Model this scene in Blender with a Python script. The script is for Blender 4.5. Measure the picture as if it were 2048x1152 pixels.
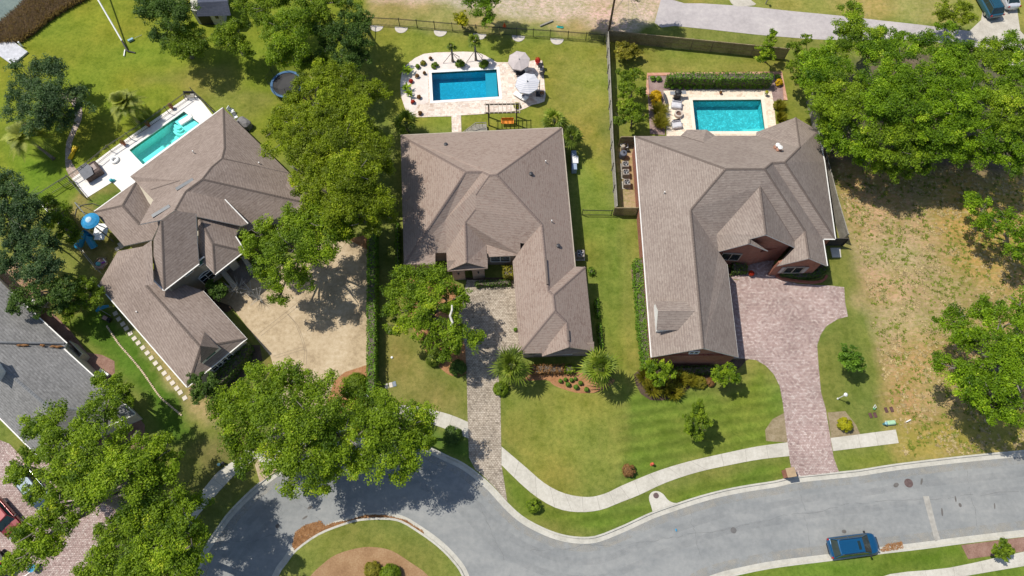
import bpy, math, random, re
import numpy as np
from mathutils import Vector, Matrix, geometry
rad = math.radians
sc = bpy.context.scene
for o in list(bpy.data.objects): bpy.data.objects.remove(o)
COL = sc.collection

# ---------------------------------------------------------------- camera
TH = rad(22); H = 69.3; F = 1365.0          # tilt off the plumb line, drone height, focal length in photo pixels
cam = bpy.data.cameras.new('camera'); cam.lens = 24.0; cam.sensor_width = 36.0; cam.clip_end = 2000; cam.clip_start = 0.5
camo = bpy.data.objects.new('camera', cam); COL.objects.link(camo)
camo.location = (0, 0, H); camo.rotation_euler = (TH, 0, 0); sc.camera = camo
# ---------------------------------------------------------------- sky and sun
SH = Vector((0.545, -0.235))                # shadow vector per metre of height
world = bpy.data.worlds.new("World"); sc.world = world; world.use_nodes = True
wn = world.node_tree; bg = wn.nodes['Background']
sky = wn.nodes.new('ShaderNodeTexSky'); sky.sky_type = 'NISHITA'; sky.sun_disc = False
elev = math.atan2(1, SH.length)
sky.sun_elevation = elev; sky.sun_rotation = math.atan2(-SH.x, -SH.y)
sky.air_density = 1.0; sky.dust_density = 1.0
wn.links.new(sky.outputs[0], bg.inputs[0]); bg.inputs[1].default_value = 0.12
sun = bpy.data.lights.new('sun', 'SUN'); sun.energy = 4.5; sun.angle = rad(0.5); sun.color = (1.0, 0.95, 0.86)
suno = bpy.data.objects.new('sun', sun); COL.objects.link(suno); suno.location = (-40, 20, 80)
suno.rotation_euler = Vector((SH.x, SH.y, -1)).to_track_quat('-Z', 'Y').to_euler()
sc.view_settings.view_transform = 'Standard'; sc.view_settings.look = 'None'
sc.view_settings.exposure = 0.04; sc.view_settings.gamma = 1
sc.render.engine = 'CYCLES'; sc.cycles.max_bounces = 6; sc.cycles.transparent_max_bounces = 12

# ---------------------------------------------------------------- placing
def G(u, v, z=0.0):
    """where the sight line of photo pixel (u,v) meets height z"""
    x = (u-1024)/F; y = (576-v)/F
    dy = y*math.cos(TH)+math.sin(TH); dz = y*math.sin(TH)-math.cos(TH)
    t = (z-H)/dz
    return Vector((x*t, dy*t, z))
def GP(pts, z=0.0): return [G(p[0], p[1], z) for p in pts]

def tag(o, label=None, cat=None, group=None, kind=None):
    if label: o['label'] = label
    if cat: o['category'] = cat
    if group: o['group'] = group
    if kind: o['kind'] = kind
    return o
def thing(name, label, cat, loc=(0,0,0), rz=0.0, group=None):
    o = bpy.data.objects.new(name, None); COL.objects.link(o); o.empty_display_size = .3
    o.location = loc; o.rotation_euler = (0,0,rz)
    return tag(o, label, cat, group)
KIDS = {}
def kids(o): return KIDS.get(o.name, [])
def setpar(o, p):
    o.parent = p; KIDS.setdefault(p.name, []).append(o)
def copy_tree(o, loc=None, rz=None, label=None, scale=None, parent=None):
    c = o.copy(); COL.objects.link(c)
    if parent: setpar(c, parent)
    if loc is not None: c.location = loc
    if rz is not None: c.rotation_euler = (0,0,rz)
    if scale is not None: c.scale = (scale,)*3 if not isinstance(scale, tuple) else scale
    if label: c['label'] = label
    for ch in kids(o): copy_tree(ch, parent=c)
    return c
ORD = ['first','second','third','fourth','fifth','sixth','seventh','eighth','ninth','tenth','eleventh','twelfth','thirteenth','fourteenth','fifteenth','sixteenth','seventeenth','eighteenth','nineteenth','twentieth']

class MB:
    def __init__(s): s.v = []; s.f = []; s.m = []; s.uv = None
    def add(s, vs, fs, mi=0):
        b = len(s.v); s.v += [tuple(p) for p in vs]
        for f in fs: s.f.append(tuple(b+i for i in f)); s.m.append(mi)
        return s
    def box(s, c, d, rz=0, mi=0, tilt=None):
        cx,cy,cz = c; dx,dy,dz = d[0]/2,d[1]/2,d[2]/2
        pts = [Vector((x,y,z)) for z in (-dz,dz) for x,y in ((-dx,-dy),(dx,-dy),(dx,dy),(-dx,dy))]
        M = Matrix.Rotation(rz,3,'Z')
        if tilt is not None: M = M @ tilt
        pts = [M@p+Vector(c) for p in pts]
        return s.add(pts, [(3,2,1,0),(4,5,6,7),(0,1,5,4),(1,2,6,5),(2,3,7,6),(3,0,4,7)], mi)
    def rbox(s, c, d, rz=0, mi=0, b=0.03):
        """box with chamfered top rim and corners"""
        dx,dy,dz = d[0]/2,d[1]/2,d[2]
        b = min(b, dx*.8, dy*.8, dz*.8)
        def ring(hx,hy,z,k):
            return [Vector((x,y,z)) for x,y in ((-hx+k,-hy),(hx-k,-hy),(hx,-hy+k),(hx,hy-k),(hx-k,hy),(-hx+k,hy),(-hx,hy-k),(-hx,-hy+k))]
        r = ring(dx,dy,-dz/2,b)+ring(dx,dy,dz/2-b,b)+ring(dx-b,dy-b,dz/2,b)
        M = Matrix.Rotation(rz,3,'Z'); r = [M@p+Vector(c) for p in r]
        fs = [tuple(range(7,-1,-1)), tuple(range(16,24))]
        for k in (0,8):
            for i in range(8): fs.append((k+i,k+(i+1)%8,k+8+(i+1)%8,k+8+i))
        return s.add(r, fs, mi)
    def tube(s, pts, r, n=7, mi=0, cap=True):
        pts = [Vector(p) for p in pts]; k = len(pts)
        rs = list(r) if hasattr(r,'__len__') else [r]*k
        vs = []; up = None
        for i,p in enumerate(pts):
            d = (pts[min(i+1,k-1)]-pts[max(i-1,0)]).normalized()
            if up is None: up = d.orthogonal().normalized()
            a = (up-d*up.dot(d)).normalized(); up = a; b = d.cross(a)
            for j in range(n):
                t = 2*math.pi*j/n; vs.append(p+(a*math.cos(t)+b*math.sin(t))*rs[i])
        fs = [(i*n+j, i*n+(j+1)%n, (i+1)*n+(j+1)%n, (i+1)*n+j) for i in range(k-1) for j in range(n)]
        if cap: fs += [tuple(range(n-1,-1,-1)), tuple(range((k-1)*n,k*n))]
        return s.add(vs, fs, mi)
    def lathe(s, prof, c=(0,0,0), n=20, mi=0, sx=1, sy=1, cap=True):
        vs = [(c[0]+r*sx*math.cos(2*math.pi*j/n), c[1]+r*sy*math.sin(2*math.pi*j/n), c[2]+z) for r,z in prof for j in range(n)]
        k = len(prof)
        fs = [(i*n+j, i*n+(j+1)%n, (i+1)*n+(j+1)%n, (i+1)*n+j) for i in range(k-1) for j in range(n)]
        if cap: fs += [tuple(range(n-1,-1,-1)), tuple(range((k-1)*n,k*n))]
        return s.add(vs, fs, mi)
    def sphere(s, c, r, n=10, mi=0, sz=1):
        prof = [(r*math.sin(math.pi*(i+.02)/(n-1+.04)), -r*sz*math.cos(math.pi*(i+.02)/(n-1+.04))) for i in range(n)]
        return s.lathe(prof, c, n*2, mi)
    def prism(s, poly, z0, z1, mi=0, bottom=True):
        poly = [Vector((p[0],p[1],0)) for p in poly]
        a = sum(poly[i].x*poly[(i+1)%len(poly)].y-poly[(i+1)%len(poly)].x*poly[i].y for i in range(len(poly)))
        if a < 0: poly = poly[::-1]
        n = len(poly); tr = geometry.tessellate_polygon([poly])
        vs = [(p.x,p.y,z0) for p in poly]+[(p.x,p.y,z1) for p in poly]
        fs = []
        for t in tr:
            q = [poly[i] for i in t]
            if (q[1]-q[0]).cross(q[2]-q[0]).z < 0: t = t[::-1]
            fs.append(tuple(n+i for i in t))
            if bottom: fs.append(tuple(i for i in t[::-1]))
        fs += [(i,(i+1)%n,n+(i+1)%n,n+i) for i in range(n)]
        return s.add(vs, fs, mi)
    def sheet(s, loops, z, mi=0):
        loops = [[Vector((p[0],p[1],0)) for p in l] for l in loops]
        flat = [p for l in loops for p in l]
        fs = []
        for t in geometry.tessellate_polygon(loops):
            q = [flat[i] for i in t]
            if (q[1]-q[0]).cross(q[2]-q[0]).z < 0: t = t[::-1]
            fs.append(tuple(t))
        return s.add([(p.x,p.y,z) for p in flat], fs, mi)
    def build(s, name, mats, parent=None, world=True, loc=None, smooth=False, label=None):
        me = bpy.data.meshes.new(name)
        off = Vector((0,0,0))
        if parent is not None and world: off = Vector(parent.location)
        if loc is not None: off = Vector(loc)
        me.from_pydata([(p[0]-off.x,p[1]-off.y,p[2]-off.z) for p in s.v], [], s.f)
        if not isinstance(mats,(list,tuple)): mats = [mats]
        for m in mats: me.materials.append(m)
        if len(mats) > 1: me.polygons.foreach_set('material_index', s.m)
        if smooth: me.polygons.foreach_set('use_smooth', [True]*len(s.f))
        if s.uv: 
            l = me.uv_layers.new(name='UVMap'); l.data.foreach_set('uv', [c for q in s.uv for c in q])
        me.update()
        o = bpy.data.objects.new(name, me); COL.objects.link(o)
        if parent is not None: setpar(o, parent)
        elif loc is not None: o.location = loc
        if label: o['label'] = label
        return o
def L(mb, name, mats, parent, smooth=False, label=None): return mb.build(name, mats, parent, world=False, smooth=smooth, label=label)
def centroid(pts):
    return sum((Vector((p[0],p[1],0)) for p in pts), Vector((0,0,0)))/len(pts)
def inset(poly, d):
    poly = [Vector((p[0],p[1])) for p in poly]; n = len(poly)
    a = sum(poly[i].x*poly[(i+1)%n].y-poly[(i+1)%n].x*poly[i].y for i in range(n))
    s = 1 if a > 0 else -1; out = []
    for i in range(n):
        e1 = (poly[i]-poly[i-1]).normalized(); e2 = (poly[(i+1)%n]-poly[i]).normalized()
        n1 = Vector((-e1.y,e1.x))*s; n2 = Vector((-e2.y,e2.x))*s
        m = n1+n2; k = 1+n1.dot(n2)
        out.append(poly[i]+m*(d/max(k,.35)))
    return out

# ---------------------------------------------------------------- materials
def mat(name):
    m = bpy.data.materials.new(name); m.use_nodes = True
    nt = m.node_tree; return m, nt, nt.nodes['Principled BSDF']
def node(nt, t, **kw):
    n = nt.nodes.new(t)
    for k,v in kw.items():
        if k.startswith('i_'):
            n.inputs[int(k[2:]) if k[2:].isdigit() else k[2:]].default_value = v
        else: setattr(n,k,v)
    return n
def ramp(nt, stops, fac):
    r = nt.nodes.new('ShaderNodeValToRGB'); cr = r.color_ramp
    while len(cr.elements) > 2: cr.elements.remove(cr.elements[-1])
    for i,(p,c) in enumerate(stops):
        e = cr.elements[i] if i < 2 else cr.elements.new(p)
        e.position = p; e.color = tuple(c)+(1,) if len(c)==3 else c
    nt.links.new(fac, r.inputs[0]); return r.outputs[0]
def noise(nt, scale, detail=3, rough=.55, vec=None, dist=0):
    n = node(nt,'ShaderNodeTexNoise'); n.inputs['Scale'].default_value = scale
    n.inputs['Detail'].default_value = detail; n.inputs['Roughness'].default_value = rough
    n.inputs['Distortion'].default_value = dist
    if vec is not None: nt.links.new(vec, n.inputs['Vector'])
    return n.outputs['Fac']
def pos(nt, sx=1, sy=1, sz=1, rot=0):
    g = node(nt,'ShaderNodeNewGeometry'); m = node(nt,'ShaderNodeMapping')
    m.inputs['Scale'].default_value = (sx,sy,sz); m.inputs['Rotation'].default_value = (0,0,rot)
    nt.links.new(g.outputs['Position'], m.inputs['Vector']); return m.outputs[0]
def mixc(nt, fac, a, b, mode='MIX'):
    m = node(nt,'ShaderNodeMix', data_type='RGBA', blend_type=mode)
    for s,x in ((0,fac),(6,a),(7,b)):
        if isinstance(x,(int,float)): m.inputs[s].default_value = x
        elif isinstance(x,tuple): m.inputs[s].default_value = x+(1,) if len(x)==3 else x
        else: nt.links.new(x, m.inputs[s])
    return m.outputs[2]
def math_(nt, op, a, b=None, clamp=False):
    m = node(nt,'ShaderNodeMath', operation=op, use_clamp=clamp)
    for i,x in enumerate((a,b)):
        if x is None: continue
        if isinstance(x,(int,float)): m.inputs[i].default_value = x
        else: nt.links.new(x, m.inputs[i])
    return m.outputs[0]
def bump(nt, bs, h, strength=.4, dist=.05):
    b = node(nt,'ShaderNodeBump'); b.inputs['Strength'].default_value = strength; b.inputs['Distance'].default_value = dist
    nt.links.new(h, b.inputs['Height']); nt.links.new(b.outputs[0], bs.inputs['Normal'])
def spec(bs, rough, s=.3, metal=0):
    bs.inputs['Roughness'].default_value = rough; bs.inputs['Specular IOR Level'].default_value = s; bs.inputs['Metallic'].default_value = metal
def plain(name, c, rough=.7, s=.3, metal=0, var=.12, scale=2.5):
    m, nt, bs = mat(name); spec(bs, rough, s, metal)
    f = noise(nt, scale, 4, .6, pos(nt))
    d = tuple(x*(1-var*1.6) for x in c); l = tuple(min(1,x*(1+var*1.2)) for x in c)
    nt.links.new(ramp(nt, [(.3,d),(.7,l)], f), bs.inputs['Base Color'])
    return m
def ground_mat(name, cs, s1=.35, s2=4.0, s3=25, rough=.95, bmp=.5, sx=1, sy=1, rot=0):
    """three noise scales between dark, mid, light, plus a fourth tint for blotches"""
    m, nt, bs = mat(name); spec(bs, rough, .15); p = pos(nt,sx,sy,1,rot)
    a = noise(nt, s1, 4, .6, p); b = noise(nt, s2, 5, .65, p); c = noise(nt, s3, 3, .6, p)
    k = math_(nt,'ADD', math_(nt,'MULTIPLY',a,.40), math_(nt,'ADD', math_(nt,'MULTIPLY',b,.35), math_(nt,'MULTIPLY',c,.25)))
    col = ramp(nt, [(.36,cs[0]),(.5,cs[1]),(.64,cs[2])], k)
    nt.links.new(col, bs.inputs['Base Color']); bump(nt, bs, c, bmp, .05)
    return m
def paver_mat(name, cols, bw=.32, bh=.2, mortar=(.12,.09,.075), rot=0, blotch=(.75,1.1), bm=.012, freq=1.0, stain=None):
    m, nt, bs = mat(name); spec(bs,.85,.2); p = pos(nt,1,1,1,rot)
    br = node(nt,'ShaderNodeTexBrick'); nt.links.new(p, br.inputs['Vector'])
    br.inputs['Scale'].default_value = 1; br.inputs['Brick Width'].default_value = bw; br.inputs['Row Height'].default_value = bh
    br.inputs['Mortar Size'].default_value = bm; br.inputs['Color1'].default_value = (0,0,0,1); br.inputs['Color2'].default_value = (1,1,1,1)
    br.inputs['Mortar'].default_value = (.5,.5,.5,1)
    sep = node(nt,'ShaderNodeSeparateColor'); nt.links.new(br.outputs['Color'], sep.inputs[0])
    nz = noise(nt, 1.9*freq, 2, .5, p); vor = node(nt,'ShaderNodeTexVoronoi'); vor.inputs['Scale'].default_value = 3.6*freq
    nt.links.new(p, vor.inputs['Vector']); sv = node(nt,'ShaderNodeSeparateColor'); nt.links.new(vor.outputs['Color'], sv.inputs[0])
    k = math_(nt,'ADD', math_(nt,'MULTIPLY',sep.outputs[0],.4), math_(nt,'MULTIPLY',sv.outputs[0],.6))
    n = len(cols)
    c = ramp(nt, [(i/(n-1),cols[i]) for i in range(n)], k)
    c = mixc(nt, br.outputs['Fac'], c, mortar)
    bl = noise(nt,.28,4,.6,p)
    blc = ramp(nt, [(.3,(blotch[0],)*3),(.65,(blotch[1],)*3)], bl)
    c = mixc(nt, 1.0, c, blc, 'MULTIPLY')
    nt.links.new(c, bs.inputs['Base Color']); bump(nt, bs, nz, .25, .02)
    return m
def roof_mat(name, cols, row=.16, w=.34, rib=.55):
    m, nt, bs = mat(name); spec(bs,.92,.15)
    uv = node(nt,'ShaderNodeUVMap'); uv.uv_map = 'UVMap'
    br = node(nt,'ShaderNodeTexBrick'); nt.links.new(uv.outputs[0], br.inputs['Vector'])
    for k,v in (('Scale',1),('Brick Width',w),('Row Height',row),('Mortar Size',.018),('Mortar Smooth',.3)): br.inputs[k].default_value = v
    br.inputs['Color1'].default_value = (0,0,0,1); br.inputs['Color2'].default_value = (1,1,1,1); br.inputs['Mortar'].default_value = (.4,.4,.4,1)
    sep = node(nt,'ShaderNodeSeparateColor'); nt.links.new(br.outputs['Color'], sep.inputs[0])
    a = noise(nt, 3.6, 5, .75, pos(nt)); b = noise(nt,.25,3,.6,pos(nt)); c3 = noise(nt, 9, 2, .6, pos(nt))
    k = math_(nt,'ADD', math_(nt,'MULTIPLY',sep.outputs[0],.20), math_(nt,'ADD', math_(nt,'MULTIPLY',a,.32), math_(nt,'ADD', math_(nt,'MULTIPLY',b,.30), math_(nt,'MULTIPLY',c3,.24))))
    n = len(cols); c = ramp(nt, [(.28+.44*i/(n-1),cols[i]) for i in range(n)], k)
    # shingle courses: a thin dark butt line, and each course a step of its own
    sx = node(nt,'ShaderNodeSeparateXYZ'); nt.links.new(uv.outputs[0], sx.inputs[0])
    fr = math_(nt,'FRACT', math_(nt,'DIVIDE', sx.outputs[1], row*1.6))
    ln = math_(nt,'LESS_THAN', fr, .22)
    c = mixc(nt, math_(nt,'MULTIPLY',ln,rib*.45), c, (.05,.045,.04))
    nt.links.new(c, bs.inputs['Base Color']); bump(nt, bs, fr, .5*rib+.2, .03)
    return m
def brick_mat(name, c1, c2, mortar):
    m, nt, bs = mat(name); spec(bs,.9,.2)
    g = node(nt,'ShaderNodeNewGeometry'); s = node(nt,'ShaderNodeSeparateXYZ'); nt.links.new(g.outputs['Position'], s.inputs[0])
    cb = node(nt,'ShaderNodeCombineXYZ'); nt.links.new(math_(nt,'ADD',s.outputs[0],s.outputs[1]), cb.inputs[0]); nt.links.new(s.outputs[2], cb.inputs[1])
    br = node(nt,'ShaderNodeTexBrick'); nt.links.new(cb.outputs[0], br.inputs['Vector'])
    for k,v in (('Scale',1),('Brick Width',.23),('Row Height',.075),('Mortar Size',.009)): br.inputs[k].default_value = v
    br.inputs['Color1'].default_value = c1+(1,); br.inputs['Color2'].default_value = c2+(1,); br.inputs['Mortar'].default_value = mortar+(1,)
    nz = noise(nt,1.2,4,.6,pos(nt))
    c = mixc(nt,1.0,br.outputs['Color'],ramp(nt,[(.3,(.8,.8,.8)),(.7,(1.1,1.1,1.1))],nz),'MULTIPLY')
    nt.links.new(c, bs.inputs['Base Color']); return m
def leaf_mat(name, dark, light, tip=None, trans=.35):
    m, nt, bs = mat(name); spec(bs,.55,.25)
    at = node(nt,'ShaderNodeAttribute', attribute_name='tone')
    nz = noise(nt,.5,2,.5,pos(nt))
    k = math_(nt,'ADD', math_(nt,'MULTIPLY',at.outputs['Fac'],.75), math_(nt,'MULTIPLY',nz,.3))
    mid = tuple((a+b)/2 for a,b in zip(dark,light))
    stops = [(.15,dark),(.55,mid),(.85,light)]
    if tip: stops.append((.98,tip))
    c = ramp(nt, stops, k)
    nt.links.new(c, bs.inputs['Base Color'])
    tr = node(nt,'ShaderNodeBsdfTranslucent')
    cc = mixc(nt,1.0,c,(1.15,1.25,.5),'MULTIPLY'); nt.links.new(cc, tr.inputs[0])
    mx = node(nt,'ShaderNodeMixShader'); mx.inputs[0].default_value = trans
    nt.links.new(bs.outputs[0], mx.inputs[1]); nt.links.new(tr.outputs[0], mx.inputs[2])
    nt.links.new(mx.outputs[0], nt.nodes['Material Output'].inputs[0])
    return m
def water_mat(name, tint, bmp=.15, scale=3.0, fres=.04, rough=.04):
    m, nt, bs = mat(name); nt.nodes.remove(bs)
    tr = node(nt,'ShaderNodeBsdfTransparent'); tr.inputs[0].default_value = tint+(1,)
    gl = node(nt,'ShaderNodeBsdfGlossy'); gl.inputs['Roughness'].default_value = rough
    fr = node(nt,'ShaderNodeFresnel'); fr.inputs[0].default_value = 1.33
    b = node(nt,'ShaderNodeBump'); b.inputs['Strength'].default_value = bmp; b.inputs['Distance'].default_value = .1
    nt.links.new(noise(nt,scale,4,.6,pos(nt),.6), b.inputs['Height'])
    nt.links.new(b.outputs[0], gl.inputs['Normal']); nt.links.new(b.outputs[0], fr.inputs['Normal'])
    mx = node(nt,'ShaderNodeMixShader'); nt.links.new(fr.outputs[0], mx.inputs[0])
    nt.links.new(tr.outputs[0], mx.inputs[1]); nt.links.new(gl.outputs[0], mx.inputs[2])
    nt.links.new(mx.outputs[0], nt.nodes['Material Output'].inputs[0]); return m
# ================================================================ SETTING: ground, road, paths
def smooth(pts, k=3, closed=False):
    """Catmull-Rom through pixel points"""
    n = len(pts); out = []
    rng = range(n) if closed else range(n-1)
    for i in rng:
        p0 = pts[(i-1)%n] if closed or i>0 else pts[i]; p1 = pts[i]; p2 = pts[(i+1)%n]
        p3 = pts[(i+2)%n] if closed or i+2<n else p2
        for j in range(k):
            t = j/k
            out.append(tuple(.5*((2*p1[a])+(-p0[a]+p2[a])*t+(2*p0[a]-5*p1[a]+4*p2[a]-p3[a])*t*t+(-p0[a]+3*p1[a]-3*p2[a]+p3[a])*t**3) for a in (0,1)))
    if not closed: out.append(pts[-1])
    return out
KERB_N = smooth([(330,1300),(368,1190),(386,1142),(398,1112),(417,1081),(435,1054),(453,1029),(478,1002),(511,971),(552,940),(605,908),(665,886),(730,874),(790,873),(832,881),(869,898),(900,913),(924,924),(953,944),(985,972),(1015,1005),(1045,1032),(1080,1052),(1115,1066),(1150,1073),(1190,1072),(1240,1053),(1268.6,1040),(1305,1023.5),(1354.6,1006),(1401.5,991),(1448,979),(1495,970),(1550,961.5),(1589,953),(1677.5,943.5),(1720,939),(1796,927),(1927,911.6),(2048,900),(2200,886),(2400,868)])
KERB_S = smooth([(2400,1032),(2200,1057),(2048,1073),(1927,1087),(1848,1097.6),(1759,1108),(1665,1121),(1560,1134),(1490,1147),(1430,1163),(1390,1185),(1365,1230),(1350,1300)])
ISL = smooth([(557,1152),(575.6,1124),(594,1101),(636.7,1070.5),(685.6,1050.6),(722,1041),(771,1039),(801.8,1044.5),(838,1066),(875,1093),(905.7,1124),(924,1152),(936,1200),(925,1260),(880,1320),(800,1360),(700,1362),(610,1325),(560,1270),(545,1205)], 3, True)
ROADP = KERB_N+KERB_S
WATERP = [(-400,-260),(110,-30),(78,2),(60,12),(42,21),(17,44),(-6,56),(-150,150),(-400,300)]
POOLS = {'b': [(862.5,145.5),(994,138.5),(999,194.5),(865.5,203)],
         'c': [(1384,200),(1522.6,199),(1531,264),(1391,264)],
         'a': [(258,300.6),(368.5,222.5),(401,247),(286.5,331)]}
roadw = [Vector((p.x,p.y)) for p in GP(ROADP)]; islw = [Vector((p.x,p.y)) for p in GP(ISL)]
waterw = [Vector((p.x,p.y)) for p in GP(WATERP)]; poolw = {k:[Vector((p.x,p.y)) for p in GP(v)] for k,v in POOLS.items()}

def inside(P, poly):
    """numpy even-odd test; P (n,2)"""
    x,y = P[:,0],P[:,1]; c = np.zeros(len(P),bool); n = len(poly)
    for i in range(n):
        x1,y1 = poly[i][0],poly[i][1]; x2,y2 = poly[i-1][0],poly[i-1][1]
        if y1 == y2: continue
        k = ((y1>y) != (y2>y)) & (x < (x2-x1)*(y-y1)/(y2-y1)+x1); c ^= k
    return c
def sdist(P, poly):
    """signed distance, positive inside"""
    d = np.full(len(P),1e9); n = len(poly)
    for i in range(n):
        a = np.array(poly[i-1][:2],float); b = np.array(poly[i][:2],float); ab = b-a; L2 = (ab**2).sum()+1e-9
        t = np.clip(((P-a)@ab)/L2,0,1); q = a+t[:,None]*ab
        d = np.minimum(d, np.hypot(P[:,0]-q[:,0],P[:,1]-q[:,1]))
    return np.where(inside(P,poly), d, -d)
rs = np.random.RandomState(5)
def vnoise(P, scale, seed):
    """cheap smooth value noise on world points"""
    r = np.random.RandomState(seed); T = r.rand(256,256)
    q = P/scale+100; i = np.floor(q).astype(int); f = q-i; f = f*f*(3-2*f)
    a = T[i[:,0]%256,i[:,1]%256]; b = T[(i[:,0]+1)%256,i[:,1]%256]; c = T[i[:,0]%256,(i[:,1]+1)%256]; d = T[(i[:,0]+1)%256,(i[:,1]+1)%256]
    return (a*(1-f[:,0])+b*f[:,0])*(1-f[:,1])+(c*(1-f[:,0])+d*f[:,0])*f[:,1]
# ---- land: one mesh cut out round road, river and pools; its grass colour varies from garden to garden
step = .75
gx = np.arange(-92,92,step); gy = np.arange(-22,96,step)
XX,YY = np.meshgrid(gx,gy); P = np.c_[XX.ravel(),YY.ravel()]; P += (rs.rand(*P.shape)-.5)*step*.3
keep = np.ones(len(P),bool)
loops = [roadw, islw, waterw]+list(poolw.values())
for lp in loops: keep &= np.abs(sdist(P,lp)) > .25
P = P[keep]
vs = [Vector((float(a),float(b))) for a,b in P]; es = []
for lp in loops:
    b0 = len(vs); vs += lp; es += [(b0+i, b0+(i+1)%len(lp)) for i in range(len(lp))]
cv, ce, cf, *_ = geometry.delaunay_2d_cdt(vs, es, [], 0, 1e-5)
cvn = np.array([(p.x,p.y) for p in cv])
tri = np.array([f for f in cf if len(f)==3]); cen = cvn[tri].mean(1)
bad = inside(cen,waterw)
inroad = inside(cen,roadw) & ~inside(cen,islw); bad |= inroad
for lp in poolw.values(): bad |= inside(cen,lp)
tri = tri[~bad]
# colour zones: (pixel outline, feather m, colour, strength)
C = lambda r,g,b: np.array([r,g,b])
LAWN = C(.165,.185,.025)
zones = [
 ([(-300,-100),(740,-100),(740,140),(560,330),(480,240),(150,360),(60,420),(-300,520)], 3, C(.172,.205,.011),1),
 ([(280,150),(440,130),(560,200),(500,250),(400,200)], 3, C(.21,.20,.035),.6),
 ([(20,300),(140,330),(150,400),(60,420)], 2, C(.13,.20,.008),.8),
 ([(742,55),(1205,95),(1205,430),(1130,255),(790,265)], 1.5, C(.185,.205,.018),1),
 ([(1090,110),(1200,110),(1205,330),(1100,250)], 3, C(.24,.22,.03),.7),
 ([(1225,85),(1570,120),(1620,260),(1240,270)], 1.2, C(.17,.19,.018),1),
 ([(1270,105),(1560,132),(1570,150),(1290,145)], .8, C(.22,.215,.03),.8),
 ([(1255,68),(1700,118),(1720,132),(1255,78)], .8, C(.12,.17,.012),1),
 ([(1140,300),(1225,430),(1275,435),(1295,840),(1240,800),(1190,650),(1165,480)], 1.0, C(.16,.19,.018),1),
 ([(1240,440),(1280,440),(1290,700),(1270,800),(1250,760),(1240,560)], .8, C(.22,.21,.03),.6),
 ([(770,650),(860,740),(932,790),(937,850),(820,812),(768,790)], 1.2, C(.205,.20,.035),1),
 ([(1003,770),(1250,790),(1265,900),(1230,985),(1110,1000),(1003,890)], 1.2, C(.19,.20,.024),1),
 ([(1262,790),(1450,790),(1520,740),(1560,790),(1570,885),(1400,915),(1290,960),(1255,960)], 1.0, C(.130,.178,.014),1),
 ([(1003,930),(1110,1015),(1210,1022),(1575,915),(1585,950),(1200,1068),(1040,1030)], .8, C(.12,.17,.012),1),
 ([(1665,915),(1795,890),(1800,925),(1680,940)], .8, C(.17,.20,.02),1),
 ([(1640,660),(1690,600),(1690,500),(1740,520),(1760,700),(1790,860),(1665,880),(1650,800)], 1.5, C(.15,.17,.022),1),
 ([(1655,690),(1670,645),(1700,640),(1740,680),(1750,790),(1700,830),(1680,780)], 1.2, C(.15,.165,.02),.7),
 # vacant lot, dry and straw coloured
 ([(1650,300),(2500,250),(2500,900),(1800,925),(1760,720),(1735,560),(1705,480)], 1.8, C(.34,.235,.07),1),
 ([(1860,370),(2060,340),(2060,560),(1950,560),(1900,480)], 3, C(.40,.25,.045),.8),
 ([(1790,850),(2080,820),(2080,910),(1800,925)], 2, C(.28,.25,.03),.8),
 ([(1700,420),(1850,400),(1880,600),(1760,700),(1720,560)], 4, C(.37,.27,.11),.75),
 # south verges and island
 ([(1500,1145),(1920,1090),(1930,1118),(1600,1152)], .8, C(.11,.17,.008),1),
 ([(1200,1152),(1560,1140),(1920,1120),(2300,1080),(2300,1300),(1200,1300)], .8, C(.12,.17,.012),1),
 # far side of the north fence
 ([(700,-100),(1220,-100),(1212,66),(740,45)], 1.5, C(.30,.25,.07),1),
 ([(745,15),(900,20),(930,50),(745,44)], 1.0, C(.26,.24,.05),1),
 ([(1210,-100),(2300,-100),(2300,60),(1650,28),(1350,0)], 1.0, C(.24,.23,.035),1),
 ([(750,-120),(1380,-120),(1330,10),(1310,42),(1255,66),(1212,66),(1150,38),(1020,28),(900,8),(750,4)], 1.3, C(.50,.385,.22),.95),
 ([(1640,-60),(1900,-60),(1900,50),(1700,30)], 2.5, C(.30,.25,.06),.7),
 # house one: side garden, play yard
 ([(215,620),(240,625),(440,790),(470,860),(400,830),(360,820)], .7, C(.30,.25,.075),1),
 ([(150,385),(250,370),(240,420),(190,430),(240,500),(190,560),(130,440)], .8, C(.22,.18,.04),.9),
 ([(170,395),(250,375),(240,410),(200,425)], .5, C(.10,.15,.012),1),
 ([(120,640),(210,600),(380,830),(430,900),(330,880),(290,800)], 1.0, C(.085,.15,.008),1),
 ([(390,720),(545,690),(560,720),(480,760),(400,800)], .8, C(.15,.15,.025),1),
 ([(380,870),(540,860),(510,920),(400,960)], 1.5, C(.16,.15,.03),1),
 ([(380,930),(520,900),(430,1080),(330,1100)], 1.0, C(.13,.14,.022),.8),
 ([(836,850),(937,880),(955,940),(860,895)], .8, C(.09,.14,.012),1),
 ([(0,520),(60,560),(100,600),(0,600)], 1.5, C(.33,.20,.11),.9),
 ([(1235,300),(1275,280),(1285,425),(1240,420)], .5, C(.34,.25,.10),1),
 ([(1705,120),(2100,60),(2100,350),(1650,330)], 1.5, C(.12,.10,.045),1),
]
col = np.tile(LAWN,(len(cvn),1)); dry = np.zeros(len(cvn))
wob = np.c_[vnoise(cvn,2.2,1)-.5, vnoise(cvn,2.2,2)-.5]
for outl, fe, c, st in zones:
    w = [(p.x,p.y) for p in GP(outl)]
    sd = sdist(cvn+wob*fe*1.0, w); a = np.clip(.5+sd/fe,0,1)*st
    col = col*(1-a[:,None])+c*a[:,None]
    dry = dry*(1-a)+a*np.clip((c[0]-c[1])*9,0,1)
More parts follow.
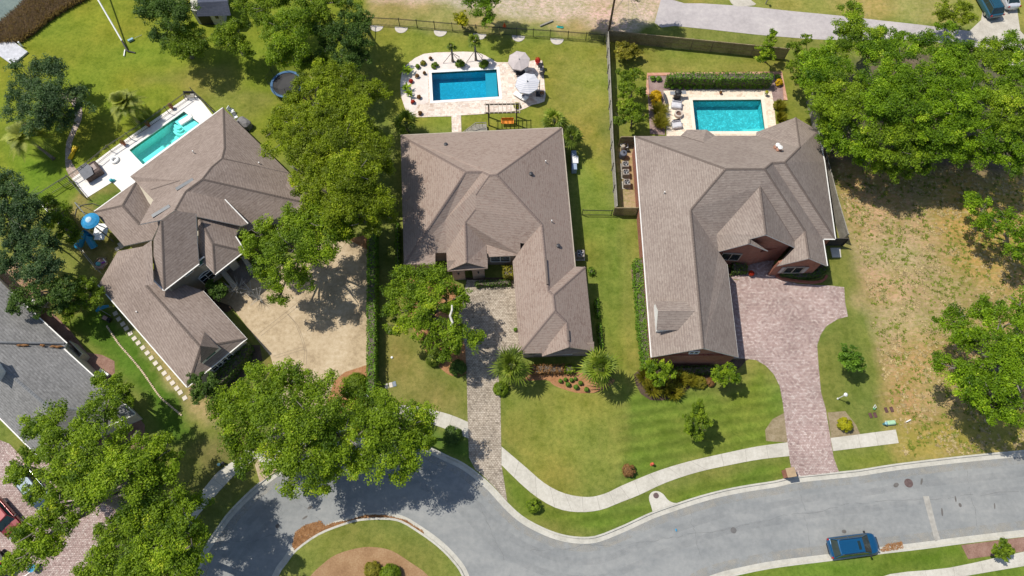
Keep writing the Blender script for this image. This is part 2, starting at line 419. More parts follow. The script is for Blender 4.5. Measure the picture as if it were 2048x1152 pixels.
k = 1+.16*(vnoise(cvn,6,3)-.5)+.14*(vnoise(cvn,2.0,4)-.5); hue = .22*(vnoise(cvn,4,7)-.5)
col = col*k[:,None]; col[:,0] *= 1+hue; col[:,1] *= 1-hue*.2
me = bpy.data.meshes.new('lawn'); mb = [(float(a),float(b),0.0) for a,b in cvn]
fl = [tuple(int(i) for i in t) for t in tri]
nb = len(mb)
# skirt down to the road, so kerb and shore are real steps
mb += [(x,y,-.35) for x,y,_ in mb]
cnt = {}
for t in fl:
    for i in range(3):
        e = (t[i],t[(i+1)%3]); cnt[e] = 1
sk = [(a,a+nb,b+nb,b) for (a,b) in cnt if (b,a) not in cnt]
me.from_pydata(mb, [], fl+sk); me.update()
ca = me.color_attributes.new('zone','FLOAT_COLOR','POINT')
col[:,2] = col[:,2]*1.35+.006
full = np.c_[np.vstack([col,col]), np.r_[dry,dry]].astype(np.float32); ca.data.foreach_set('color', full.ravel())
m, nt, bs = mat('grass_turf'); spec(bs,.95,.1)
at = node(nt,'ShaderNodeAttribute', attribute_name='zone'); p = pos(nt)
n1 = noise(nt,.55,4,.65,p); n2 = noise(nt,2.6,5,.7,p,.4); n3 = noise(nt,14,3,.7,p)
g1 = ramp(nt,[(.3,(.74,.80,.62)),(.5,(1,1,1)),(.72,(1.28,1.16,1.3))], n1)
g2 = ramp(nt,[(.3,(.72,.76,.7)),(.5,(1,1,1)),(.7,(1.25,1.18,1.25))], n2)
g3 = ramp(nt,[(.28,(.74,.76,.72)),(.72,(1.24,1.22,1.25))], n3)
c = mixc(nt,1,at.outputs['Color'],g1,'MULTIPLY'); c = mixc(nt,1,c,g2,'MULTIPLY'); c = mixc(nt,1,c,g3,'MULTIPLY')
# dry lots: tufts of green and pale sand between the straw
nd = noise(nt,1.7,6,.8,pos(nt,1.0,1.9,1,.35),.3); ns = noise(nt,.9,6,.8,pos(nt,1,2.2,1,-.5),.3)
dm = math_(nt,'MULTIPLY', at.outputs['Alpha'], ramp(nt,[(.50,(0,0,0)),(.57,(1,1,1))],nd)); 
c = mixc(nt, math_(nt,'MULTIPLY',dm,.6), c, (.19,.215,.03))
sm = math_(nt,'MULTIPLY', at.outputs['Alpha'], ramp(nt,[(.53,(0,0,0)),(.62,(1,1,1))],ns))
c = mixc(nt, math_(nt,'MULTIPLY',sm,.34), c, (.56,.43,.27))
nt.links.new(c, bs.inputs['Base Color']); bump(nt,bs,n3,.5,.06)
mow = np.zeros((len(cvn),4)); mow[:,3] = 1
for ch,outl,fe in ((0,[(1255,775),(1560,740),(1575,885),(1400,915),(1290,960),(1230,990),(1240,800)],1.5),(0,[(1100,1030),(1300,1000),(1575,920),(1585,950),(1200,1068)],.8),(1,[(1165,480),(1230,435),(1275,435),(1290,830),(1200,820)],1.0),(1,[(1640,660),(1700,590),(1750,700),(1750,860),(1665,880)],1.2),(1,[(1005,780),(1240,800),(1220,960),(1005,900)],1.5)):
    mow[:,ch] = np.maximum(mow[:,ch], np.clip(.5+sdist(cvn,[(p.x,p.y) for p in GP(outl)])/fe,0,1))
mo = me.color_attributes.new('mow','FLOAT_COLOR','POINT'); mo.data.foreach_set('color', np.vstack([mow,mow]).astype(np.float32).ravel())
am = node(nt,'ShaderNodeAttribute', attribute_name='mow'); sm_ = node(nt,'ShaderNodeSeparateColor'); nt.links.new(am.outputs['Color'], sm_.inputs[0])
for ch,rot,per,am_ in ((0,-.16,1.15,.14),(1,math.pi/2+.05,1.0,.035)):
    sp_ = node(nt,'ShaderNodeSeparateXYZ'); nt.links.new(pos(nt,1,1,1,rot), sp_.inputs[0])
    wv = math_(nt,'SINE', math_(nt,'ADD', math_(nt,'MULTIPLY',sp_.outputs[1],2*math.pi/per), math_(nt,'MULTIPLY',n1,5.0)))
    k_ = math_(nt,'ADD', 1.0, math_(nt,'MULTIPLY', math_(nt,'MULTIPLY',wv,am_), sm_.outputs[ch])); kc = node(nt,'ShaderNodeCombineColor')
    for q in range(3): nt.links.new(k_, kc.inputs[q])
    c = mixc(nt,1,c,kc.outputs[0],'MULTIPLY')
nt.links.new(c, bs.inputs['Base Color'])
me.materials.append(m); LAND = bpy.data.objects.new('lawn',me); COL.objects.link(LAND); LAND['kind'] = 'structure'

base = MB().sheet([[(-900,-700),(900,-700),(900,1300),(-900,1300)]]+[[(p.x,p.y) for p in w] for w in poolw.values()], -.40).build('ground', ground_mat('far_ground',[(.07,.10,.015),(.11,.14,.02),(.16,.17,.03)])); base['kind']='structure'
def struct(name, mb, m, **kw):
    o = mb.build(name, m, **kw); o['kind'] = 'structure'; return o
M_ASPH = ground_mat('asphalt',[(.20,.207,.205),(.258,.264,.258),(.312,.313,.30)], .12,2.2,24, .9,.3)
nt = M_ASPH.node_tree; bs = nt.nodes['Principled BSDF']   # faint wheel tracks, patches and fine cracks
old = bs.inputs['Base Color'].links[0].from_socket
st = noise(nt,.35,5,.65,pos(nt,.5,1.5,1,-.13)); cr = node(nt,'ShaderNodeTexVoronoi', feature='DISTANCE_TO_EDGE'); cr.inputs['Scale'].default_value = .13
nt.links.new(pos(nt,1,1,1,.4), cr.inputs['Vector'])
c = mixc(nt,1,old,ramp(nt,[(.35,(.86,.87,.88)),(.62,(1.06,1.05,1.04))],st),'MULTIPLY')
c = mixc(nt, math_(nt,'MULTIPLY',math_(nt,'LESS_THAN',cr.outputs[0],.008),.03), c, (.16,.16,.16))
nt.links.new(c, bs.inputs['Base Color'])
struct('road', MB().sheet([[(-95,-60),(140,-60),(140,25),(-95,25)]], -.13), M_ASPH)
def ribbon(pl, d0, d1, closed=False):
    """offset strip left of a world polyline between distances d0 and d1"""
    pl = [Vector((p[0],p[1])) for p in pl]; n = len(pl); A=[];B=[]
    for i in range(n):
        a = pl[i-1] if (closed or i>0) else pl[i]; b = pl[(i+1)%n] if (closed or i<n-1) else pl[i]
        d = (b-a).normalized(); nn = Vector((d.y,-d.x)); A.append(pl[i]+nn*d0); B.append(pl[i]+nn*d1)
    return A,B
def strip(mb, pl, d0, d1, z0, z1=None, closed=False, thick=None, mi=0):
    A,B = ribbon(pl,d0,d1,closed); n = len(A); z1 = z0 if z1 is None else z1
    vs = [(p.x,p.y,z0) for p in A]+[(p.x,p.y,z1) for p in B]; fs = []
    rg = n if closed else n-1
    for i in range(rg):
        j = (i+1)%n; fs.append((i,n+i,n+j,j))
    if thick:
        k = len(vs); vs += [(p[0],p[1],p[2]-thick) for p in vs[:k]]
        for i in range(rg):
            j = (i+1)%n; fs += [(i,j,2*n+j,2*n+i),(n+i,3*n+i,3*n+j,n+j)]
    mb.add(vs,fs,mi); return mb
M_CONC = ground_mat('pale_concrete',[(.38,.355,.30),(.50,.47,.40),(.60,.57,.50)], .4,3,20,.9,.2)
M_CONC2 = ground_mat('kerb_concrete',[(.36,.34,.29),(.47,.45,.39),(.57,.54,.47)], .6,3,20,.9,.2)
kn = [(p.x,p.y) for p in GP(KERB_N)]; ks = [(p.x,p.y) for p in GP(KERB_S)]; ki = [(p.x,p.y) for p in GP(ISL)]
kb = MB(); strip(kb,kn,-.02,.15,.012,.012,thick=.2); strip(kb,kn,.15,.6,-.122,-.126,thick=.05)
struct('kerb', kb, M_CONC2)
kb = MB(); strip(kb,ks,-.02,.15,.012,.012,thick=.2); strip(kb,ks,.15,.6,-.122,-.126,thick=.05)
struct('kerb', kb, M_CONC2)
kb = MB(); strip(kb,ki,.02,-.18,.012,.012,True,.2); strip(kb,ki,-.18,-.62,-.122,-.126,True,.05)
struct('kerb', kb, M_CONC2)
for o in bpy.data.objects:
    if o.name.startswith('kerb'):      # wind the faces upward
        pass
def sheet(name, px, z, m, kind='structure', sm=0, closed=True, **t):
    if sm: px = smooth(px, sm, True)
    o = MB().sheet([[(p.x,p.y) for p in GP(px,0)]], z).build(name, m)
    if kind: o['kind'] = kind
    return tag(o, **t) if t else o
def slab(name, px, z, m, th=.03, kind='structure', hole=None):
    w = [(p.x,p.y) for p in GP(px,0)]
    mb = MB(); mb.prism(w, z-th, z, bottom=False)
    o = mb.build(name, m); o['kind'] = kind; return o
# sidewalks
SW_TOP = [(1003,893),(1050,933),(1090,967),(1130,987),(1175,994),(1210,987),(1240,972.7),(1279,956),(1323,939),(1380.6,922),(1461,903.7),(1516,892.5),(1574.6,884.7)]
SW_BOT = [(1579,912),(1521,918.5),(1464,929),(1396,944),(1331,965.4),(1279,989.6),(1240,1005),(1200,1020),(1155,1024),(1110,1015),(1060,984),(1003,930)]
def joints(name, px, z, m, pairs=()): pass
slab('sidewalk', smooth(SW_TOP)+smooth(SW_BOT), .03, M_CONC)
slab('sidewalk', smooth([(515,915),(560,882),(620,852),(690,828),(760,812),(824.7,811.6),(853.7,817),(899.6,829),(936,844)])+smooth([(937,877),(912,866),(869,850),(835,842),(770,842),(700,858),(640,880),(590,905),(530,940)]), .03, M_CONC)
M_TAN = ground_mat('tan_concrete',[(.26,.195,.12),(.45,.35,.225),(.58,.48,.34)], .35,2.4,18,.9,.25)
slab('sidewalk', smooth([(490,900),(478,914.6),(438,942),(410.6,974),(380,1011),(360,1045)])+smooth([(378,1058),(395,1032),(413.6,1011),(441,980),(471.7,948),(511,917.7),(530,905)]), .03, M_CONC)
slab('sidewalk', [(1661,876),(1791,859),(1797,886),(1666,902)], .03, M_CONC)
slab('sidewalk', smooth([(1700,1180),(1780,1148),(1900,1135),(2048,1103),(2200,1078)])+smooth([(2200,1108),(2048,1132),(1900,1158),(1800,1185)]), .03, M_CONC)
# expansion joints across the walks: thin dark strips
jm = MB()
def joint(a,b,w=.02,z=.036):
    A=G(*a);B=G(*b); d=(B-A).normalized(); n=Vector((-d.y,d.x,0))*w/2
    jm.add([(A-n).to_tuple()[:2]+(z,),(B-n).to_tuple()[:2]+(z,),(B+n).to_tuple()[:2]+(z,),(A+n).to_tuple()[:2]+(z,)],[(0,1,2,3)])
T = smooth(SW_TOP,4); Bt = smooth(SW_BOT,4)[::-1]
for i in range(1,16):
    t = i/16; joint(T[int(t*(len(T)-1))], Bt[int(t*(len(Bt)-1))])
for a,b in (((1715,869),(1721,895)),((1750,864),(1756,891)),((853,817),(846,844)),((880,823),(871,850)),((905,831),(896,858)),((450,934),(482,957)),((424,956),(455,979)),((1850,1141),(1855,1166)),((1905,1131),(1910,1156)),((1960,1121),(1966,1148)),((2010,1111),(2016,1138)),((500,905),(523,928))): joint(a,b)
jm.build('sidewalk_joints', plain('joint_dark',(.22,.20,.17),.9))['kind'] = 'structure'
# driveways
M_PAV2 = paver_mat('tan_pavers',[(.20,.17,.13),(.33,.275,.21),(.40,.34,.265),(.52,.45,.36),(.29,.23,.175)], .27,.18, freq=1.5)
M_PAV3 = paver_mat('rose_pavers',[(.24,.165,.15),(.37,.26,.235),(.42,.305,.275),(.47,.355,.32),(.62,.52,.47),(.31,.215,.195)], .24,.16, blotch=(.80,1.05), freq=1.8)
slab('driveway', [(934,560),(1036,560),(1040,712),(994,716),(1001,800),(1003,930)]+[(1015,1005),(990,975),(965,950),(950,938),(938,915),(936,860),(933,740),(930,690),(915,640)], .018, M_PAV2)
DRV3 = [(1455,555),(1471,560),(1500,558),(1560,566),(1664,571.7),(1688,574.5),(1690,605),(1695.6,633),(1675.6,638),(1653,652),(1641,669),(1634,691),(1636.7,730),(1642,785.6),(1651.5,819),(1662,884),(1667,915.4),(1677.5,943.5),(1632,949),(1589,953),(1584,946.7),(1578,912),(1574.6,884),(1565.5,806),(1559,771.7),(1548,749.4),(1531,731),(1511.7,720),(1491,717.5),(1460,717)]
slab('driveway', DRV3, .018, M_PAV3)
slab('driveway', [(430,600),(470,560),(555,540),(600,500),(680,470),(735,500),(739,728),(715,736),(690,744),(670,760),(655,800),(640,850),(640,892),(560,938),(520,965),(510,930),(540,880),(560,820),(560,780),(548,735),(541,712),(515,680),(462,612)], .018, M_TAN)
# darker stamped bands and joints in the tan driveway
dj = MB()
def line_px(mb,a,b,w,z):
    A=G(*a);B=G(*b); d=(B-A).normalized(); n=Vector((-d.y,d.x,0))*w/2
    mb.add([((A+s*n).x,(A+s*n).y,z) for s in (-1,)]+[((B-n).x,(B-n).y,z),((B+n).x,(B+n).y,z),((A+n).x,(A+n).y,z)],[(0,1,2,3)])
for a,b in (((517,668),(573,624)),((573,624),(615,588)),((571,624),(590,645)),((590,645),(601,672)),((601,672),(609,700)),((609,700),(608,725)),((548,712),(602,695)),((602,695),(609,697))):
    line_px(dj,a,b,.05,.024)
    a2=(a[0]+5,a[1]+4); b2=(b[0]+5,b[1]+4); line_px(dj,a2,b2,.05,.024)
dj.build('driveway_joints', plain('joint_brown',(.30,.235,.16),.9))['kind']='structure'
slab('driveway', smooth([(-60,980),(0,880),(40,910),(110,930),(120,1000),(230,1000),(190,1070),(150,1152),(100,1240),(-80,1240)],2,True), .018, M_PAV3)
slab('driveway', [(205,1010),(232,1020),(238,1052),(205,1095),(150,1160),(250,1240),(60,1240),(60,1150),(110,1040)], .022, M_PAV3)
slab('entry_court', [(1457,557),(1462,552),(1492,548),(1500,520),(1530,498),(1560,498),(1546,530),(1549,550),(1570,562),(1600,568),(1664,573.5),(1600,571),(1500,561)], .012, M_PAV3)
# far lane and concrete drive at the top
M_LANE = ground_mat('lane_asphalt',[(.34,.31,.30),(.43,.39,.38),(.52,.48,.45)], .3,2,18,.9,.25)
slab('lane', smooth([(1345,-60),(1345,0),(1403.6,7),(1496,13),(1578.5,22),(1683,32),(1760,41),(1843,50),(1913.6,59.6),(1960,66),(2100,95),(2300,120),(2300,170),(2023,106),(1880,86),(1831,80),(1658,80),(1578.5,75),(1508,69),(1423,59.5),(1350,52),(1309,46)],2,True), .02, M_LANE)
M_OLDC = ground_mat('old_concrete',[(.36,.33,.27),(.47,.43,.36),(.58,.54,.46)], .8,5,22,.9,.3)
slab('driveway', [(1985,-60),(2044,-60),(2034,20),(2040,62),(2075,100),(2100,140),(2010,130),(1930,70),(1962,40),(1968,0)], .024, M_OLDC)
slab('path', smooth([(1455,-20),(1462,6),(1475,13),(1500,12),(1512,8),(1495,-5),(1500,-20)],2,True), .026, M_OLDC)
# curved garden path of house one, dock
slab('path', smooth([(128,185),(150,192),(164,215),(163,240),(152,265),(143,290),(142,318),(150,335),(160,347),(145,359),(133,340),(131,315),(133,285),(142,262),(149,240),(150,218),(140,204),(120,196)],2,True), .02, paver_mat('path_pavers',[(.36,.26,.20),(.50,.38,.30),(.60,.50,.42),(.42,.33,.28)],.3,.2))
# mulch and planting beds
M_MULCH = ground_mat('pine_straw',[(.22,.10,.045),(.36,.18,.085),(.46,.26,.14)], 1.2,7,30,.95,.8)
M_MULCHB = ground_mat('bark_mulch',[(.17,.095,.07),(.28,.165,.125),(.37,.24,.19)], 1.2,7,30,.95,.8)
M_ISLM = ground_mat('island_mulch',[(.23,.13,.065),(.33,.20,.105),(.43,.29,.165)], .5,6,30,.95,.8)
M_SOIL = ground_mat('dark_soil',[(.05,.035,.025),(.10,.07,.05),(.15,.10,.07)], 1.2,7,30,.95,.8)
sheet('mulch_bed', [(600,1185),(621,1152),(643,1130),(673,1108.7),(716,1096),(747,1094),(783,1101),(820,1124),(857,1152),(880,1200),(860,1270),(780,1310),(680,1300),(610,1250)], .014, M_ISLM, sm=3)
sheet('mulch_bed', [(1040,745),(1180,745),(1230,760),(1200,782),(1180,786),(1150,785),(1110,772),(1092,760),(1040,762)], .014, M_MULCH, sm=3)
sheet('mulch_bed', [(820,640),(800,560),(880,560),(935,590),(935,700),(934,745),(905,752),(880,736),(860,715),(845,690)], .012, M_MULCH, sm=3)
sheet('mulch_bed', [(690,744),(738,730),(739,800),(715,830),(680,830),(650,800),(665,765)], .014, M_MULCH, sm=2)
sheet('mulch_bed', [(640,500),(735,470),(737,512),(690,520),(650,540)], .012, M_MULCH, sm=2)
sheet('mulch_bed', [(1530,860),(1545,838),(1570,825),(1575,885),(1532,882)], .014, M_OLD2 if False else ground_mat('dry_bed',[(.17,.14,.07),(.28,.22,.13),(.38,.31,.21)],1.2,7,30,.95,.8), sm=0)
sheet('mulch_bed', [(1655,825),(1690,822),(1712,850),(1720,868),(1662,876)], .014, bpy.data.materials['dry_bed'])
sheet('mulch_bed', [(1922,1090),(2200,1055),(2200,1082),(1936,1118)], .014, M_MULCHB)
sheet('mulch_bed', [(100,620),(140,660),(175,705),(205,710),(229,722),(230,745),(215,765),(250,800),(290,850),(290,900),(200,900),(60,620)], .012, M_MULCHB)
sheet('mulch_bed', [(1295,149),(1562,146),(1570,200),(1546,203),(1540,181),(1328,184),(1330,270),(1300,268),(1296,200)], .014, ground_mat('violet_mulch',[(.20,.13,.12),(.30,.21,.19),(.40,.30,.27)],1.2,7,30,.95,.8))
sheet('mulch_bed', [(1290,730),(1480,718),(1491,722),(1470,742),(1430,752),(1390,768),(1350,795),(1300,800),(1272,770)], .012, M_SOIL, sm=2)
sheet('mulch_bed', [(1270,525),(1282,525),(1302,730),(1285,745),(1262,540)], .010, M_MULCHB)
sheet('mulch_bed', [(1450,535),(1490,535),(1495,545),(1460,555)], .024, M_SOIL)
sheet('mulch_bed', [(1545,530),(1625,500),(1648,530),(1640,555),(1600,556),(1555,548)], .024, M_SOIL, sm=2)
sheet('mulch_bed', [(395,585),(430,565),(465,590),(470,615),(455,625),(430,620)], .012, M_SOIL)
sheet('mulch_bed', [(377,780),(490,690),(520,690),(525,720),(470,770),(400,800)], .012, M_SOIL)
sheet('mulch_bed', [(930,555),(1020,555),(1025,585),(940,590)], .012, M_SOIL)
# pine needles swept along the island kerb, and by the parked car
def needles(name, px, n, z, seed, m, label):
    r = random.Random(seed); mb = MB(); w = [(p.x,p.y) for p in GP(px)]
    xs=[p[0] for p in w]; ys=[p[1] for p in w]; k=0
    while k<n:
        x=r.uniform(min(xs),max(xs)); y=r.uniform(min(ys),max(ys))
        if not inside(np.array([[x,y]]),w)[0]: continue
        k+=1; a=r.uniform(0,math.pi); l=r.uniform(.04,.13); s=r.uniform(.008,.022); dx,dy=math.cos(a)*l,math.sin(a)*l; ox,oy=-math.sin(a)*s,math.cos(a)*s; zz=z+r.uniform(0,.03)
        mb.add([(x-dx-ox,y-dy-oy,zz),(x+dx-ox,y+dy-oy,zz+r.uniform(-.01,.02)),(x+dx+ox,y+dy+oy,zz),(x-dx+ox,y-dy+oy,zz)],[(0,1,2,3)])
    o = mb.build(name,m); return tag(o,label,'leaf litter',kind='stuff')
M_NEED = ground_mat('fallen_needles',[(.12,.055,.02),(.28,.14,.06),(.46,.27,.13)],3,14,40,.95,.5)
needles('pine_needles', [(584,1092),(590,1065),(610,1050),(640,1042),(650,1052),(665,1046),(700,1040),(730,1030),(768,1030),(810,1040),(845,1062),(848,1070),(800,1042),(760,1036),(715,1040),(660,1056),(625,1073),(590,1100)], 5200, -.122, 3, M_NEED, 'drift of rusty fallen needles along the kerb of the round island')
needles('pine_needles', [(1762,1100),(1775,1088),(1805,1083),(1808,1096),(1765,1104)], 420, -.118, 4, M_NEED, 'small brown drift of needles in the gutter ahead of the parked blue car')

def tufts(name, label, px, n, seed, col1, col2, hole=None):
    r = np.random.RandomState(seed); w=[(p.x,p.y) for p in GP(px)]; A=np.array(w)
    q = np.c_[r.uniform(A[:,0].min(),A[:,0].max(),n*4),r.uniform(A[:,1].min(),A[:,1].max(),n*4)]; q=q[inside(q,w)]
    q = q[(vnoise(q,1.3,seed)+.5*vnoise(q,.5,seed+1))>.72][:n]; V=[];F=[]
    for x,y in q:
        rr=r.uniform(.10,.28)
        for j in range(9):
            a=r.uniform(0,6.28); d=np.array([math.cos(a),math.sin(a)]); s_=np.array([-d[1],d[0]])*.028; k=len(V); h=r.uniform(.04,.11)
            V+=[(x-s_[0],y-s_[1],.0),(x+s_[0],y+s_[1],.0),(x+d[0]*rr+s_[0]*.5,y+d[1]*rr+s_[1]*.5,h),(x+d[0]*rr-s_[0]*.5,y+d[1]*rr-s_[1]*.5,h)]; F.append((k,k+1,k+2,k+3))
    mb=MB(); mb.v=V; mb.f=F; mb.m=[0]*len(F); o=mb.build(name, plain(name+'_mat',col1,.9,.1,0,.25,1.5)); return tag(o,label,'weeds',kind='stuff')
tufts('weeds','low green weed tufts scattered over the dry lot',[(1655,320),(1720,340),(2300,330),(2300,880),(1810,915),(1750,700),(1730,540)],2600,31,(.16,.20,.025),None)
tufts('dry_grass','bleached straw tufts scattered over the dry lot',[(1655,320),(1720,340),(2300,330),(2300,880),(1810,915),(1750,700),(1730,540)],3600,47,(.44,.34,.17),None)

# faint polished wheel paths and a few sealed cracks in the street
def wear_mat(name, c, amt, sc_):
    m, nt, bs = mat(name); spec(bs,.85,.2); bs.inputs['Base Color'].default_value = c+(1,); tr = node(nt,'ShaderNodeBsdfTransparent'); mx = node(nt,'ShaderNodeMixShader')
    f = math_(nt,'MULTIPLY', ramp(nt,[(.40,(0,0,0)),(.65,(1,1,1))], noise(nt,sc_,5,.7,pos(nt))), amt); nt.links.new(f,mx.inputs[0]); nt.links.new(tr.outputs[0],mx.inputs[1]); nt.links.new(bs.outputs[0],mx.inputs[2]); nt.links.new(mx.outputs[0],nt.nodes['Material Output'].inputs[0]); return m
wp = MB(); kn2 = [Vector(p) for p in kn]
for a,b in ((1.9,2.5),(3.4,4.0)): strip(wp,kn2,a,b,-.1285,-.1285)
struct('wheel_tracks', wp, wear_mat('wheel_track',(.21,.215,.22),.14,.5))
wp = MB(); strip(wp,kn2,.6,1.3,-.1275,-.1275); struct('gutter_dust', wp, wear_mat('gutter_dust',(.42,.39,.33),.5,.9))
wp = MB(); ks2 = [Vector(p) for p in ks]; strip(wp,ks2,.6,1.4,-.1275,-.1275); struct('gutter_dust', wp, wear_mat('gutter_dust2',(.42,.39,.33),.6,.9))
cr_ = MB(); rr = random.Random(8)
for (u0,v0,u1,v1) in ((1060,1100,1250,1090),(1250,1090,1500,1050),(1500,1050,1700,1010),(1700,1010,2040,985),(1380,1020,1400,1110),(1600,975,1625,1110),(1930,930,1960,1075),(960,1010,1010,1120),(560,980,640,1040),(450,1090,560,1070)):
    n_c = 26; A=G(u0,v0);B=G(u1,v1); d=(B-A).normalized(); nn=Vector((-d.y,d.x,0)); off_=0; P0_=None
    for i in range(n_c+1):
        off_ = off_*.8+rr.uniform(-.12,.12); p = A.lerp(B,i/n_c)+nn*off_
        if P0_ is not None and rr.random()<.85: w_=nn*rr.uniform(.006,.016); cr_.add([(P0_-w_).to_tuple()[:2]+(-.1265,),(p-w_).to_tuple()[:2]+(-.1265,),(p+w_).to_tuple()[:2]+(-.1265,),(P0_+w_).to_tuple()[:2]+(-.1265,)],[(0,1,2,3)])
        P0_ = p
struct('road_cracks', cr_, plain('crack_dark',(.14,.14,.14),.95))
# ================================================================ HOUSES
def solve_roof(V, facets, w_slope=1.1):
    """V: name -> (u,v,z,lock). Heights are tuned so every facet is a plane of about its pitch."""
    names = [n for n in V if not V[n][3]]; z = np.array([V[n][2] for n in names], float); z0 = z.copy()
    def res(z):
        Z = {n:V[n][2] for n in V}; Z.update(dict(zip(names,z)))
        P = {n: np.array(G(V[n][0],V[n][1],Z[n])) for n in V}; r = []
        for f,pitch in facets:
            q = np.array([P[n] for n in f]); c = q.mean(0); A = np.c_[q[:,:2]-c[:2], np.ones(len(q))]
            s,*_ = np.linalg.lstsq(A, q[:,2]-c[2], rcond=None)
            r += list((A@s-(q[:,2]-c[2]))*3.0)
            r.append((np.hypot(s[0],s[1])-pitch)*w_slope*6)
        return np.array(r+list((z-z0)*.12))
    for _ in range(12):
        r = res(z); J = np.zeros((len(r),len(z)))
        for i in range(len(z)):
            q = z.copy(); q[i] += 1e-3; J[:,i] = (res(q)-r)/1e-3
        d = np.linalg.solve(J.T@J+1e-3*np.eye(len(z)), -J.T@r); z = z+np.clip(d,-1,1)
    Z = {n:V[n][2] for n in V}; Z.update(dict(zip(names,z)))
    return {n: G(V[n][0],V[n][1],Z[n]) for n in V}
def build_roof(P, facets, m_roof, m_trim, root, gutters=(), cap=None, th=.16):
    mb = MB(); mb.uv = []
    names = list(P); idx = {n:i for i,n in enumerate(names)}
    top = []
    for f in facets:
        f = f[0]; q = [P[n] for n in f]
        nrm = Vector((0,0,0)); c = sum(q,Vector((0,0,0)))/len(q)
        for i in range(len(q)): nrm += (q[i]-c).cross(q[(i+1)%len(q)]-c)
        if nrm.z < 0: nrm = -nrm
        nrm.normalize(); hz = Vector((-nrm.y,nrm.x,0)); hz = hz.normalized() if hz.length>1e-4 else Vector((1,0,0)); sl = nrm.cross(hz)
        flat = [Vector((p.x,p.y,0)) for p in q]
        for t in geometry.tessellate_polygon([flat]):
            a = [flat[i] for i in t]
            if (a[1]-a[0]).cross(a[2]-a[0]).z < 0: t = t[::-1]
            b = len(mb.v); mb.v += [tuple(q[i]) for i in t]; mb.f.append((b,b+1,b+2)); mb.m.append(0)
            mb.uv += [(q[i].dot(hz), q[i].dot(sl)) for i in t]
            top.append(tuple(idx[f[i]] for i in t))
    ed = {}
    for t in top:
        for i in range(3): ed[(t[i],t[(i+1)%3])] = 1
    for (a,b) in ed:
        if (b,a) in ed: continue
        A = P[names[a]]; B = P[names[b]]; k = len(mb.v)
        mb.v += [tuple(A),tuple(B),(B.x,B.y,B.z-th),(A.x,A.y,A.z-th)]; mb.f.append((k+3,k+2,k+1,k)); mb.m.append(1); mb.uv += [(0,0)]*4
    for t in top:                                 # soffit
        k = len(mb.v); mb.v += [(P[names[i]].x,P[names[i]].y,P[names[i]].z-th) for i in t[::-1]]; mb.f.append((k,k+1,k+2)); mb.m.append(1); mb.uv += [(0,0)]*3
    ro = mb.build('roof',[m_roof,m_trim],root)
    # ridge caps: shared edges that stand proud on both sides
    if cap is not None:
        cb = MB(); cnt = {}
        for f in facets:
            n = f[0]
            for i in range(len(n)):
                e = tuple(sorted((n[i],n[(i+1)%len(n)]))); cnt.setdefault(e,[]).append(n)
        for e,fs in cnt.items():
            cb = MB()
            if len(fs) != 2: continue
            A,B = P[e[0]],P[e[1]]
            d = (B-A); 
            if d.length < .4: continue
            side = Vector((-d.y,d.x,0)).normalized(); mid = (A+B)/2; conv = 0
            for n in fs:
                c = sum((P[q] for q in n),Vector((0,0,0)))/len(n); s = (c-mid).dot(side)
                conv += (c.z - mid.z - (c-mid).dot(d.normalized())*d.normalized().z)
            if conv < -.3:
                n_ = max(2,int(d.length/.3)); w = .14
                for i in range(n_):
                    a = A+d*(i/n_); b = A+d*((i+.94)/n_); u = Vector((0,0,.045)); dn = Vector((0,0,-.05))
                    cb.add([a+side*w+dn,b+side*w+dn,b+u+Vector((0,0,.015)),a+u,a-side*w+dn,b-side*w+dn],[(0,1,2,3),(3,2,5,4)])
                cb_build(cb,'ridge_cap',cap,ro,root)
    for g in gutters:
        gb = MB(); 
        for a,b in zip(g[:-1],g[1:]):
            A,B = P[a],P[b]; d = (B-A).normalized(); side = Vector((d.y,-d.x,0))
            if side.dot(Vector(((A+B)/2).to_tuple())-Vector((root.location.x,root.location.y,0))) < 0: side = -side
            gb.add([A+side*.0+Vector((0,0,.01)),B+Vector((0,0,.01)),B+side*.11+Vector((0,0,.01)),A+side*.11+Vector((0,0,.01)),
                    A+Vector((0,0,-.12)),B+Vector((0,0,-.12)),B+side*.09+Vector((0,0,-.12)),A+side*.09+Vector((0,0,-.12))],
                   [(0,1,2,3),(7,6,5,4),(2,6,7,3),(0,3,7,4),(1,5,6,2)])
        gb.build('gutter', m_trim, root)
    return ro
def cb_build(mb, name, m, child_of, root):
    """a sub-part: parented to a part whose own origin sits on the root's"""
    off = Vector(root.location)
    mb.v = [tuple(Vector(p)-off) for p in mb.v]
    return mb.build(name, m, child_of, world=False)
def wallbox(poly_px, z_e, ins, m, root, name='wall', z0=0.0, z1=None):
    w = [(p.x,p.y) for p in GP(poly_px, z_e)]; w = inset(w, ins)
    mb = MB(); mb.prism(w, z0, (z_e-.06) if z1 is None else z1)
    return mb.build(name, m, root), w
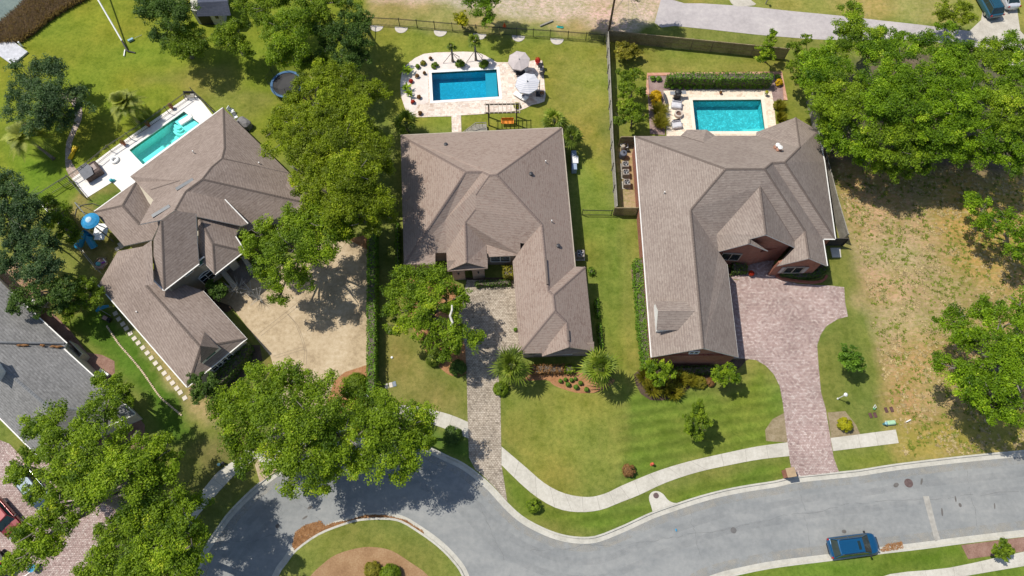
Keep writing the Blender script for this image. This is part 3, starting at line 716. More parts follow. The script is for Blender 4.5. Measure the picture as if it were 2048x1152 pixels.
def gable(L_, A_, R_, m, root, back, z0, drop=.16, th=.25, name='gable_wall'):
    """wall under two rakes; L_,A_,R_ roof points, moved back under the roof"""
    s = Vector((back[0],back[1],0)); pts = [Vector(L_)+s, Vector(A_)+s, Vector(R_)+s]
    c = (pts[0]+pts[2])/2
    l = pts[0]+(pts[2]-pts[0]).normalized()*.35; r = pts[2]-(pts[2]-pts[0]).normalized()*.35
    f = [Vector((l.x,l.y,z0)),Vector((r.x,r.y,z0)),Vector((r.x,r.y,pts[2].z-drop+.1)),Vector((pts[1].x,pts[1].y,pts[1].z-drop)),Vector((l.x,l.y,pts[0].z-drop+.1))]
    d = s.normalized()*th; b = [p+d for p in f]
    mb = MB(); mb.add(f+b,[(0,1,2,3,4),(9,8,7,6,5)]+[(i,5+i,5+(i+1)%5,(i+1)%5) for i in range(5)])
    mb.build(name, m, root); return l, r
def window(root, a, b, t, w, h, zc, m_frame, m_glass, name='window', arch=False, mull=1, rows=0, proud=.05, flip=1):
    """window on the wall line a->b (world xy) at fraction t; outside is right of a->b times flip"""
    a = Vector((a[0],a[1],0)); b = Vector((b[0],b[1],0)); d = (b-a).normalized(); n = Vector((d.y,-d.x,0))*flip
    c = a+(b-a)*t+Vector((0,0,zc)); ang = math.atan2(d.y,d.x)
    off = Vector(root.location)
    mb = MB(); fw = .09
    for dx,dz,sx,sz in ((-w/2,0,fw,h),(w/2,0,fw,h),(0,-h/2,w+fw,fw),(0,h/2,w+fw,fw)):
        p = c+d*dx+Vector((0,0,dz))+n*proud; mb.box(p-off,(sx,.12,sz),ang)
    for i in range(mull):
        p = c+d*(-w/2+w*(i+1)/(mull+1))+n*proud; mb.box(p-off,(.09,.11,h),ang)
    for i in range(rows):
        p = c+Vector((0,0,-h/2+h*(i+1)/(rows+1)))+n*proud; mb.box(p-off,(w,.06,.035),ang)
    if arch:
        pts = [c+d*(math.cos(k)*w/2)+Vector((0,0,h/2+math.sin(k)*w*.28))+n*proud-off for k in np.linspace(0,math.pi,9)]
        mb.tube(pts,.05,5)
    fr = mb.build(name, m_frame, root, world=False)
    g = MB(); p = c+n*(proud*.4)-off; g.box(p,(w-.02,.05,h-.02),ang)
    if arch:
        vs=[]; ks=np.linspace(0,math.pi,9)
        for k in ks: vs.append(c+d*(math.cos(k)*w/2*.98)+Vector((0,0,h/2+math.sin(k)*w*.28))+n*(proud*.9)-off)
        g.add(vs,[tuple(range(9))])
    g.build('pane', m_glass, fr, world=False)
    return fr
M_GLASS = plain('window_glass',(.02,.026,.032),.12,.6,0,.2)
M_WHITE = plain('white_trim',(.74,.72,.67),.6,.3,0,.05)
M_BTRIM = plain('beige_trim',(.40,.34,.27),.7,.3,0,.08)
M_RED = brick_mat('red_brick',(.36,.115,.065),(.26,.075,.045),(.32,.25,.2))
M_TANB = brick_mat('blush_brick',(.40,.30,.24),(.30,.21,.17),(.42,.37,.31))
M_STUC = ground_mat('cream_stucco',[(.42,.38,.30),(.50,.45,.36),(.56,.51,.42)],.5,3,30,.9,.1)
M_ROOF1 = roof_mat('roof_brown',[(.17,.130,.107),(.232,.180,.150),(.29,.230,.194),(.345,.282,.24)], rib=.6)
M_ROOF2 = roof_mat('roof_mauve',[(.18,.120,.097),(.26,.192,.157),(.33,.262,.218),(.24,.158,.128)], rib=.45)
M_ROOF3 = roof_mat('roof_taupe',[(.18,.14,.12),(.24,.19,.162),(.295,.242,.205),(.35,.29,.25)], rib=.6)
M_ROOF0 = roof_mat('roof_slate',[(.115,.113,.110),(.178,.174,.168),(.238,.232,.224),(.305,.298,.288)], rib=.7)
M_CAP = plain('ridge_brown',(.17,.135,.115),.95,.1,0,.12,8)
M_CAP0 = plain('ridge_grey',(.20,.205,.21),.95,.1,0,.12,8)
M_DARK = plain('dark_metal',(.035,.035,.04),.5,.4,0,.1)

def Z3(x,y): return (1220+x/3.716, 230+y/3.716)
def Z4(x,y): return (1220+x/3.6, 480+y/3.6)
# ---------------------------------------------------------------- right house, red brick
RE = 3.4
V3 = {}
def v3(n,p,z,lock=False): V3[n] = (p[0],p[1],z,lock)
for n,p in dict(a=Z3(185,157),b1=Z3(525,155),b2=Z3(570,110),b3=Z3(720,110),b4=Z3(780,153),c1=Z3(1085,153),c1b=Z3(1088,127),c2=Z3(1380,18),c3=Z3(1545,115),d1=Z3(1592,350),d2=Z3(1672,920),d3=Z3(1580,920),e1=Z3(1612,1120),f1=Z3(1240,1122),w1=Z4(300,845),w2=Z4(924,845),w0=Z3(872,1110)).items(): v3(n,p,RE,True)
v3('e2',Z3(1482,1066),5.2); v3('g2',Z3(1450,862),5.2)
v3('m1',Z3(860,400),8.2); v3('m2',Z3(1150,400),8.4); v3('m3',Z3(1205,354),7.5); v3('m4',Z3(1300,350),7.7); v3('m5',Z3(1412,240),6.0)
v3('r1',Z3(600,705),6.0); v3('r2',Z4(672,780),6.0)
v3('bb',Z3(693,178),4.4); v3('bv',Z3(695,207),4.3)
v3('h1',Z3(1115,530),7.2); v3('h2',Z3(1160,890),7.2); v3('h3',Z3(1370,940),3.9); v3('h3b',Z3(1375,985),3.8); v3('h4',Z3(792,888),3.6); v3('h5',Z3(806,1016),3.5)
v3('h6',Z3(1040,922),5.4); v3('h7',Z3(1035,955),5.3); v3('h8',Z3(1175,1010),4.2)
v3('hv',Z3(1250,700),6.2)
PT = .62
F3 = [(['a','b1','bv','b4','c1','m5','m4','m3','m2','m1'],PT),
      (['b1','b2','b3','bb','bv'],.5),(['b3','b4','bv','bb'],.5),
      (['c1','c1b','c2','m5'],PT),(['c2','c3','d1','d2','m4','m5'],PT),
      (['m4','d2','d3','m3'],PT),(['m3','d3','g2','m2'],PT),
      (['g2','d3','e1','e2'],PT),(['g2','e2','f1','h3b','h3'],PT),
      (['m1','m2','g2','h3','h1','h4','h5','r1'],.95),
      (['h1','h3','h3b','h2'],.8),(['h1','h2','h6','h7','h5','h4'],.8),(['h6','h8','h7'],.6),
      (['a','m1','r1','r2','w1'],PT),(['r1','h5','w0','w2','r2'],PT)]
F3[5]=(F3[5][0],.8)
F3[6] = (['m3','d3','g2','m2'],PT)
P3 = solve_roof(V3, F3)
c = G(1460,430,0)
house3 = thing('house','large red brick house with a taupe shingle roof and rose paver drive','house',(c.x,c.y,0))
build_roof(P3, F3, M_ROOF3, M_WHITE, house3, gutters=(['a','w1'],['w0','w2'],['d2','d3'],['c3','d1','d2'],['d3','e1']), cap=M_CAP)
wallbox([Z3(185,157),Z3(1085,153),Z3(1088,127),Z3(1380,18),Z3(1545,115),Z3(1592,350),Z3(1672,920),Z3(1600,921),Z3(1400,905),Z3(1100,905),Z3(800,975),Z3(868,1110),Z4(924,845),Z4(300,845)], RE, .2, M_RED, house3)
# gable ends and the entry court
l,r = gable(P3['w1'],P3['r2'],P3['w2'],M_RED,house3,(.0,.35),0); 
window(house3,l,r,.30,1.1,1.5,1.5,M_BTRIM,M_GLASS); window(house3,l,r,.62,1.1,1.5,1.5,M_BTRIM,M_GLASS); window(house3,l,r,.47,.9,.7,4.1,M_WHITE,M_GLASS,name='vent')
l,r = gable(P3['f1'],P3['e2'],P3['e1'],M_RED,house3,(-.05,.35),0); e_l,e_r = l,r
window(house3,l,r,.47,1.9,1.5,1.6,M_BTRIM,M_GLASS); 
off = Vector(house3.location); d_ = (r-l).normalized(); n_ = Vector((d_.y,-d_.x,0))
for k in (-1,1):
    sb = MB(); p = l+(r-l)*.47+d_*k*1.25; sb.box(Vector((p.x,p.y,1.6))+n_*.06-off,(.38,.06,1.5),math.atan2(d_.y,d_.x)); L(sb,'shutter',plain('pale_shutter',(.42,.38,.36),.6),house3)
l,r = gable(P3['h5'],P3['h7'],P3['h8'],M_RED,house3,(-.05,.4),0)
window(house3,l,r,.36,2.0,1.6,2.1,M_BTRIM,M_GLASS); bay_l,bay_r = l,r
gable(P3['h6'],P3['h2'],P3['h3b'],M_RED,house3,(-.05,.4),0)
mb = MB()   # block under the two front gables and the right wing
q = [P3['h5'],P3['h8'],P3['h3b'],P3['h3'],P3['h1'],P3['h4']]
mb.prism([(p.x,p.y) for p in [P3['h5']+Vector((.5,.6,0)),P3['h8']+Vector((-.3,.6,0)),P3['h3b']+Vector((-.1,.7,0)),P3['h1'],P3['h4']+Vector((.5,0,0))]],0,3.1); mb.build('wall',M_RED,house3)
mb = MB(); mb.prism([(p.x,p.y) for p in [P3['f1']+Vector((.45,.5,0)),P3['e1']+Vector((-.45,.5,0)),P3['d3']+Vector((-.4,.2,0)),P3['h3']+Vector((.3,0,0))]],0,2.85); mb.build('wall',M_RED,house3)
# dormer on the left wing
dz = lambda x,y,z: G(*Z4(x,y),z)
def onroof(px, fac, P=P3, lift=0):
    """where a sight line meets the plane of a facet"""
    q = [P[n] for n in fac]; c0 = sum(q,Vector((0,0,0)))/len(q); nr = Vector((0,0,0))
    for i in range(len(q)): nr += (q[i]-c0).cross(q[(i+1)%len(q)]-c0)
    a = G(px[0],px[1],0); o = Vector((0,0,H)); d = a-o; t = (c0-o).dot(nr)/d.dot(nr); return o+d*t+Vector((0,0,lift))
LW = F3[13][0]
A1 = onroof(Z4(612,510),LW); A0 = Vector(G(*Z4(345,510),A1.z)); B0 = G(*Z4(332,650),A1.z-1.15); B1 = onroof(Z4(492,650),LW); C0 = G(*Z4(317,440),A1.z-1.15); C1 = onroof(Z4(540,440),LW)
B0.z = B1.z if abs(B1.z-B0.z)<.6 else B0.z
V4 = dict(p=A0,q=A1,s=B1,t=B0,x=C0,y=C1)
dm = MB(); dm.uv=[]
def roofquad(mb,q):
    q=[Vector(p) for p in q]; n=(q[1]-q[0]).cross(q[2]-q[0]); 
    if n.z<0: q=q[::-1]; n=-n
    n.normalize(); hz=Vector((-n.y,n.x,0)).normalized(); sl=n.cross(hz); b=len(mb.v)
    mb.v += [tuple(p) for p in q]; mb.f.append(tuple(range(b,b+len(q)))); mb.m.append(0); mb.uv += [(p.dot(hz),p.dot(sl)) for p in q]
roofquad(dm,[A0,A1,B1,B0]); roofquad(dm,[A0,A1,C1,C0]); dr = dm.build('dormer',M_ROOF3,house3)
w_ = MB(); e = Vector((.18,0,0)); w_.add([B0+e+Vector((0,.12,-.05)),A0+e-Vector((0,0,.07)),C0+e-Vector((0,.12,.05)),C0+e-Vector((0,.12,1.2)),B0+e+Vector((0,.12,-1.2))],[(0,1,2,3,4)])
f2 = e*3.2; w_.add([B0+e+Vector((0,.12,-.05)),B1+Vector((0,.12,-.05)),B1+Vector((-.1,.12,-.3)),B0+e+Vector((0,.12,-1.2))],[(0,1,2,3)])
cb_build(w_,'dormer_wall',M_WHITE,dr,house3)
# roof vents and pipe
def vent(root, p, kind=0, name='roof_vent'):
    mb = MB(); 
    if kind == 0: mb.lathe([(.19,-.1),(.19,.06),(.24,.08),(.22,.18),(.06,.24)],tuple(p),12)
    else: mb.lathe([(.06,-.1),(.06,.35),(.07,.36)],tuple(p),8)
    return mb.build(name, M_DARK if kind==0 else M_WHITE, root)
b3 = F3[0][0]
for x,y in ((1232,230),(1250,248)):
    p = onroof(Z3(x,y+18),b3); mb = MB(); mb.box(p+Vector((0,0,.05)),(.5,.4,.5)); mb.lathe([(.1,.2),(.1,.55),(.26,.58),(.26,.7),(.05,.78)],tuple(p),12,mi=1); mb.build('flue',[plain('flue_terracotta',(.42,.22,.15)),M_WHITE],house3)
vent(house3,onroof(Z3(402,582),F3[13][0]),1)

# ---------------------------------------------------------------- middle house
RE = 3.0
def Q1(x,y): return (760+x/3.6,240+y/3.6)
def Q2(x,y): return (760+x/3.6,500+y/3.6)
V2 = {}
def v2(n,p,z,lock=False): V2[n]=(p[0],p[1],z,lock)
for n,p in dict(A=Q1(148,112),B=Q1(1308,57),C=Q1(1402,1056),D=Q2(1478,122),E=Q2(1540,728),Fl=Q2(1168,766),F0=Q2(1165,742),Gl=Q2(1005,745),W=Q2(955,80),W1=Q1(1022,985),
                N1=Q1(485,1085),N2=Q1(775,1066),N3=Q1(765,897),O1=Q1(785,985),O2=Q1(1012,975),S1=Q1(478,955),S2=Q1(398,957),S3=Q1(398,1040),S4=Q1(172,1040)).items(): v2(n,p,RE,True)
v2('P1',Q1(840,393),8.2); v2('P1b',Q1(790,397),8.2); v2('P2',Q1(617,373),7.6); v2('P2b',Q1(737,373),7.6)
v2('k1',Q1(688,540),7.2); v2('k2',Q1(686,642),6.6); v2('k3',Q1(614,735),5.5); v2('k4',Q1(623,1026),4.8)
v2('vl',Q1(472,719),4.6)
v2('h1',Q1(1165,750),5.8); v2('h2',Q2(1212,292),5.8); v2('h3',Q2(1248,325),6.4); v2('h4',Q2(1260,436),6.4); v2('h5',Q2(1343,520),5.0); v2('h6',Q2(1360,700),5.0)
v2('vv',Q1(1042,889),4.0); v2('O3',Q1(1010,884),3.9)
F2_ = [(['A','B','P1','P1b','P2b','P2'],.62),
      (['A','P2','S4'],.62),(['P2','P2b','vl','S1','S2','S3','S4'],.62),
      (['P2b','P1b','k1','k2','k3','k4','N1','S1','vl'],.62),
      (['P1b','P1','h1','vv','O3','O2','k2','k1'],.62),
      (['k2','O2','O1','N3','k3'],.62),(['k3','N3','N2','k4'],.62),
      (['B','C','h2','h1','P1'],.62),(['h1','h2','h3','h4','Gl','W','W1','vv'],.62),
      (['C','D','h3','h2'],.62),(['D','E','h6','h5','h4','h3'],.62),
      (['h4','h5','F0','Gl'],.62),(['h5','h6','Fl','F0'],.62)]
V2['W'] = Q2(955,82)+(RE,True); V2['W1'] = Q1(955,1012)+(RE,True)
F2_[8] = (['h1','h2','h3','h4','Gl','W','vv'],.62)
P2 = solve_roof(V2, F2_)
c = G(985,430,0)
house2 = thing('house','beige brick house with a mauve brown roof behind the narrow tan paver driveway','house',(c.x,c.y,0))
build_roof(P2, F2_, M_ROOF2, M_BTRIM, house2, gutters=(['B','C'],['A','B']), cap=plain('ridge_mauve',(.23,.175,.15),.95,.1,0,.12,8))
wallbox([Q1(148,112),Q1(1308,57),Q1(1402,1056),Q2(1478,122),Q2(1540,728),Q2(1005,745),Q2(955,82),Q1(950,985),Q1(775,985),Q1(485,985),Q1(478,955),Q1(398,957),Q1(398,1040),Q1(172,1040)], RE,.42, M_TANB, house2)
# porch
def roofpent(root,a,b,dz,m,depth,name='porch_roof'):
    """short shingled skirt roof below a gable"""
    a=Vector(a);b=Vector(b); mb=MB(); mb.uv=[]; u=Vector((0,depth,dz)); roofquad(mb,[a,b,b+u,a+u]); 
    k=len(mb.v); mb.v += [tuple(a),tuple(b),(b.x,b.y,b.z-.14),(a.x,a.y,a.z-.14)]; mb.f.append((k+3,k+2,k+1,k)); mb.m.append(0); mb.uv += [(0,0)]*4
    return mb.build(name,m,root)
pa = P2['N1']; pb = P2['N2']; n1=G(*Q1(487,1090),RE-.05); n2=G(*Q1(775,1070),RE-.05)
# gable face set back, with the skirt in front of it
ap = P2['k4']; g_l = Vector((P2['N1'].x+.25,P2['N1'].y+1.0,3.6)); g_r = Vector((P2['N2'].x-.25,P2['N2'].y+.8,3.6))
roofpent(house2,n1,n2,.55,M_ROOF2,1.0)
mb = MB(); mb.add([g_l-Vector((0,0,.3)),g_r-Vector((0,0,.3)),ap+Vector((0,.5,-.15)),g_l+Vector((0,1.2,0)),g_r+Vector((0,1.2,0))],[(0,1,2)]); mb.build('gable_wall',M_BTRIM,house2)
# porch piers and arch
a = Vector((n1.x+.4,n1.y+.45,0)); b = Vector((n2.x-.4,n2.y+.4,0)); d=(b-a).normalized(); ang=math.atan2(d.y,d.x); off=Vector(house2.location)
mb = MB(); Wd=(b-a).length
for t in (.65,Wd-.65): p=a+d*t; mb.box((p.x,p.y,1.42),(1.3,.5,2.84),ang)
ks=np.linspace(0,math.pi,11); vs=[]
w=Wd-2.6
for yy in (-.25,.25):
    for k in ks: q=a+d*(Wd/2-math.cos(k)*w/2); n=Vector((-d.y,d.x,0))*yy; vs.append((q.x+n.x,q.y+n.y,2.1+math.sin(k)*.45))
    for k in ks: q=a+d*(Wd/2-math.cos(k)*w/2); n=Vector((-d.y,d.x,0))*yy; vs.append((q.x+n.x,q.y+n.y,2.84))
fs=[]
for i in range(10): fs+=[(i,i+1,12+i,11+i),(22+i,33+i,34+i,23+i),(i,22+i,23+i,i+1)]
mb.add(vs,fs); mb.build('porch_pier',M_TANB,house2)
for t in (.65,Wd-.65):
    p=a+d*t+Vector((d.y,-d.x,0))*.35; mb=MB(); mb.lathe([(.03,-.2),(.09,-.15),(.11,.1),(.02,.2)],(p.x,p.y,1.9),6); mb.build('lantern',M_DARK,house2)
a=G(*Q1(775,985),RE)+Vector((.2,.42,0)); b=G(*Q1(950,985),RE)+Vector((0,.42,0))
window(house2,a,b,.47,2.1,1.4,1.65,M_WHITE,M_GLASS,rows=2)
# garage front: gable over a skirt
e1=G(*Q2(1168,767),RE-.05); e2=G(*Q2(1540,728),RE-.05); roofpent(house2,e1,e2,.5,M_ROOF2,.85)
ap=P2['h6']; g_l=Vector((P2['Fl'].x+.35,P2['Fl'].y+.85,3.5)); g_r=Vector((P2['E'].x-.35,P2['E'].y+.75,3.5))
mb = MB(); mb.add([g_l-Vector((0,0,.3)),g_r-Vector((0,0,.3)),ap+Vector((0,.5,-.15)),g_l+Vector((0,1.4,0)),g_r+Vector((0,1.4,0))],[(0,1,2)]); mb.build('gable_wall',M_BTRIM,house2)
a=G(*Q2(1005,745),RE)+Vector((.4,.42,0)); b=G(*Q2(1540,728),RE)+Vector((-.4,.42,0))
window(house2,a,b,.14,.7,.8,1.9,M_DARK,M_GLASS); window(house2,a,b,.62,1.8,1.4,1.6,M_WHITE,M_GLASS)
for fi,(x,y,k) in enumerate(((475,175,0),(1088,386,0),(1192,300,1),(1235,728,1),(1284,903,0))):
    fac = F2_[0][0] if fi==0 else F2_[7][0]; vent(house2,onroof(Q1(x,y+5),fac,P2),k)
for (x0,y0,x1,y1) in ((1192,65,1206,250),(1352,575,1358,655)):
    p=onroof(Q2(x0,y0),F2_[8][0] if x0<1300 else F2_[12][0],P2,.05); q=onroof(Q2(x1,y1),F2_[8][0] if x0<1300 else F2_[12][0],P2,.05)
    mb=MB(); mb.tube([p,q],.13,6); mb.build('ridge_vent',M_CAP,house2)

# ---------------------------------------------------------------- left house
def R1(x,y): return (180+x/4.114,200+y/4.114)
def R2(x,y): return (180+x/3.389,460+y/3.389)
def R01(x,y): return (x/3.84,380+y/3.84)
V1 = {}
def v1(n,p,z,lock=False): V1[n]=(p[0],p[1],z,lock)
ZP=3.0; ZU=5.0
for n,p in dict(T=R1(1095,65),a=R1(330,630),b=R1(378,674),c=R1(35,920),d=R01(952,430),e=R01(890,485),f=R01(757,727),g=R2(660,1063),h=R2(1063,733),i=R2(772,415)).items(): v1(n,p,ZP,True)
# garage wing
v1('gr1',R01(1165,385),6.0); v1('gr2',R2(745,800),6.2); v1('gq1',R01(1095,430),5.0); v1('gq2',R01(1120,725),4.9); v1('gq3',R01(1185,735),5.2)
v1('gj',R2(378,372),6.2); v1('gk',R2(640,640),6.2)
Fg = [(['f','g','gr2','gk','gj','gq1','e'],.62),(['gj','gk','gr2','h','i'],.62),(['g','h','gr2'],.9)]
# simple: garage roof is a long gable with hipped end
V1g = dict(f=R01(757,727)+(ZP,True),g=R2(660,1063)+(ZP,True),h=R2(1063,733)+(ZP,True),i=R2(770,412)+(ZP,True),e=R01(905,470)+(ZP,True),
           j=R01(1105,432)+(5.4,False),k=R2(378,372)+(6.4,False),l=R2(748,790)+(6.2,False),n=R2(520,330)+(5.5,False))
Fg = [(['e','f','g','l','k','j'],.60),(['k','l','h','i','n'],.60),(['l','g','h'],.8)]
Pg = solve_roof(V1g,Fg)
c = G(350,480,0)
house1 = thing('house','cream stucco house with many brown gables set askew beside the white pool deck','house',(c.x,c.y,0))
build_roof(Pg,Fg,M_ROOF1,M_WHITE,house1,gutters=(['f','g'],['g','h'],['h','i']),cap=M_CAP)
# main roof
V1m = {}
def vm(n,p,z,lock=False): V1m[n]=(p[0],p[1],z,lock)
vm('T',R1(1095,65),ZP,True); vm('a',R1(330,630),ZP,True); vm('b',R1(378,674),ZP,True); vm('c',R1(35,920),ZP,True); vm('d',R01(952,430),ZP,True); vm('x',R1(1640,600),ZP,True)
vm('d2',R01(1100,432),4.4)
vm('m0',R1(1105,400),7.0); vm('m1',R1(1085,482),7.8); vm('m2',R1(1000,553),7.6); vm('m3',R1(925,650),8.0); vm('m4',R1(790,748),7.7); vm('m5',R1(700,905),8.0); vm('m6',R1(590,985),7.4)
vm('s1',R1(740,665),5.6); vm('s2',R1(410,1022),5.6); vm('n1',R1(262,870),4.5); vm('n2',R1(522,823),5.2,False); vm('q1',R1(500,740),5.0)
vm('y1',R1(1640,600),3.6); vm('y2',R1(1610,712),3.6); vm('y3',R1(1760,840),4.2); vm('y4',R1(1560,960),3.2); vm('y5',R1(1300,1075),3.6); vm('y5h',R1(1297,1018),4.8); vm('y6',R1(1107,820),6.1); vm('x2',R1(1950,900),3.0,True); vm('x3',R1(1900,1000),3.4,True)
vm('y7',R1(1245,1035),5.0); vm('v3',R1(885,960),7.2)
Fm = [(['T','a','s1','q1','n2','s2','m6','m5','m4','m3','m2','m1','m0'],.45),
      (['a','b','n2','q1','s1'],.5) ,
      (['T','m0','m1','y1','x'],.5),(['x','y1','y2','y3','x2'],.3),
      (['m1','m2','y2','y1'],.7),(['m2','m3','y3','y2'],.5),(['m3','m4','y6','y5','y4','y3'],.6),(['y3','y4','x3','x2'],.3),(['m4','m5','v3','y7','y5h','y6'],.5)]
Pm = solve_roof(V1m,Fm)
build_roof(Pm,Fm,M_ROOF1,M_WHITE,house1,gutters=(['T','a','b'],['y6','y5h']),cap=M_CAP)
# west wing: gabled cross roof beside the playground
V1w = {}
def vw(n,p,z,lock=False): V1w[n]=(p[0],p[1],z,lock)
vw('b',R1(380,672),ZP,True); vw('c',R1(35,920),ZP,True); vw('d',R01(952,430),ZP,True); vw('n1',R1(265,868),4.7); vw('n2',R1(522,825),5.0); vw('s2',R1(408,1024),5.4); vw('j',R01(1168,382),6.3); vw('dd',R01(1030,452),4.3); vw('r',R01(1238,235),7.0); vw('s0',R1(350,690),3.3)
Fw = [(['c','b','n1'],.5),(['b','n2','s2','n1'],.75),(['c','n1','s2','r','j','d'],.5)]
Pw = solve_roof(V1w,Fw)
build_roof(Pw,Fw,M_ROOF1,M_WHITE,house1,gutters=(['b','n2'],['c','b']),cap=M_CAP)
# tall front block: ridge, front slope and its left slope, a storey higher
V1t = {}
def vt(n,p,z,lock=False): V1t[n]=(p[0],p[1],z,lock)
ZT=5.3
vt('a',R2(437,340),ZT,True); vt('b',R2(503,408),ZT,True); vt('c',R2(738,228),ZT,True)
vt('t1',R01(1240,235),7.8); vt('t2',R01(1345,160),8.4); vt('t3',R01(1505,180),8.0); vt('t5',R01(1180,385),6.6); vt('j',R2(728,100),7.4); vt('q',R01(1180,520),6.1)
Ft = [(['t5','t1','b','a','q'],.6),(['t1','t2','t3','j','c','b'],.75)]
Pt = solve_roof(V1t,Ft)
build_roof(Pt,Ft,M_ROOF1,M_WHITE,house1,gutters=(['a','b'],['b','c']),cap=M_CAP)
# entry gable, east of it
V1e = {}
def ve(n,p,z,lock=False): V1e[n]=(p[0],p[1],z,lock)
ZE=4.6
ve('a',R2(738,190),ZE,True); ve('b',R2(846,300),ZE,True); ve('c',R2(1047,142),ZE,True); ve('r0',R2(728,60),8.0); ve('r1',R2(832,92),6.6); ve('s',R2(985,45),5.2); ve('k',R1(1235,1035),6.8); ve('t',R01(1520,195),7.7)
Fe = [(['a','b','r1','t'],.6),(['r1','b','c'],.8),(['t','r1','c','s','k'],.6)]
Pe = solve_roof(V1e,Fe)
build_roof(Pe,Fe,M_ROOF1,M_WHITE,house1,gutters=(['a','b'],['b','c'],['c','s']),cap=M_CAP)
# dark strip: cross gable where wing and main roof meet
V1s = dict(a=R2(357,112)+(5.4,False),b=R2(418,70)+(6.2,False),c=R2(432,372)+(5.0,False),d=R2(375,375)+(5.1,False))
m_ = MB(); m_.uv=[]; z_=.12
pg = [onroof(V1s[k][:2],['e','f','g'],Pg,z_) if False else G(V1s[k][0],V1s[k][1],{'a':5.75,'b':6.9,'c':6.2,'d':6.0}[k]) for k in 'abcd']
roofquad(m_,pg); m_.build('roof_valley',M_ROOF1,house1)
# walls under it all
wallbox([R01(905,478),R01(757,727),R2(660,1063),R2(1063,733),R2(770,412),R2(560,300)],ZP,.42,M_STUC,house1)
wallbox([R1(1095,65),R1(1850,830),R1(1700,900),R1(1300,980),R2(700,60),R2(480,0),R01(952,440),R1(35,920),R1(378,674),R1(330,630)],ZP,.45,M_STUC,house1)
up = inset([(p.x,p.y) for p in (Pt['a'],Pt['b'],Pt['c'],Pt['t3'],Pt['t1'],Pt['t5'])],.45); mb=MB(); mb.prism(up,0,ZT-.05); mb.build('wall',M_STUC,house1)
ue = inset([(p.x,p.y) for p in (Pe['a'],Pe['b'],Pe['c'],Pe['s'],Pe['k'],Pe['t'])],1.6); mb=MB(); mb.prism(ue,0,3.2); mb.build('wall',M_STUC,house1)
# front face windows: two arched pairs, and green shuttered panes above
a_=Vector(Pt['b']);b_=Vector(Pt['c']); dn=(b_-a_); dn.z=0; dn.normalize(); nn=Vector((dn.y,-dn.x,0)); fa=a_-nn*.45; fb=b_-nn*.45+dn*2.2
mb=MB(); fc=fb-dn*2.3; w4=[(fa+dn*.3),(fc),(fc-nn*1.5),(fa+dn*.3-nn*1.5)]; mb.prism([(p.x,p.y) for p in w4],0,ZT-.2)
w4=[fc,fb,fb-nn*1.5,fc-nn*1.5]; mb.prism([(p.x,p.y) for p in w4],0,3.9); mb.build('wall',M_STUC,house1)
Lw=(fb-fa).length
window(house1,fa,fb,(Lw-2.6)/Lw,1.5,1.5,1.7,M_WHITE,M_GLASS,arch=True,mull=1,rows=1); window(house1,fa,fb,(Lw-.95)/Lw,1.5,1.5,1.7,M_WHITE,M_GLASS,arch=True,mull=1,rows=1)
M_GRN=plain('green_glass',(.05,.13,.10),.15,.6)
window(house1,fa,fb,(Lw-3.6)/Lw,1.0,.8,4.7,M_WHITE,M_GRN,mull=0); window(house1,fa,fb,(Lw-1.9)/Lw,1.0,.8,4.7,M_WHITE,M_GRN,mull=0)
# garage end: windows and dormer
a=Vector(Pg['g']);b=Vector(Pg['h']); dn=(b-a);dn.z=0;dn.normalize(); nn=Vector((dn.y,-dn.x,0)); fa=a-nn*.42+dn*.4; fb=b-nn*.42-dn*.4
window(house1,fa,fb,.44,1.3,1.2,1.75,M_WHITE,M_GLASS,mull=1,rows=1); window(house1,fa,fb,.62,1.3,1.2,1.75,M_WHITE,M_GLASS,mull=1,rows=1)
ha=Fg[2][0]
r0=onroof(R2(700,700),Fg[1][0],Pg,.1); D0=G(*R2(752,905),5.3); 
A1=onroof(R2(660,690),Fg[1][0],Pg,.15); A0=G(*R2(755,790),A1.z+.05); Lp=onroof(R2(750,905),ha,Pg,.15)
tip=G(*R2(748,785),6.3); pr=G(*R2(875,800),4.6); pl=G(*R2(752,905),4.5); bk=onroof(R2(780,693),Fg[1][0],Pg,.1)
mb=MB(); mb.uv=[]; roofquad(mb,[tip,pl,pr]); roofquad(mb,[tip,pr,bk]); dd=mb.build('dormer',M_ROOF1,house1)
mb=MB(); inn=-nn*.35
mb.add([pl+inn+Vector((0,0,-.08)),pr+inn+Vector((0,0,-.08)),pr+inn+Vector((0,0,-1.1)),pl+inn+Vector((0,0,-1.1)),bk+Vector((0,0,-1))],[(3,2,1,0),(1,2,4)])
cb_build(mb,'dormer_wall',M_WHITE,dd,house1)
mb=MB(); cc=(pl+pr)/2+inn*.8; mb.box((cc.x,cc.y,(pl.z+pr.z)/2-.45),(1.1,.12,.45),math.atan2(dn.y,dn.x)); cb_build(mb,'dormer_window',M_GRN,dd,house1)
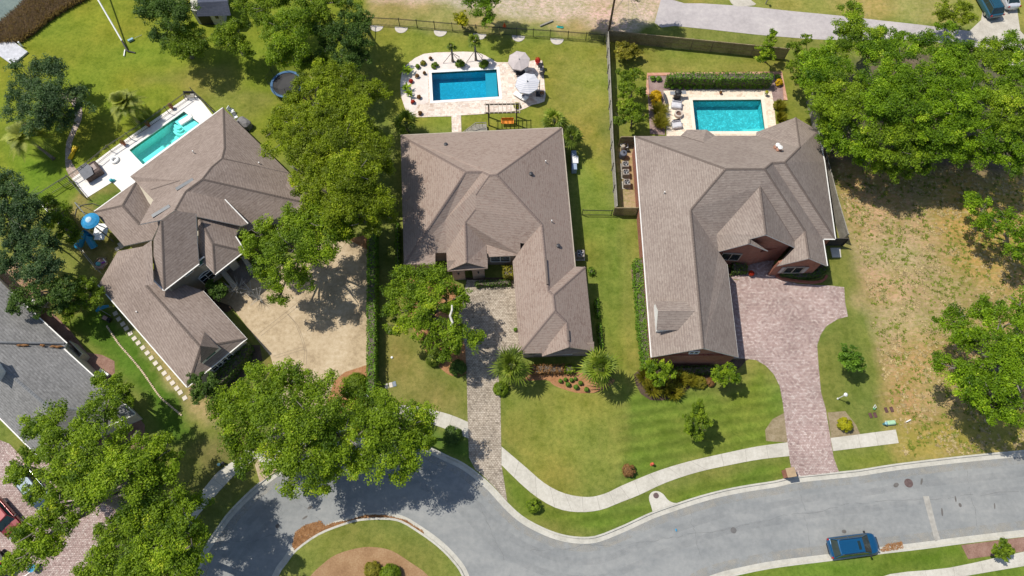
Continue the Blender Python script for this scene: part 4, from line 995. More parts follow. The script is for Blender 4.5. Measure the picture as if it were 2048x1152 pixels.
# porch walls of the entry court
def pxwall(root,a,b,th,z1,m,name='wall',z0=0):
    A=G(*a);B=G(*b); d=(B-A).normalized(); n=Vector((-d.y,d.x,0))*th/2; mb=MB(); mb.prism([((A+n).x,(A+n).y),((B+n).x,(B+n).y),((B-n).x,(B-n).y),((A-n).x,(A-n).y)],z0,z1); return mb.build(name,m,root)
pxwall(house1,(448,545),(478,582),.55,1.0,M_STUC,'porch_wall'); pxwall(house1,(492,520),(510,548),.45,1.0,M_STUC,'porch_wall')
slabm = MB(); slabm.prism([(p.x,p.y) for p in GP([(452,545),(492,515),(512,548),(480,582)])],0,.25); slabm.build('porch_floor',ground_mat('porch_stone',[(.13,.11,.10),(.2,.17,.15),(.26,.22,.2)],1,5,20),house1)
for x,y,fac in ((785,700,0),(590,920,0)):
    p=onroof(R1(x,y),Fm[fac][0],Pm,.12); mb=MB(); mb.box(p,(2.0,.38,.16),rad(38)); mb.build('skylight',plain('skylight_grey',(.12,.13,.14),.3,.5),house1)
for x,y in ((855,433),(1397,527)):
    vent(house1,onroof(R1(x,y),Fm[0][0] if x<1000 else Fm[2][0],Pm),1)
for x,y in ((325,560),): vent(house1,onroof(R2(x,y),Fg[0][0],Pg),1)

# ---------------------------------------------------------------- bottom left grey house
def U4(x,y): return (x/3.84,560+y/3.84)
V0 = {}
for n,p in dict(a=(-120,440),b=U4(90,98),c=U4(512,488),c2=U4(490,532),d=U4(1035,1028),e=(78,913),f=(0,835),f0=(-260,575)).items(): V0[n]=p+(3.0,True)
V0['r0']=(-150,605,7.0,False); V0['r1']=U4(370,975)+(6.4,False); V0['v']=(-90,686,6.9,False)
F0 = [(['a','b','c','v','r0'],.6),(['v','c','c2','d','r1','r0'],.6),(['r1','d','e'],.8),(['r0','r1','e','f','f0'],.6)]
F0 = [(['a','b','c','c2','d','r1','r0'],.6),(['r1','d','e'],.8),(['r0','r1','e','f','f0'],.6)]
P0 = solve_roof(V0,F0)
c = G(60,760,0)
house0 = thing('house','grey shingled house cut off by the left edge of the photo, below the dark trees','house',(c.x,c.y,0))
build_roof(P0,F0,M_ROOF0,M_WHITE,house0,gutters=(['b','c'],['c2','d'],['d','e'],['e','f']),cap=M_CAP0)
# low ridge that crosses the slope, rusty needles in its valley
mb=MB(); fac=F0[0][0]; pts=[onroof(U4(x,y),fac,P0,.06) for x,y in ((-250,478),(0,480),(250,484),(500,488))]; mb.tube(pts,.13,6); mb.build('ridge_vent',M_CAP0,house0)
mb=MB()
for x0,x1,y in ((130,225,505),(310,350,503),(385,490,512)):
    mb=MB(); pts=[onroof(U4(x,y+3*math.sin(x)),fac,P0,.05) for x in np.linspace(x0,x1,6)]; mb.tube(pts,[.05,.13,.1,.14,.12,.04],5); mb.build('leaf_litter',M_NEED,house0)
wallbox([(-120,440),U4(90,98),U4(512,488),U4(1035,1028),(78,913),(0,835),(-260,575)],3.0,.4,M_STUC,house0)
p=onroof(U4(-30,690),fac,P0); mb=MB(); mb.box((p.x,p.y,p.z+.2),(1.5,1.1,2.6),rad(-45)); mb.box((p.x,p.y,p.z+1.55),(1.75,1.35,.16),rad(-45)); mb.box((p.x-.2,p.y,p.z+1.75),(.5,.5,.3),rad(-45)); mb.build('chimney',M_WHITE,house0)
# ================================================================ WATER, POOLS, DECKS
RW = waterw
riv = MB().sheet([[(p.x,p.y) for p in GP([(-500,-400),(170,-60),(160,0),(120,30),(75,70),(20,100),(-6,130),(-150,260),(-500,400)])]], -.25).build('water', ground_mat('river',[(.10,.14,.12),(.15,.19,.16),(.20,.24,.20)],.5,3,10,.12,.3)); riv['kind']='structure'
_b = riv.data.materials[0].node_tree.nodes['Principled BSDF']; _b.inputs['Specular IOR Level'].default_value = .6
def pool(key, root_label, cat_deck, tile, rimw, mwater, mrim, depth=1.5):
    w = poolw[key]; c = centroid([(p.x,p.y) for p in w])
    root = thing('swimming_pool', root_label, 'pool', (c.x,c.y,0))
    n = len(w); mb = MB()
    pts = [(p.x,p.y) for p in w]
    a = sum(pts[i][0]*pts[(i+1)%n][1]-pts[(i+1)%n][0]*pts[i][1] for i in range(n))
    if a < 0: pts = pts[::-1]
    inn = [(p.x,p.y) for p in inset(pts,.0)]
    vs = [(x,y,.03) for x,y in inn]+[(x,y,-depth) for x,y in inn]
    fs = [((i+1)%n,i,n+i,n+(i+1)%n) for i in range(n)]+[tuple(n+i for i in range(n))]
    mb.add(vs,fs); mb.build('pool_shell', tile, root)
    out = inset(pts,-rimw); inr = inset(pts,.05)
    rb = MB(); vs=[(p.x,p.y,z) for z in (.075,) for p in out]+[(p.x,p.y,.075) for p in inr]+[(p.x,p.y,.0) for p in out]+[(p.x,p.y,-.02) for p in inr]
    fs=[]
    for i in range(n):
        j=(i+1)%n; fs += [(i,j,n+j,n+i),(2*n+i,2*n+j,j,i),(n+i,n+j,3*n+j,3*n+i)]
    rb.add(vs,fs); rb.build('coping', mrim, root)
    wb = MB(); wb.add([(p[0],p[1],-.10) for p in inn],[tuple(range(n))]); wb.build('pool_water', mwater, root)
    return root, [Vector((x,y,0)) for x,y in inn]
def deck(name, px, z, m, key=None, th=.05, label=None):
    outer = [(p.x,p.y) for p in GP(px)]
    loops = [outer]+([[(p.x,p.y) for p in inset([(q.x,q.y) for q in poolw[key]],-.03)]] if key else [])
    mb = MB().sheet(loops, z); n = len(outer); k = len(mb.v)
    mb.add([(x,y,z) for x,y in outer]+[(x,y,z-th) for x,y in outer],[(i,(i+1)%n,n+(i+1)%n,n+i) for i in range(n)])
    o = mb.build(name, m); o['kind']='structure'; return o
M_TRAV = paver_mat('travertine',[(.50,.36,.28),(.68,.56,.46),(.78,.70,.61),(.62,.48,.39),(.56,.50,.46)], .5,.3, (.5,.42,.34), 0,(.9,1.05),.01,.7)
M_TRAVC = paver_mat('travertine_cream',[(.58,.44,.32),(.74,.61,.47),(.80,.70,.56),(.68,.54,.42)], .5,.3, (.5,.42,.34), 0,(.9,1.05),.01,.7)
M_WDECK = ground_mat('white_deck',[(.70,.66,.61),(.78,.74,.69),(.83,.80,.76)],.4,3,18,.85,.1)
M_COPW = plain('white_coping',(.80,.77,.72),.6,.3,0,.04)
M_COPC = plain('cream_coping',(.76,.68,.56),.7,.3,0,.05)
TA = ground_mat('plaster_aqua',[(.52,.80,.76),(.60,.87,.83),(.66,.92,.88)],.5,3,12,.7,.05)
TB = ground_mat('plaster_blue',[(.12,.42,.55),(.15,.50,.62),(.2,.56,.68)],.5,3,12,.7,.05)
TC = ground_mat('plaster_teal',[(.20,.54,.58),(.27,.62,.66),(.34,.69,.72)],.5,3,12,.7,.05)
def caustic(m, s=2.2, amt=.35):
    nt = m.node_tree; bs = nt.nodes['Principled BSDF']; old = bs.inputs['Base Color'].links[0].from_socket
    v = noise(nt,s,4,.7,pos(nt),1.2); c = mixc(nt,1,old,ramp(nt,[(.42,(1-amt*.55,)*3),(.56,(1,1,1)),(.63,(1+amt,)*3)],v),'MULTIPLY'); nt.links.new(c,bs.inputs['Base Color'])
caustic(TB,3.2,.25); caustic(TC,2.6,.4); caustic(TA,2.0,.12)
# deck and pool of the middle house
deck('pool_deck', smooth([(820,124),(848,108),(901.5,104.5),(948,104.5),(972,112),(994,125),(1055,123),(1084,121.5),(1087,150),(1090,180),(1088.7,203),(1064,210),(1040,221),(985,227),(922,231)],2)+[(923,268),(904,268),(903,233)]+smooth([(860,234),(833.5,234.6),(815,227),(806,205),(802,190),(801,165),(806,140),(820,124)],2)[:-1], .045, M_TRAV, 'b')
deck('path', smooth([(821,125),(848,109),(901.5,105.5),(948,105.5),(972,113),(992,125),(990,136),(930,139),(862,143),(855,147),(857,205),(838,208),(826,231),(815,226),(807,205),(803,190),(802,165),(807,140)],2,True), .052, ground_mat('white_gravel',[(.62,.53,.47),(.72,.64,.58),(.80,.73,.67)],1,6,40,.95,.5))
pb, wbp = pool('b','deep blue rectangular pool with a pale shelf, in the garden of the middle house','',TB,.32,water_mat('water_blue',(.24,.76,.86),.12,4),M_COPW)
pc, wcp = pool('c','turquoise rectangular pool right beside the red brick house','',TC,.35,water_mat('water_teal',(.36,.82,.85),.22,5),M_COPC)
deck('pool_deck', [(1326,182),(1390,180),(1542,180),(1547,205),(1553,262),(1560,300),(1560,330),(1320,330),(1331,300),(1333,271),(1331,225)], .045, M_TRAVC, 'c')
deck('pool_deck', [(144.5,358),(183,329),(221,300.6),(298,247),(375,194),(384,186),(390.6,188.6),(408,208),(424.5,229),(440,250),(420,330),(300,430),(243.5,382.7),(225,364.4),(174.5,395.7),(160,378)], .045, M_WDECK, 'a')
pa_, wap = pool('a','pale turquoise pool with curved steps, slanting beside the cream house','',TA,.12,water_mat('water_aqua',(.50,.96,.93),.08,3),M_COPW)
def below(root, px, z0, z1, m, name):
    w = [(p.x,p.y) for p in GP(px)]; mb = MB(); mb.prism(w, z0, z1, bottom=False); return mb.build(name, m, root)
# shelves and steps under water
LB = ground_mat('shelf_blue',[(.26,.40,.47),(.31,.47,.54),(.36,.52,.58)],.5,3,12,.7,.05)
below(pb,[(970,143),(992.5,141.7),(996,192),(973,193.5)],-1.45,-.35,LB,'tanning_shelf')
below(pa_,[(346,240),(371,226),(400,248),(376,264)],-1.45,-.28,plain('shelf_white',(.62,.80,.80),.7),'tanning_shelf')
for i,(rr,z) in enumerate(((15.5,-.95),(11.5,-.7),(7.5,-.45))):
    cpt=(350,251); pts=[(cpt[0]-rr*.35+rr*math.cos(t)*1.0,cpt[1]+rr*.8*math.sin(t)) for t in np.linspace(rad(-140),rad(140),14)]
    pts=[cpt if False else (352+rr*math.cos(t),246+rr*1.0*math.sin(t)) for t in np.linspace(rad(25),rad(205),12)]
    below(pa_,pts,-1.4,z,plain('step_white',(.66,.84,.82),.7),'pool_step')
below(pc,[(1486,256),(1531,254),(1533,290),(1486,290)],-1.4,-.3,TA,'tanning_shelf')
# ================================================================ PLANTS
def quads(c, n, t, sx, sy):
    """leaf diamonds: centre, normal, tangent arrays -> verts"""
    b = np.cross(n,t); return np.stack([c-t*sx, c-b*sy, c+t*sx, c+b*sy],1)
def norm(a): return a/np.maximum(np.linalg.norm(a,axis=1,keepdims=True),1e-9)
def leaf_obj(name, m, parts, parent=None, origin=(0,0,0)):
    """parts: list of (verts (n,4,3), tone (n,))"""
    V = np.concatenate([p[0] for p in parts]); T = np.concatenate([p[1] for p in parts]); n = len(V)
    V = V.reshape(-1,3)-np.array(origin); me = bpy.data.meshes.new(name)
    me.vertices.add(n*4); me.vertices.foreach_set('co', V.astype(np.float32).ravel())
    me.loops.add(n*4); me.loops.foreach_set('vertex_index', np.arange(n*4,dtype=np.int32))
    me.polygons.add(n); me.polygons.foreach_set('loop_start', np.arange(0,n*4,4,dtype=np.int32)); me.polygons.foreach_set('loop_total', np.full(n,4,dtype=np.int32))
    a = me.attributes.new('tone','FLOAT','FACE'); a.data.foreach_set('value', T.astype(np.float32))
    me.materials.append(m); me.update(); me.validate()
    o = bpy.data.objects.new(name, me); COL.objects.link(o)
    if parent: setpar(o, parent)
    return o
def clumps(lobes, R, leaf=.20, dens=1.5, cr=(.38,.75), up=.5, k=95, thin=1.0):
    """foliage of a crown: each lobe carries boughs of its own height and tone, each bough several leafy clumps"""
    out = []
    for (x,y,z,rx,rz) in lobes:
        nb = min(max(9,int(3.4*rx*rx)),30)
        d = norm(R.randn(nb,3)*np.array([1,1,.8])); d[:,2] = np.abs(d[:,2])*np.where(R.rand(nb)<.85,1,-.5)
        q = (.30+.66*R.rand(nb)**.55)[:,None]
        bc = np.array([x,y,z])+d*np.array([rx,rx,rz])*q; br = np.clip(rx*R.uniform(.28,.48,nb),.32,1.1); bt = np.clip(R.normal(.5,.2,nb),.05,.98)
        for b in range(nb):
            n = max(3,int(dens*4.2*br[b]**2/.5+2))
            dd = norm(R.randn(n,3)+np.array([0,0,.5])); ctr = bc[b]+dd*br[b]*np.array([1.1,1.1,.62])*(R.rand(n,1)**.4)
            rr = R.uniform(cr[0],cr[1],n)*min(1.0,.35+br[b]*.55)
            tone = np.clip(bt[b]+R.normal(0,.08,n),0,1); kk = int(k*.38*thin)
            e = norm(R.randn(n*kk,3)+np.array([0,0,.25])).reshape(n,kk,3)
            p = ctr[:,None]+e*rr[:,None,None]*(R.rand(n,kk,1)**.33)*np.array([1.1,1.1,.6])
            nr = norm((e*.7+np.array([0,0,up])+R.randn(n,kk,3)*.5).reshape(-1,3)); t = norm(np.cross(nr,R.randn(n*kk,3)))
            s = leaf*R.uniform(.45,1.35,n*kk)[:,None]
            out.append((quads(p.reshape(-1,3),nr,t,s*.62,s*.36),(tone[:,None]+R.randn(n,kk)*.12).ravel()))
    return out
M_BARK = ground_mat('bark',[(.13,.11,.09),(.22,.19,.16),(.32,.29,.26)],2,8,30,.95,.6)
M_BARKD = ground_mat('bark_dark',[(.07,.055,.045),(.12,.10,.08),(.19,.16,.13)],2,8,30,.95,.6)
def bright(c,k=1.45): return (min(.9,c[0]*k*1.12),min(.9,c[1]*k),c[2]*k*.9)
_lm = leaf_mat
def leaf_mat(n,d,l,t=None,**k):
    f = 1.0 if n in ('reed','leaf_lime','leaf_gold','twig_grey','leaf_red') else 1.45
    return _lm(n,bright(d,f*.85),bright(l,f*1.08),bright(t,f*1.05) if t else None,**k)
LM = dict(
 oak=leaf_mat('leaf_oak',(.046,.100,.006),(.178,.280,.012),(.30,.36,.03)),
 oliv=leaf_mat('leaf_olive',(.060,.098,.005),(.185,.262,.009),(.29,.33,.02)),
 dark=leaf_mat('leaf_dark',(.024,.058,.012),(.078,.145,.022),(.14,.20,.06)),
 pine=leaf_mat('leaf_pine',(.026,.058,.024),(.078,.140,.050),(.14,.17,.07)),
 mid=leaf_mat('leaf_mid',(.040,.085,.006),(.145,.225,.012),(.24,.31,.03)),
 wood=leaf_mat('leaf_wood',(.034,.090,.004),(.150,.265,.008),(.30,.40,.03)),
 hedge=leaf_mat('leaf_hedge',(.04,.10,.010),(.12,.24,.020),(.2,.30,.04)),
 lime=leaf_mat('leaf_lime',(.20,.26,.008),(.45,.46,.012),(.55,.55,.03)),
 gold=leaf_mat('leaf_gold',(.40,.28,.006),(.75,.56,.015),(.80,.65,.05)),
 palm=leaf_mat('leaf_palm',(.035,.065,.010),(.135,.20,.018),(.27,.31,.06)),
 date=leaf_mat('leaf_date',(.08,.12,.02),(.29,.34,.07),(.48,.40,.09)),
 reed=leaf_mat('reed',(.19,.14,.10),(.36,.28,.20),(.55,.46,.34)),
 tuft=leaf_mat('tuft_grass',(.09,.10,.010),(.20,.20,.020),(.32,.30,.07)),
 russet=leaf_mat('leaf_russet',(.09,.05,.022),(.22,.13,.05),(.30,.2,.09)),
 redf=leaf_mat('leaf_red',(.30,.02,.01),(.55,.05,.02),(.6,.15,.06)),
 grey=leaf_mat('twig_grey',(.20,.19,.17),(.42,.41,.38),(.55,.54,.5)))
def limbs(root_pt, lobes, R, m, r0, parent, bare=0.0):
    mb = MB(); base = Vector(root_pt); zs = sum(l[2] for l in lobes)/len(lobes)
    cx = sum(l[0] for l in lobes)/len(lobes); cy = sum(l[1] for l in lobes)/len(lobes)
    fork = base+Vector(((cx-base.x)*.25,(cy-base.y)*.25,max(.5,(zs-base.z)*.42)))
    mb.tube([base-Vector((0,0,.1)),base+Vector((0,0,.35)),base.lerp(fork,.6)+Vector((R.uniform(-.1,.1),0,0)),fork],[r0*1.55,r0*1.1,r0*.92,r0*.85],9)
    for l in lobes:
        e = Vector(l[:3]); mid = fork.lerp(e,.5)+Vector((R.uniform(-.5,.5),R.uniform(-.5,.5),R.uniform(-.2,.5)))
        mb.tube([fork-Vector((0,0,.1)),fork.lerp(mid,.5)+Vector((0,0,.15)),mid,e],[r0*.6,r0*.5,r0*.36,r0*.14],6)
        for _ in range(3):
            d = Vector((R.uniform(-1,1),R.uniform(-1,1),R.uniform(0,.6)))*l[3]*.8
            mb.tube([mid.lerp(e,.5),e+d*.5,e+d],[r0*.22,r0*.13,r0*.05],5)
    o = mb.build('trunk', m, parent, smooth=True); return o
def tree(label, base_px, lobes, leafm='oak', r0=.3, name='broadleaf_tree', cat='tree', group=None, seed=0, dens=1.5, leaf=.155, bark=None, cr=(.38,.75), k=135, up=.5, rzk=.6, bz=0.0):
    """lobes: (u,v,r_px,z) crown lobes on their sight lines"""
    R = np.random.RandomState(seed*7+13); b = G(base_px[0],base_px[1],bz)
    root = thing(name,label,cat,tuple(b),0,group)
    Ls = []
    for (u,v,rp,z) in lobes:
        c = G(u,v,z); e = G(u+rp,v,z); rx = (e-c).length; Ls.append((c.x,c.y,z,rx,max(.5,min(rx*rzk,z*.75))))
    leaf_obj('crown', LM[leafm], clumps(Ls,R,leaf,dens,cr,up,k), root, b)
    limbs(b, Ls, R, bark or M_BARK, r0, root)
    return root
n_ = 0
# ---- middle and left front oaks
tree('huge spreading oak whose crown hangs over the cul de sac and its sidewalk',(610,850),
 [(470,790,32,6.5),(520,770,45,8.5),(580,760,42,9),(640,775,40,9),(560,830,55,10),(630,840,50,10.5),(480,850,45,8),(445,830,35,6.5),(500,900,42,7.5),(560,900,45,8.5),(620,900,50,9),(590,950,38,7),(640,960,32,6.5),(680,930,42,7.5),(690,870,45,9)],'oak',.55,'oak_tree',seed=1,rzk=.5,group='big oaks by the cul de sac')
tree('wide oak beside the end of the long hedge, its right edge shading the road',(755,862),
 [(735,800,30,7),(700,790,28,6.5),(770,830,45,9),(820,850,42,8),(850,830,22,6),(740,850,40,9.5),(780,890,45,8.5),(830,900,38,7.5),(800,935,30,6.5),(740,920,40,8),(848,880,25,6.5),(690,830,30,7.5)],'oak',.45,'oak_tree',seed=2,rzk=.5,group='big oaks by the cul de sac')
tree('sprawling oak filling the bottom left corner, its lower limb bare over a driveway',(245,1010),
 [(110,845,35,8),(170,850,42,9),(215,810,32,8),(70,850,30,7),(120,900,45,9.5),(190,910,50,10.5),(260,880,40,9),(250,950,55,11),(180,980,45,10),(120,970,38,8.5),(60,940,32,7),(30,945,18,6.5),(300,930,45,9),(340,900,35,8),(330,980,48,9.5),(80,1060,42,8),(60,1110,38,7),(130,1050,30,7.5),(45,1070,25,7),(75,905,28,7),(112,1010,26,7.5),(95,1090,30,7.5),(30,1125,26,6.5),(60,990,18,7)],'oak',.5,'oak_tree',seed=3,rzk=.5,group='big oaks in the bottom left corner')
tree('broad oak crown at the bottom edge beside the pale leaning sidewalk',(300,1080),
 [(290,1040,50,9.5),(350,1030,42,8.5),(370,1080,40,8),(300,1100,52,10),(230,1060,35,8),(220,1110,45,8.5),(350,1130,45,9),(280,1150,48,9),(190,1140,35,7.5),(390,1010,22,6.5),(385,1105,34,10.5),(398,1060,26,9.5),(360,1060,34,10.5),(340,1125,42,12),(375,1140,32,11.5),(370,1025,26,9.5)],'oak',.45,'oak_tree',seed=4,rzk=.5,group='big oaks in the bottom left corner')
tree('oak with a pale bent branch in front of the middle house',(865,640),
 [(820,570,40,6.5),(860,560,38,6.5),(800,620,32,6),(850,620,38,7),(905,600,30,6.2),(925,585,20,5.5),(895,655,34,6.5),(865,680,28,5.5),(930,675,28,6),(905,705,28,5),(955,675,14,4.8),(790,580,22,5.5),(785,655,18,5),(840,595,30,7),(875,600,28,7),(830,650,26,6.5)],'oak',.28,'oak_tree',seed=5,rzk=.55)
pb_ = [G(898,658,6.8),G(905,645,7.2),G(900,632,7.4),G(904,620,7.5),G(904,610,7.6)]
mb = MB(); mb.tube(pb_,[.13,.13,.11,.1,.08],7); br = [o for o in bpy.data.objects if o.get('label','').startswith('oak with a pale bent')][0]
mb.build('branch', plain('pale_bark',(.62,.58,.50),.9), br)
# ---- yellow olive oaks between the two left houses
OL = [('tall yellow green oak crowding the right side of the cream house',(700,430),[(640,300,40,8.5),(690,270,45,9.5),(740,310,42,9),(650,360,42,9),(710,350,48,10.5),(765,340,30,7.5),(690,410,45,9.5),(745,400,45,9),(770,430,28,7),(640,415,35,8),(600,345,30,7.5),(760,280,28,7.5),(612,382,32,8),(625,425,30,8),(680,450,34,8),(730,445,32,8)],11),
      ('yellow green oak reaching over the trampoline',(640,270),[(600,190,28,7),(640,170,35,8),(680,165,35,8),(720,190,35,8),(760,180,25,6.5),(660,215,42,9.5),(710,235,40,9),(610,240,42,8.5),(560,240,30,7),(560,290,32,7),(610,300,38,8.5),(645,135,22,7.5),(545,265,20,6),(608,168,24,7),(588,196,16,6.5)],12),]
for lb,b,l,s in OL: tree(lb,b,l,'oliv',.35,'oak_tree',group='yellow green oaks between the two houses',seed=s,rzk=.55)
tree('bright green tree overhanging the tan driveway by the entry porch',(620,520),
 [(520,470,32,7),(560,450,34,7.5),(610,440,38,8),(660,450,35,8),(540,510,38,7),(590,500,45,8.5),(640,500,40,8),(570,555,36,6.5),(530,555,22,5.5),(600,560,28,6),(560,590,22,5),(690,470,28,7),(505,500,22,6)],'oak',.32,'broadleaf_tree',seed=13,rzk=.55)
# ---- top left grove
GR = [('dark green tree beside the little shed',(345,60),[(300,15,38,6),(340,30,38,6.5),(330,70,26,5),(370,20,26,6)],'dark'),
 ('round dark tree casting its shadow on the lawn, left one of the pair',(385,115),[(370,85,34,5),(355,65,26,4.6),(395,100,26,4.4),(385,70,24,4.8)],'mid'),
 ('round green tree casting its shadow on the lawn, right one of the pair',(488,110),[(465,80,34,4.8),(445,70,24,4.2),(475,55,26,4.8),(485,95,24,4)],'mid'),
 ('leafy tree behind the shed at the top edge',(525,30),[(505,5,32,6),(540,15,34,6.5),(560,-15,34,6),(525,40,22,5)],'mid'),
 ('bright green tree in the grove with the tallest crown',(600,110),[(560,55,34,8),(600,45,36,8.5),(570,95,36,8),(595,110,26,7),(560,120,22,6)],'oak'),
 ('dark tree at the top of the grove',(650,30),[(620,0,36,8),(655,15,34,8),(690,0,28,7),(640,45,28,7)],'mid'),
 ('glossy green tree in the middle of the grove',(680,80),[(660,60,32,7),(690,75,30,7),(650,95,24,6),(715,60,24,6.5),(695,105,24,6)],'dark'),
 ('dark tree at the right edge of the grove by the metal fence',(725,50),[(700,25,26,7),(725,45,22,6.5),(715,85,26,6),(690,125,28,6),(725,115,18,5)],'dark'),
 ('low green tree between the grove and the trampoline',(650,140),[(630,135,28,5),(665,150,28,5),(700,150,26,5),(610,120,20,5)],'mid')]
for i,(lb,b,l,k_) in enumerate(GR): tree(lb,b,l,k_,.22,group='trees of the top left grove',seed=20+i)
# feathery tree by the dock
tree('feathery blue green cedar beside the curved path',(110,225),[(60,150,34,3.6),(95,165,38,4.4),(50,185,34,4.2),(85,205,40,5.2),(40,225,28,3.8),(120,200,36,4.8),(75,240,34,4.2),(120,240,30,3.8),(150,190,24,3.3),(165,215,24,3),(105,135,22,3.4),(140,240,20,3)],'pine',.2,'cedar_tree',seed=40,dens=1.3,leaf=.15,k=110,cr=(.35,.7))
# dark trees at the left edge
LF=[('dark evergreen on the left edge below the lawn',(30,450),[(10,380,38,7),(45,400,40,7.5),(20,440,40,8),(70,430,28,6.5),(50,470,34,7)],'pine'),
 ('dense dark evergreen left of the playground fence',(70,520),[(30,500,36,7.5),(70,490,34,7),(100,530,34,6.5),(55,540,34,7),(15,540,26,6.5),(110,490,22,5.5)],'pine'),
 ('shady green tree beside the grey house with the lowest branches',(130,590),[(60,590,30,5.5),(100,580,30,6),(135,575,30,5.5),(35,610,22,5),(85,615,22,4.5),(120,605,22,4.5)],'dark'),
 ('small bright green tree above the side lawn',(180,610),[(150,600,26,4.2),(180,600,22,4),(165,575,22,4.5),(140,620,20,3.5),(190,585,16,3.5)],'mid'),
 ('green shrub like tree inside the fence corner by the playground',(110,440),[(95,410,22,3.5),(120,430,24,3.5),(105,450,20,3),(135,460,20,3),(150,475,14,2.6)],'mid')]
for i,(lb,b,l,k_) in enumerate(LF): tree(lb,b,l,k_,.22,group='dark trees at the left edge',seed=50+i)
tree('sparse green tree growing over the edge of the grey roof',(262,800),[(210,790,26,5.5),(240,775,22,5),(265,790,18,4.5),(225,820,22,5.5),(200,760,14,4.5)],'oak',.14,seed=58,dens=.6)
# ---- right hand woods, each crown a tree
WD=[('tall pointed tree at the top left corner of the woods',(1715,90),[(1700,25,22,8),(1712,50,28,8),(1690,65,26,7),(1725,75,30,8),(1700,90,30,7.5)]),
 ('broad green tree of the woods nearest the far lane',(1790,110),[(1775,75,28,7),(1810,85,28,7.5),(1760,100,32,8),(1800,120,36,9),(1740,110,26,8)]),
 ('green tree where the woods meet the red brick house garden',(1645,160),[(1625,120,30,5.5),(1650,110,30,6),(1640,150,34,7),(1670,135,32,7),(1620,165,26,5.5)]),
 ('bushy green tree in the left of the woods',(1680,230),[(1650,195,34,7),(1690,180,38,8),(1670,225,38,8),(1640,235,30,6),(1710,215,34,8.5)]),
 ('leafy tree at the bottom left corner of the woods above the tall fence',(1690,300),[(1655,265,28,5.5),(1690,265,34,7),(1670,295,26,5),(1720,285,34,7),(1735,320,30,5.5)]),
 ('wide tree in the middle of the woods',(1790,220),[(1750,170,38,9),(1790,160,38,9.5),(1830,175,36,9),(1770,205,40,10),(1815,210,40,10),(1750,220,34,9)]),
 ('tree with rounded clumps at the lower edge of the woods',(1790,320),[(1760,260,36,8.5),(1800,265,38,8.5),(1780,300,38,7.5),(1815,310,32,7),(1775,335,28,5.5),(1800,340,20,5)]),
 ('tree touching the woods edge above the dry lot',(1870,310),[(1840,255,36,8.5),(1880,260,38,8.5),(1855,300,36,7),(1890,305,34,7),(1845,330,22,5)]),
 ('sunlit tree at the upper right of the woods',(1890,140),[(1860,95,30,7.5),(1895,110,34,8),(1870,140,36,9),(1915,150,36,9),(1930,110,26,7.5),(1890,60,22,6.5)]),
 ('bright tree beside the concrete drive',(1960,140),[(1945,100,28,7),(1975,95,26,7),(1960,135,34,8.5),(1995,130,30,8),(2010,110,20,6.5)]),
 ('deep green tree in the heart of the woods',(1900,220),[(1860,190,36,9.5),(1900,195,38,10),(1940,190,36,9.5),(1880,225,36,9.5),(1925,230,36,9)]),
 ('tree at the right edge of the woods beside the drive',(2040,150),[(2030,90,26,7),(2048,115,30,8),(2020,160,34,8.5),(2060,150,34,8)]),
 ('large crown at the right edge of the woods, half cut off',(2030,240),[(1990,200,38,9),(2030,210,38,9.5),(2000,240,36,9),(2050,250,34,9)]),
 ('lowest tree of the woods at the right edge',(1990,310),[(1950,270,36,8.5),(1990,275,36,8),(1960,305,34,7),(2030,290,34,8),(2010,320,32,7),(2045,330,24,6),(1930,310,26,6)])]
for i,(lb,b,l) in enumerate(WD): tree(lb,b,l,'wood' if i%3 else 'oak',.25,group='trees of the woodland on the right',seed=70+i,rzk=.55)
tree('loose pale barked tree standing alone on the right of the dry lot',(2010,470),[(1960,420,26,5),(1985,440,28,5.5),(1970,460,24,4.5),(2020,445,30,5.5),(2045,460,28,5.5),(2030,490,26,5),(1945,400,16,4),(2045,510,22,4)],'wood',.2,seed=90,dens=.6)
tree('great oak at the right edge above the street',(2010,740),[(1905,640,34,6.5),(1940,660,34,7),(1925,690,28,6),(1960,620,28,6.5),(2000,640,36,7.5),(2040,610,36,7.5),(1900,735,34,6.5),(1940,745,38,8),(1990,700,42,9),(2040,690,42,9),(1925,775,30,7),(1975,780,40,8.5),(2030,760,42,9),(1990,825,30,6.5),(2040,820,36,7.5),(1960,810,26,6)],'wood',.5,'oak_tree',seed=91,rzk=.5)
tree('bright green tree at the top edge behind the metal fence',(975,40),[(955,10,24,4.6),(985,5,22,4.6),(970,35,18,3.8),(960,-15,22,4.8),(1000,-10,16,4.4)],'wood',.16,seed=92)
tree('round olive tree next to the blue pickup',(1905,35),[(1900,22,24,3.6),(1920,15,20,3.4),(1930,40,18,3),(1885,32,14,2.8)],'oliv',.15,seed=93,dens=1.2)
# shade cast on the sandy lane by trees just past the top edge
tree('dark tree above the sandy lane at the top edge, mostly cut off',(1235,-48),[(1258,-14,22,5.2),(1225,-26,26,5.8),(1250,-34,36,7),(1290,-30,30,6.5),(1205,-42,36,7.5),(1150,-52,32,8),(1320,-28,20,6),(1235,-60,40,9),(1180,-25,22,5.5)],'dark',.03,seed=94,dens=1.5)
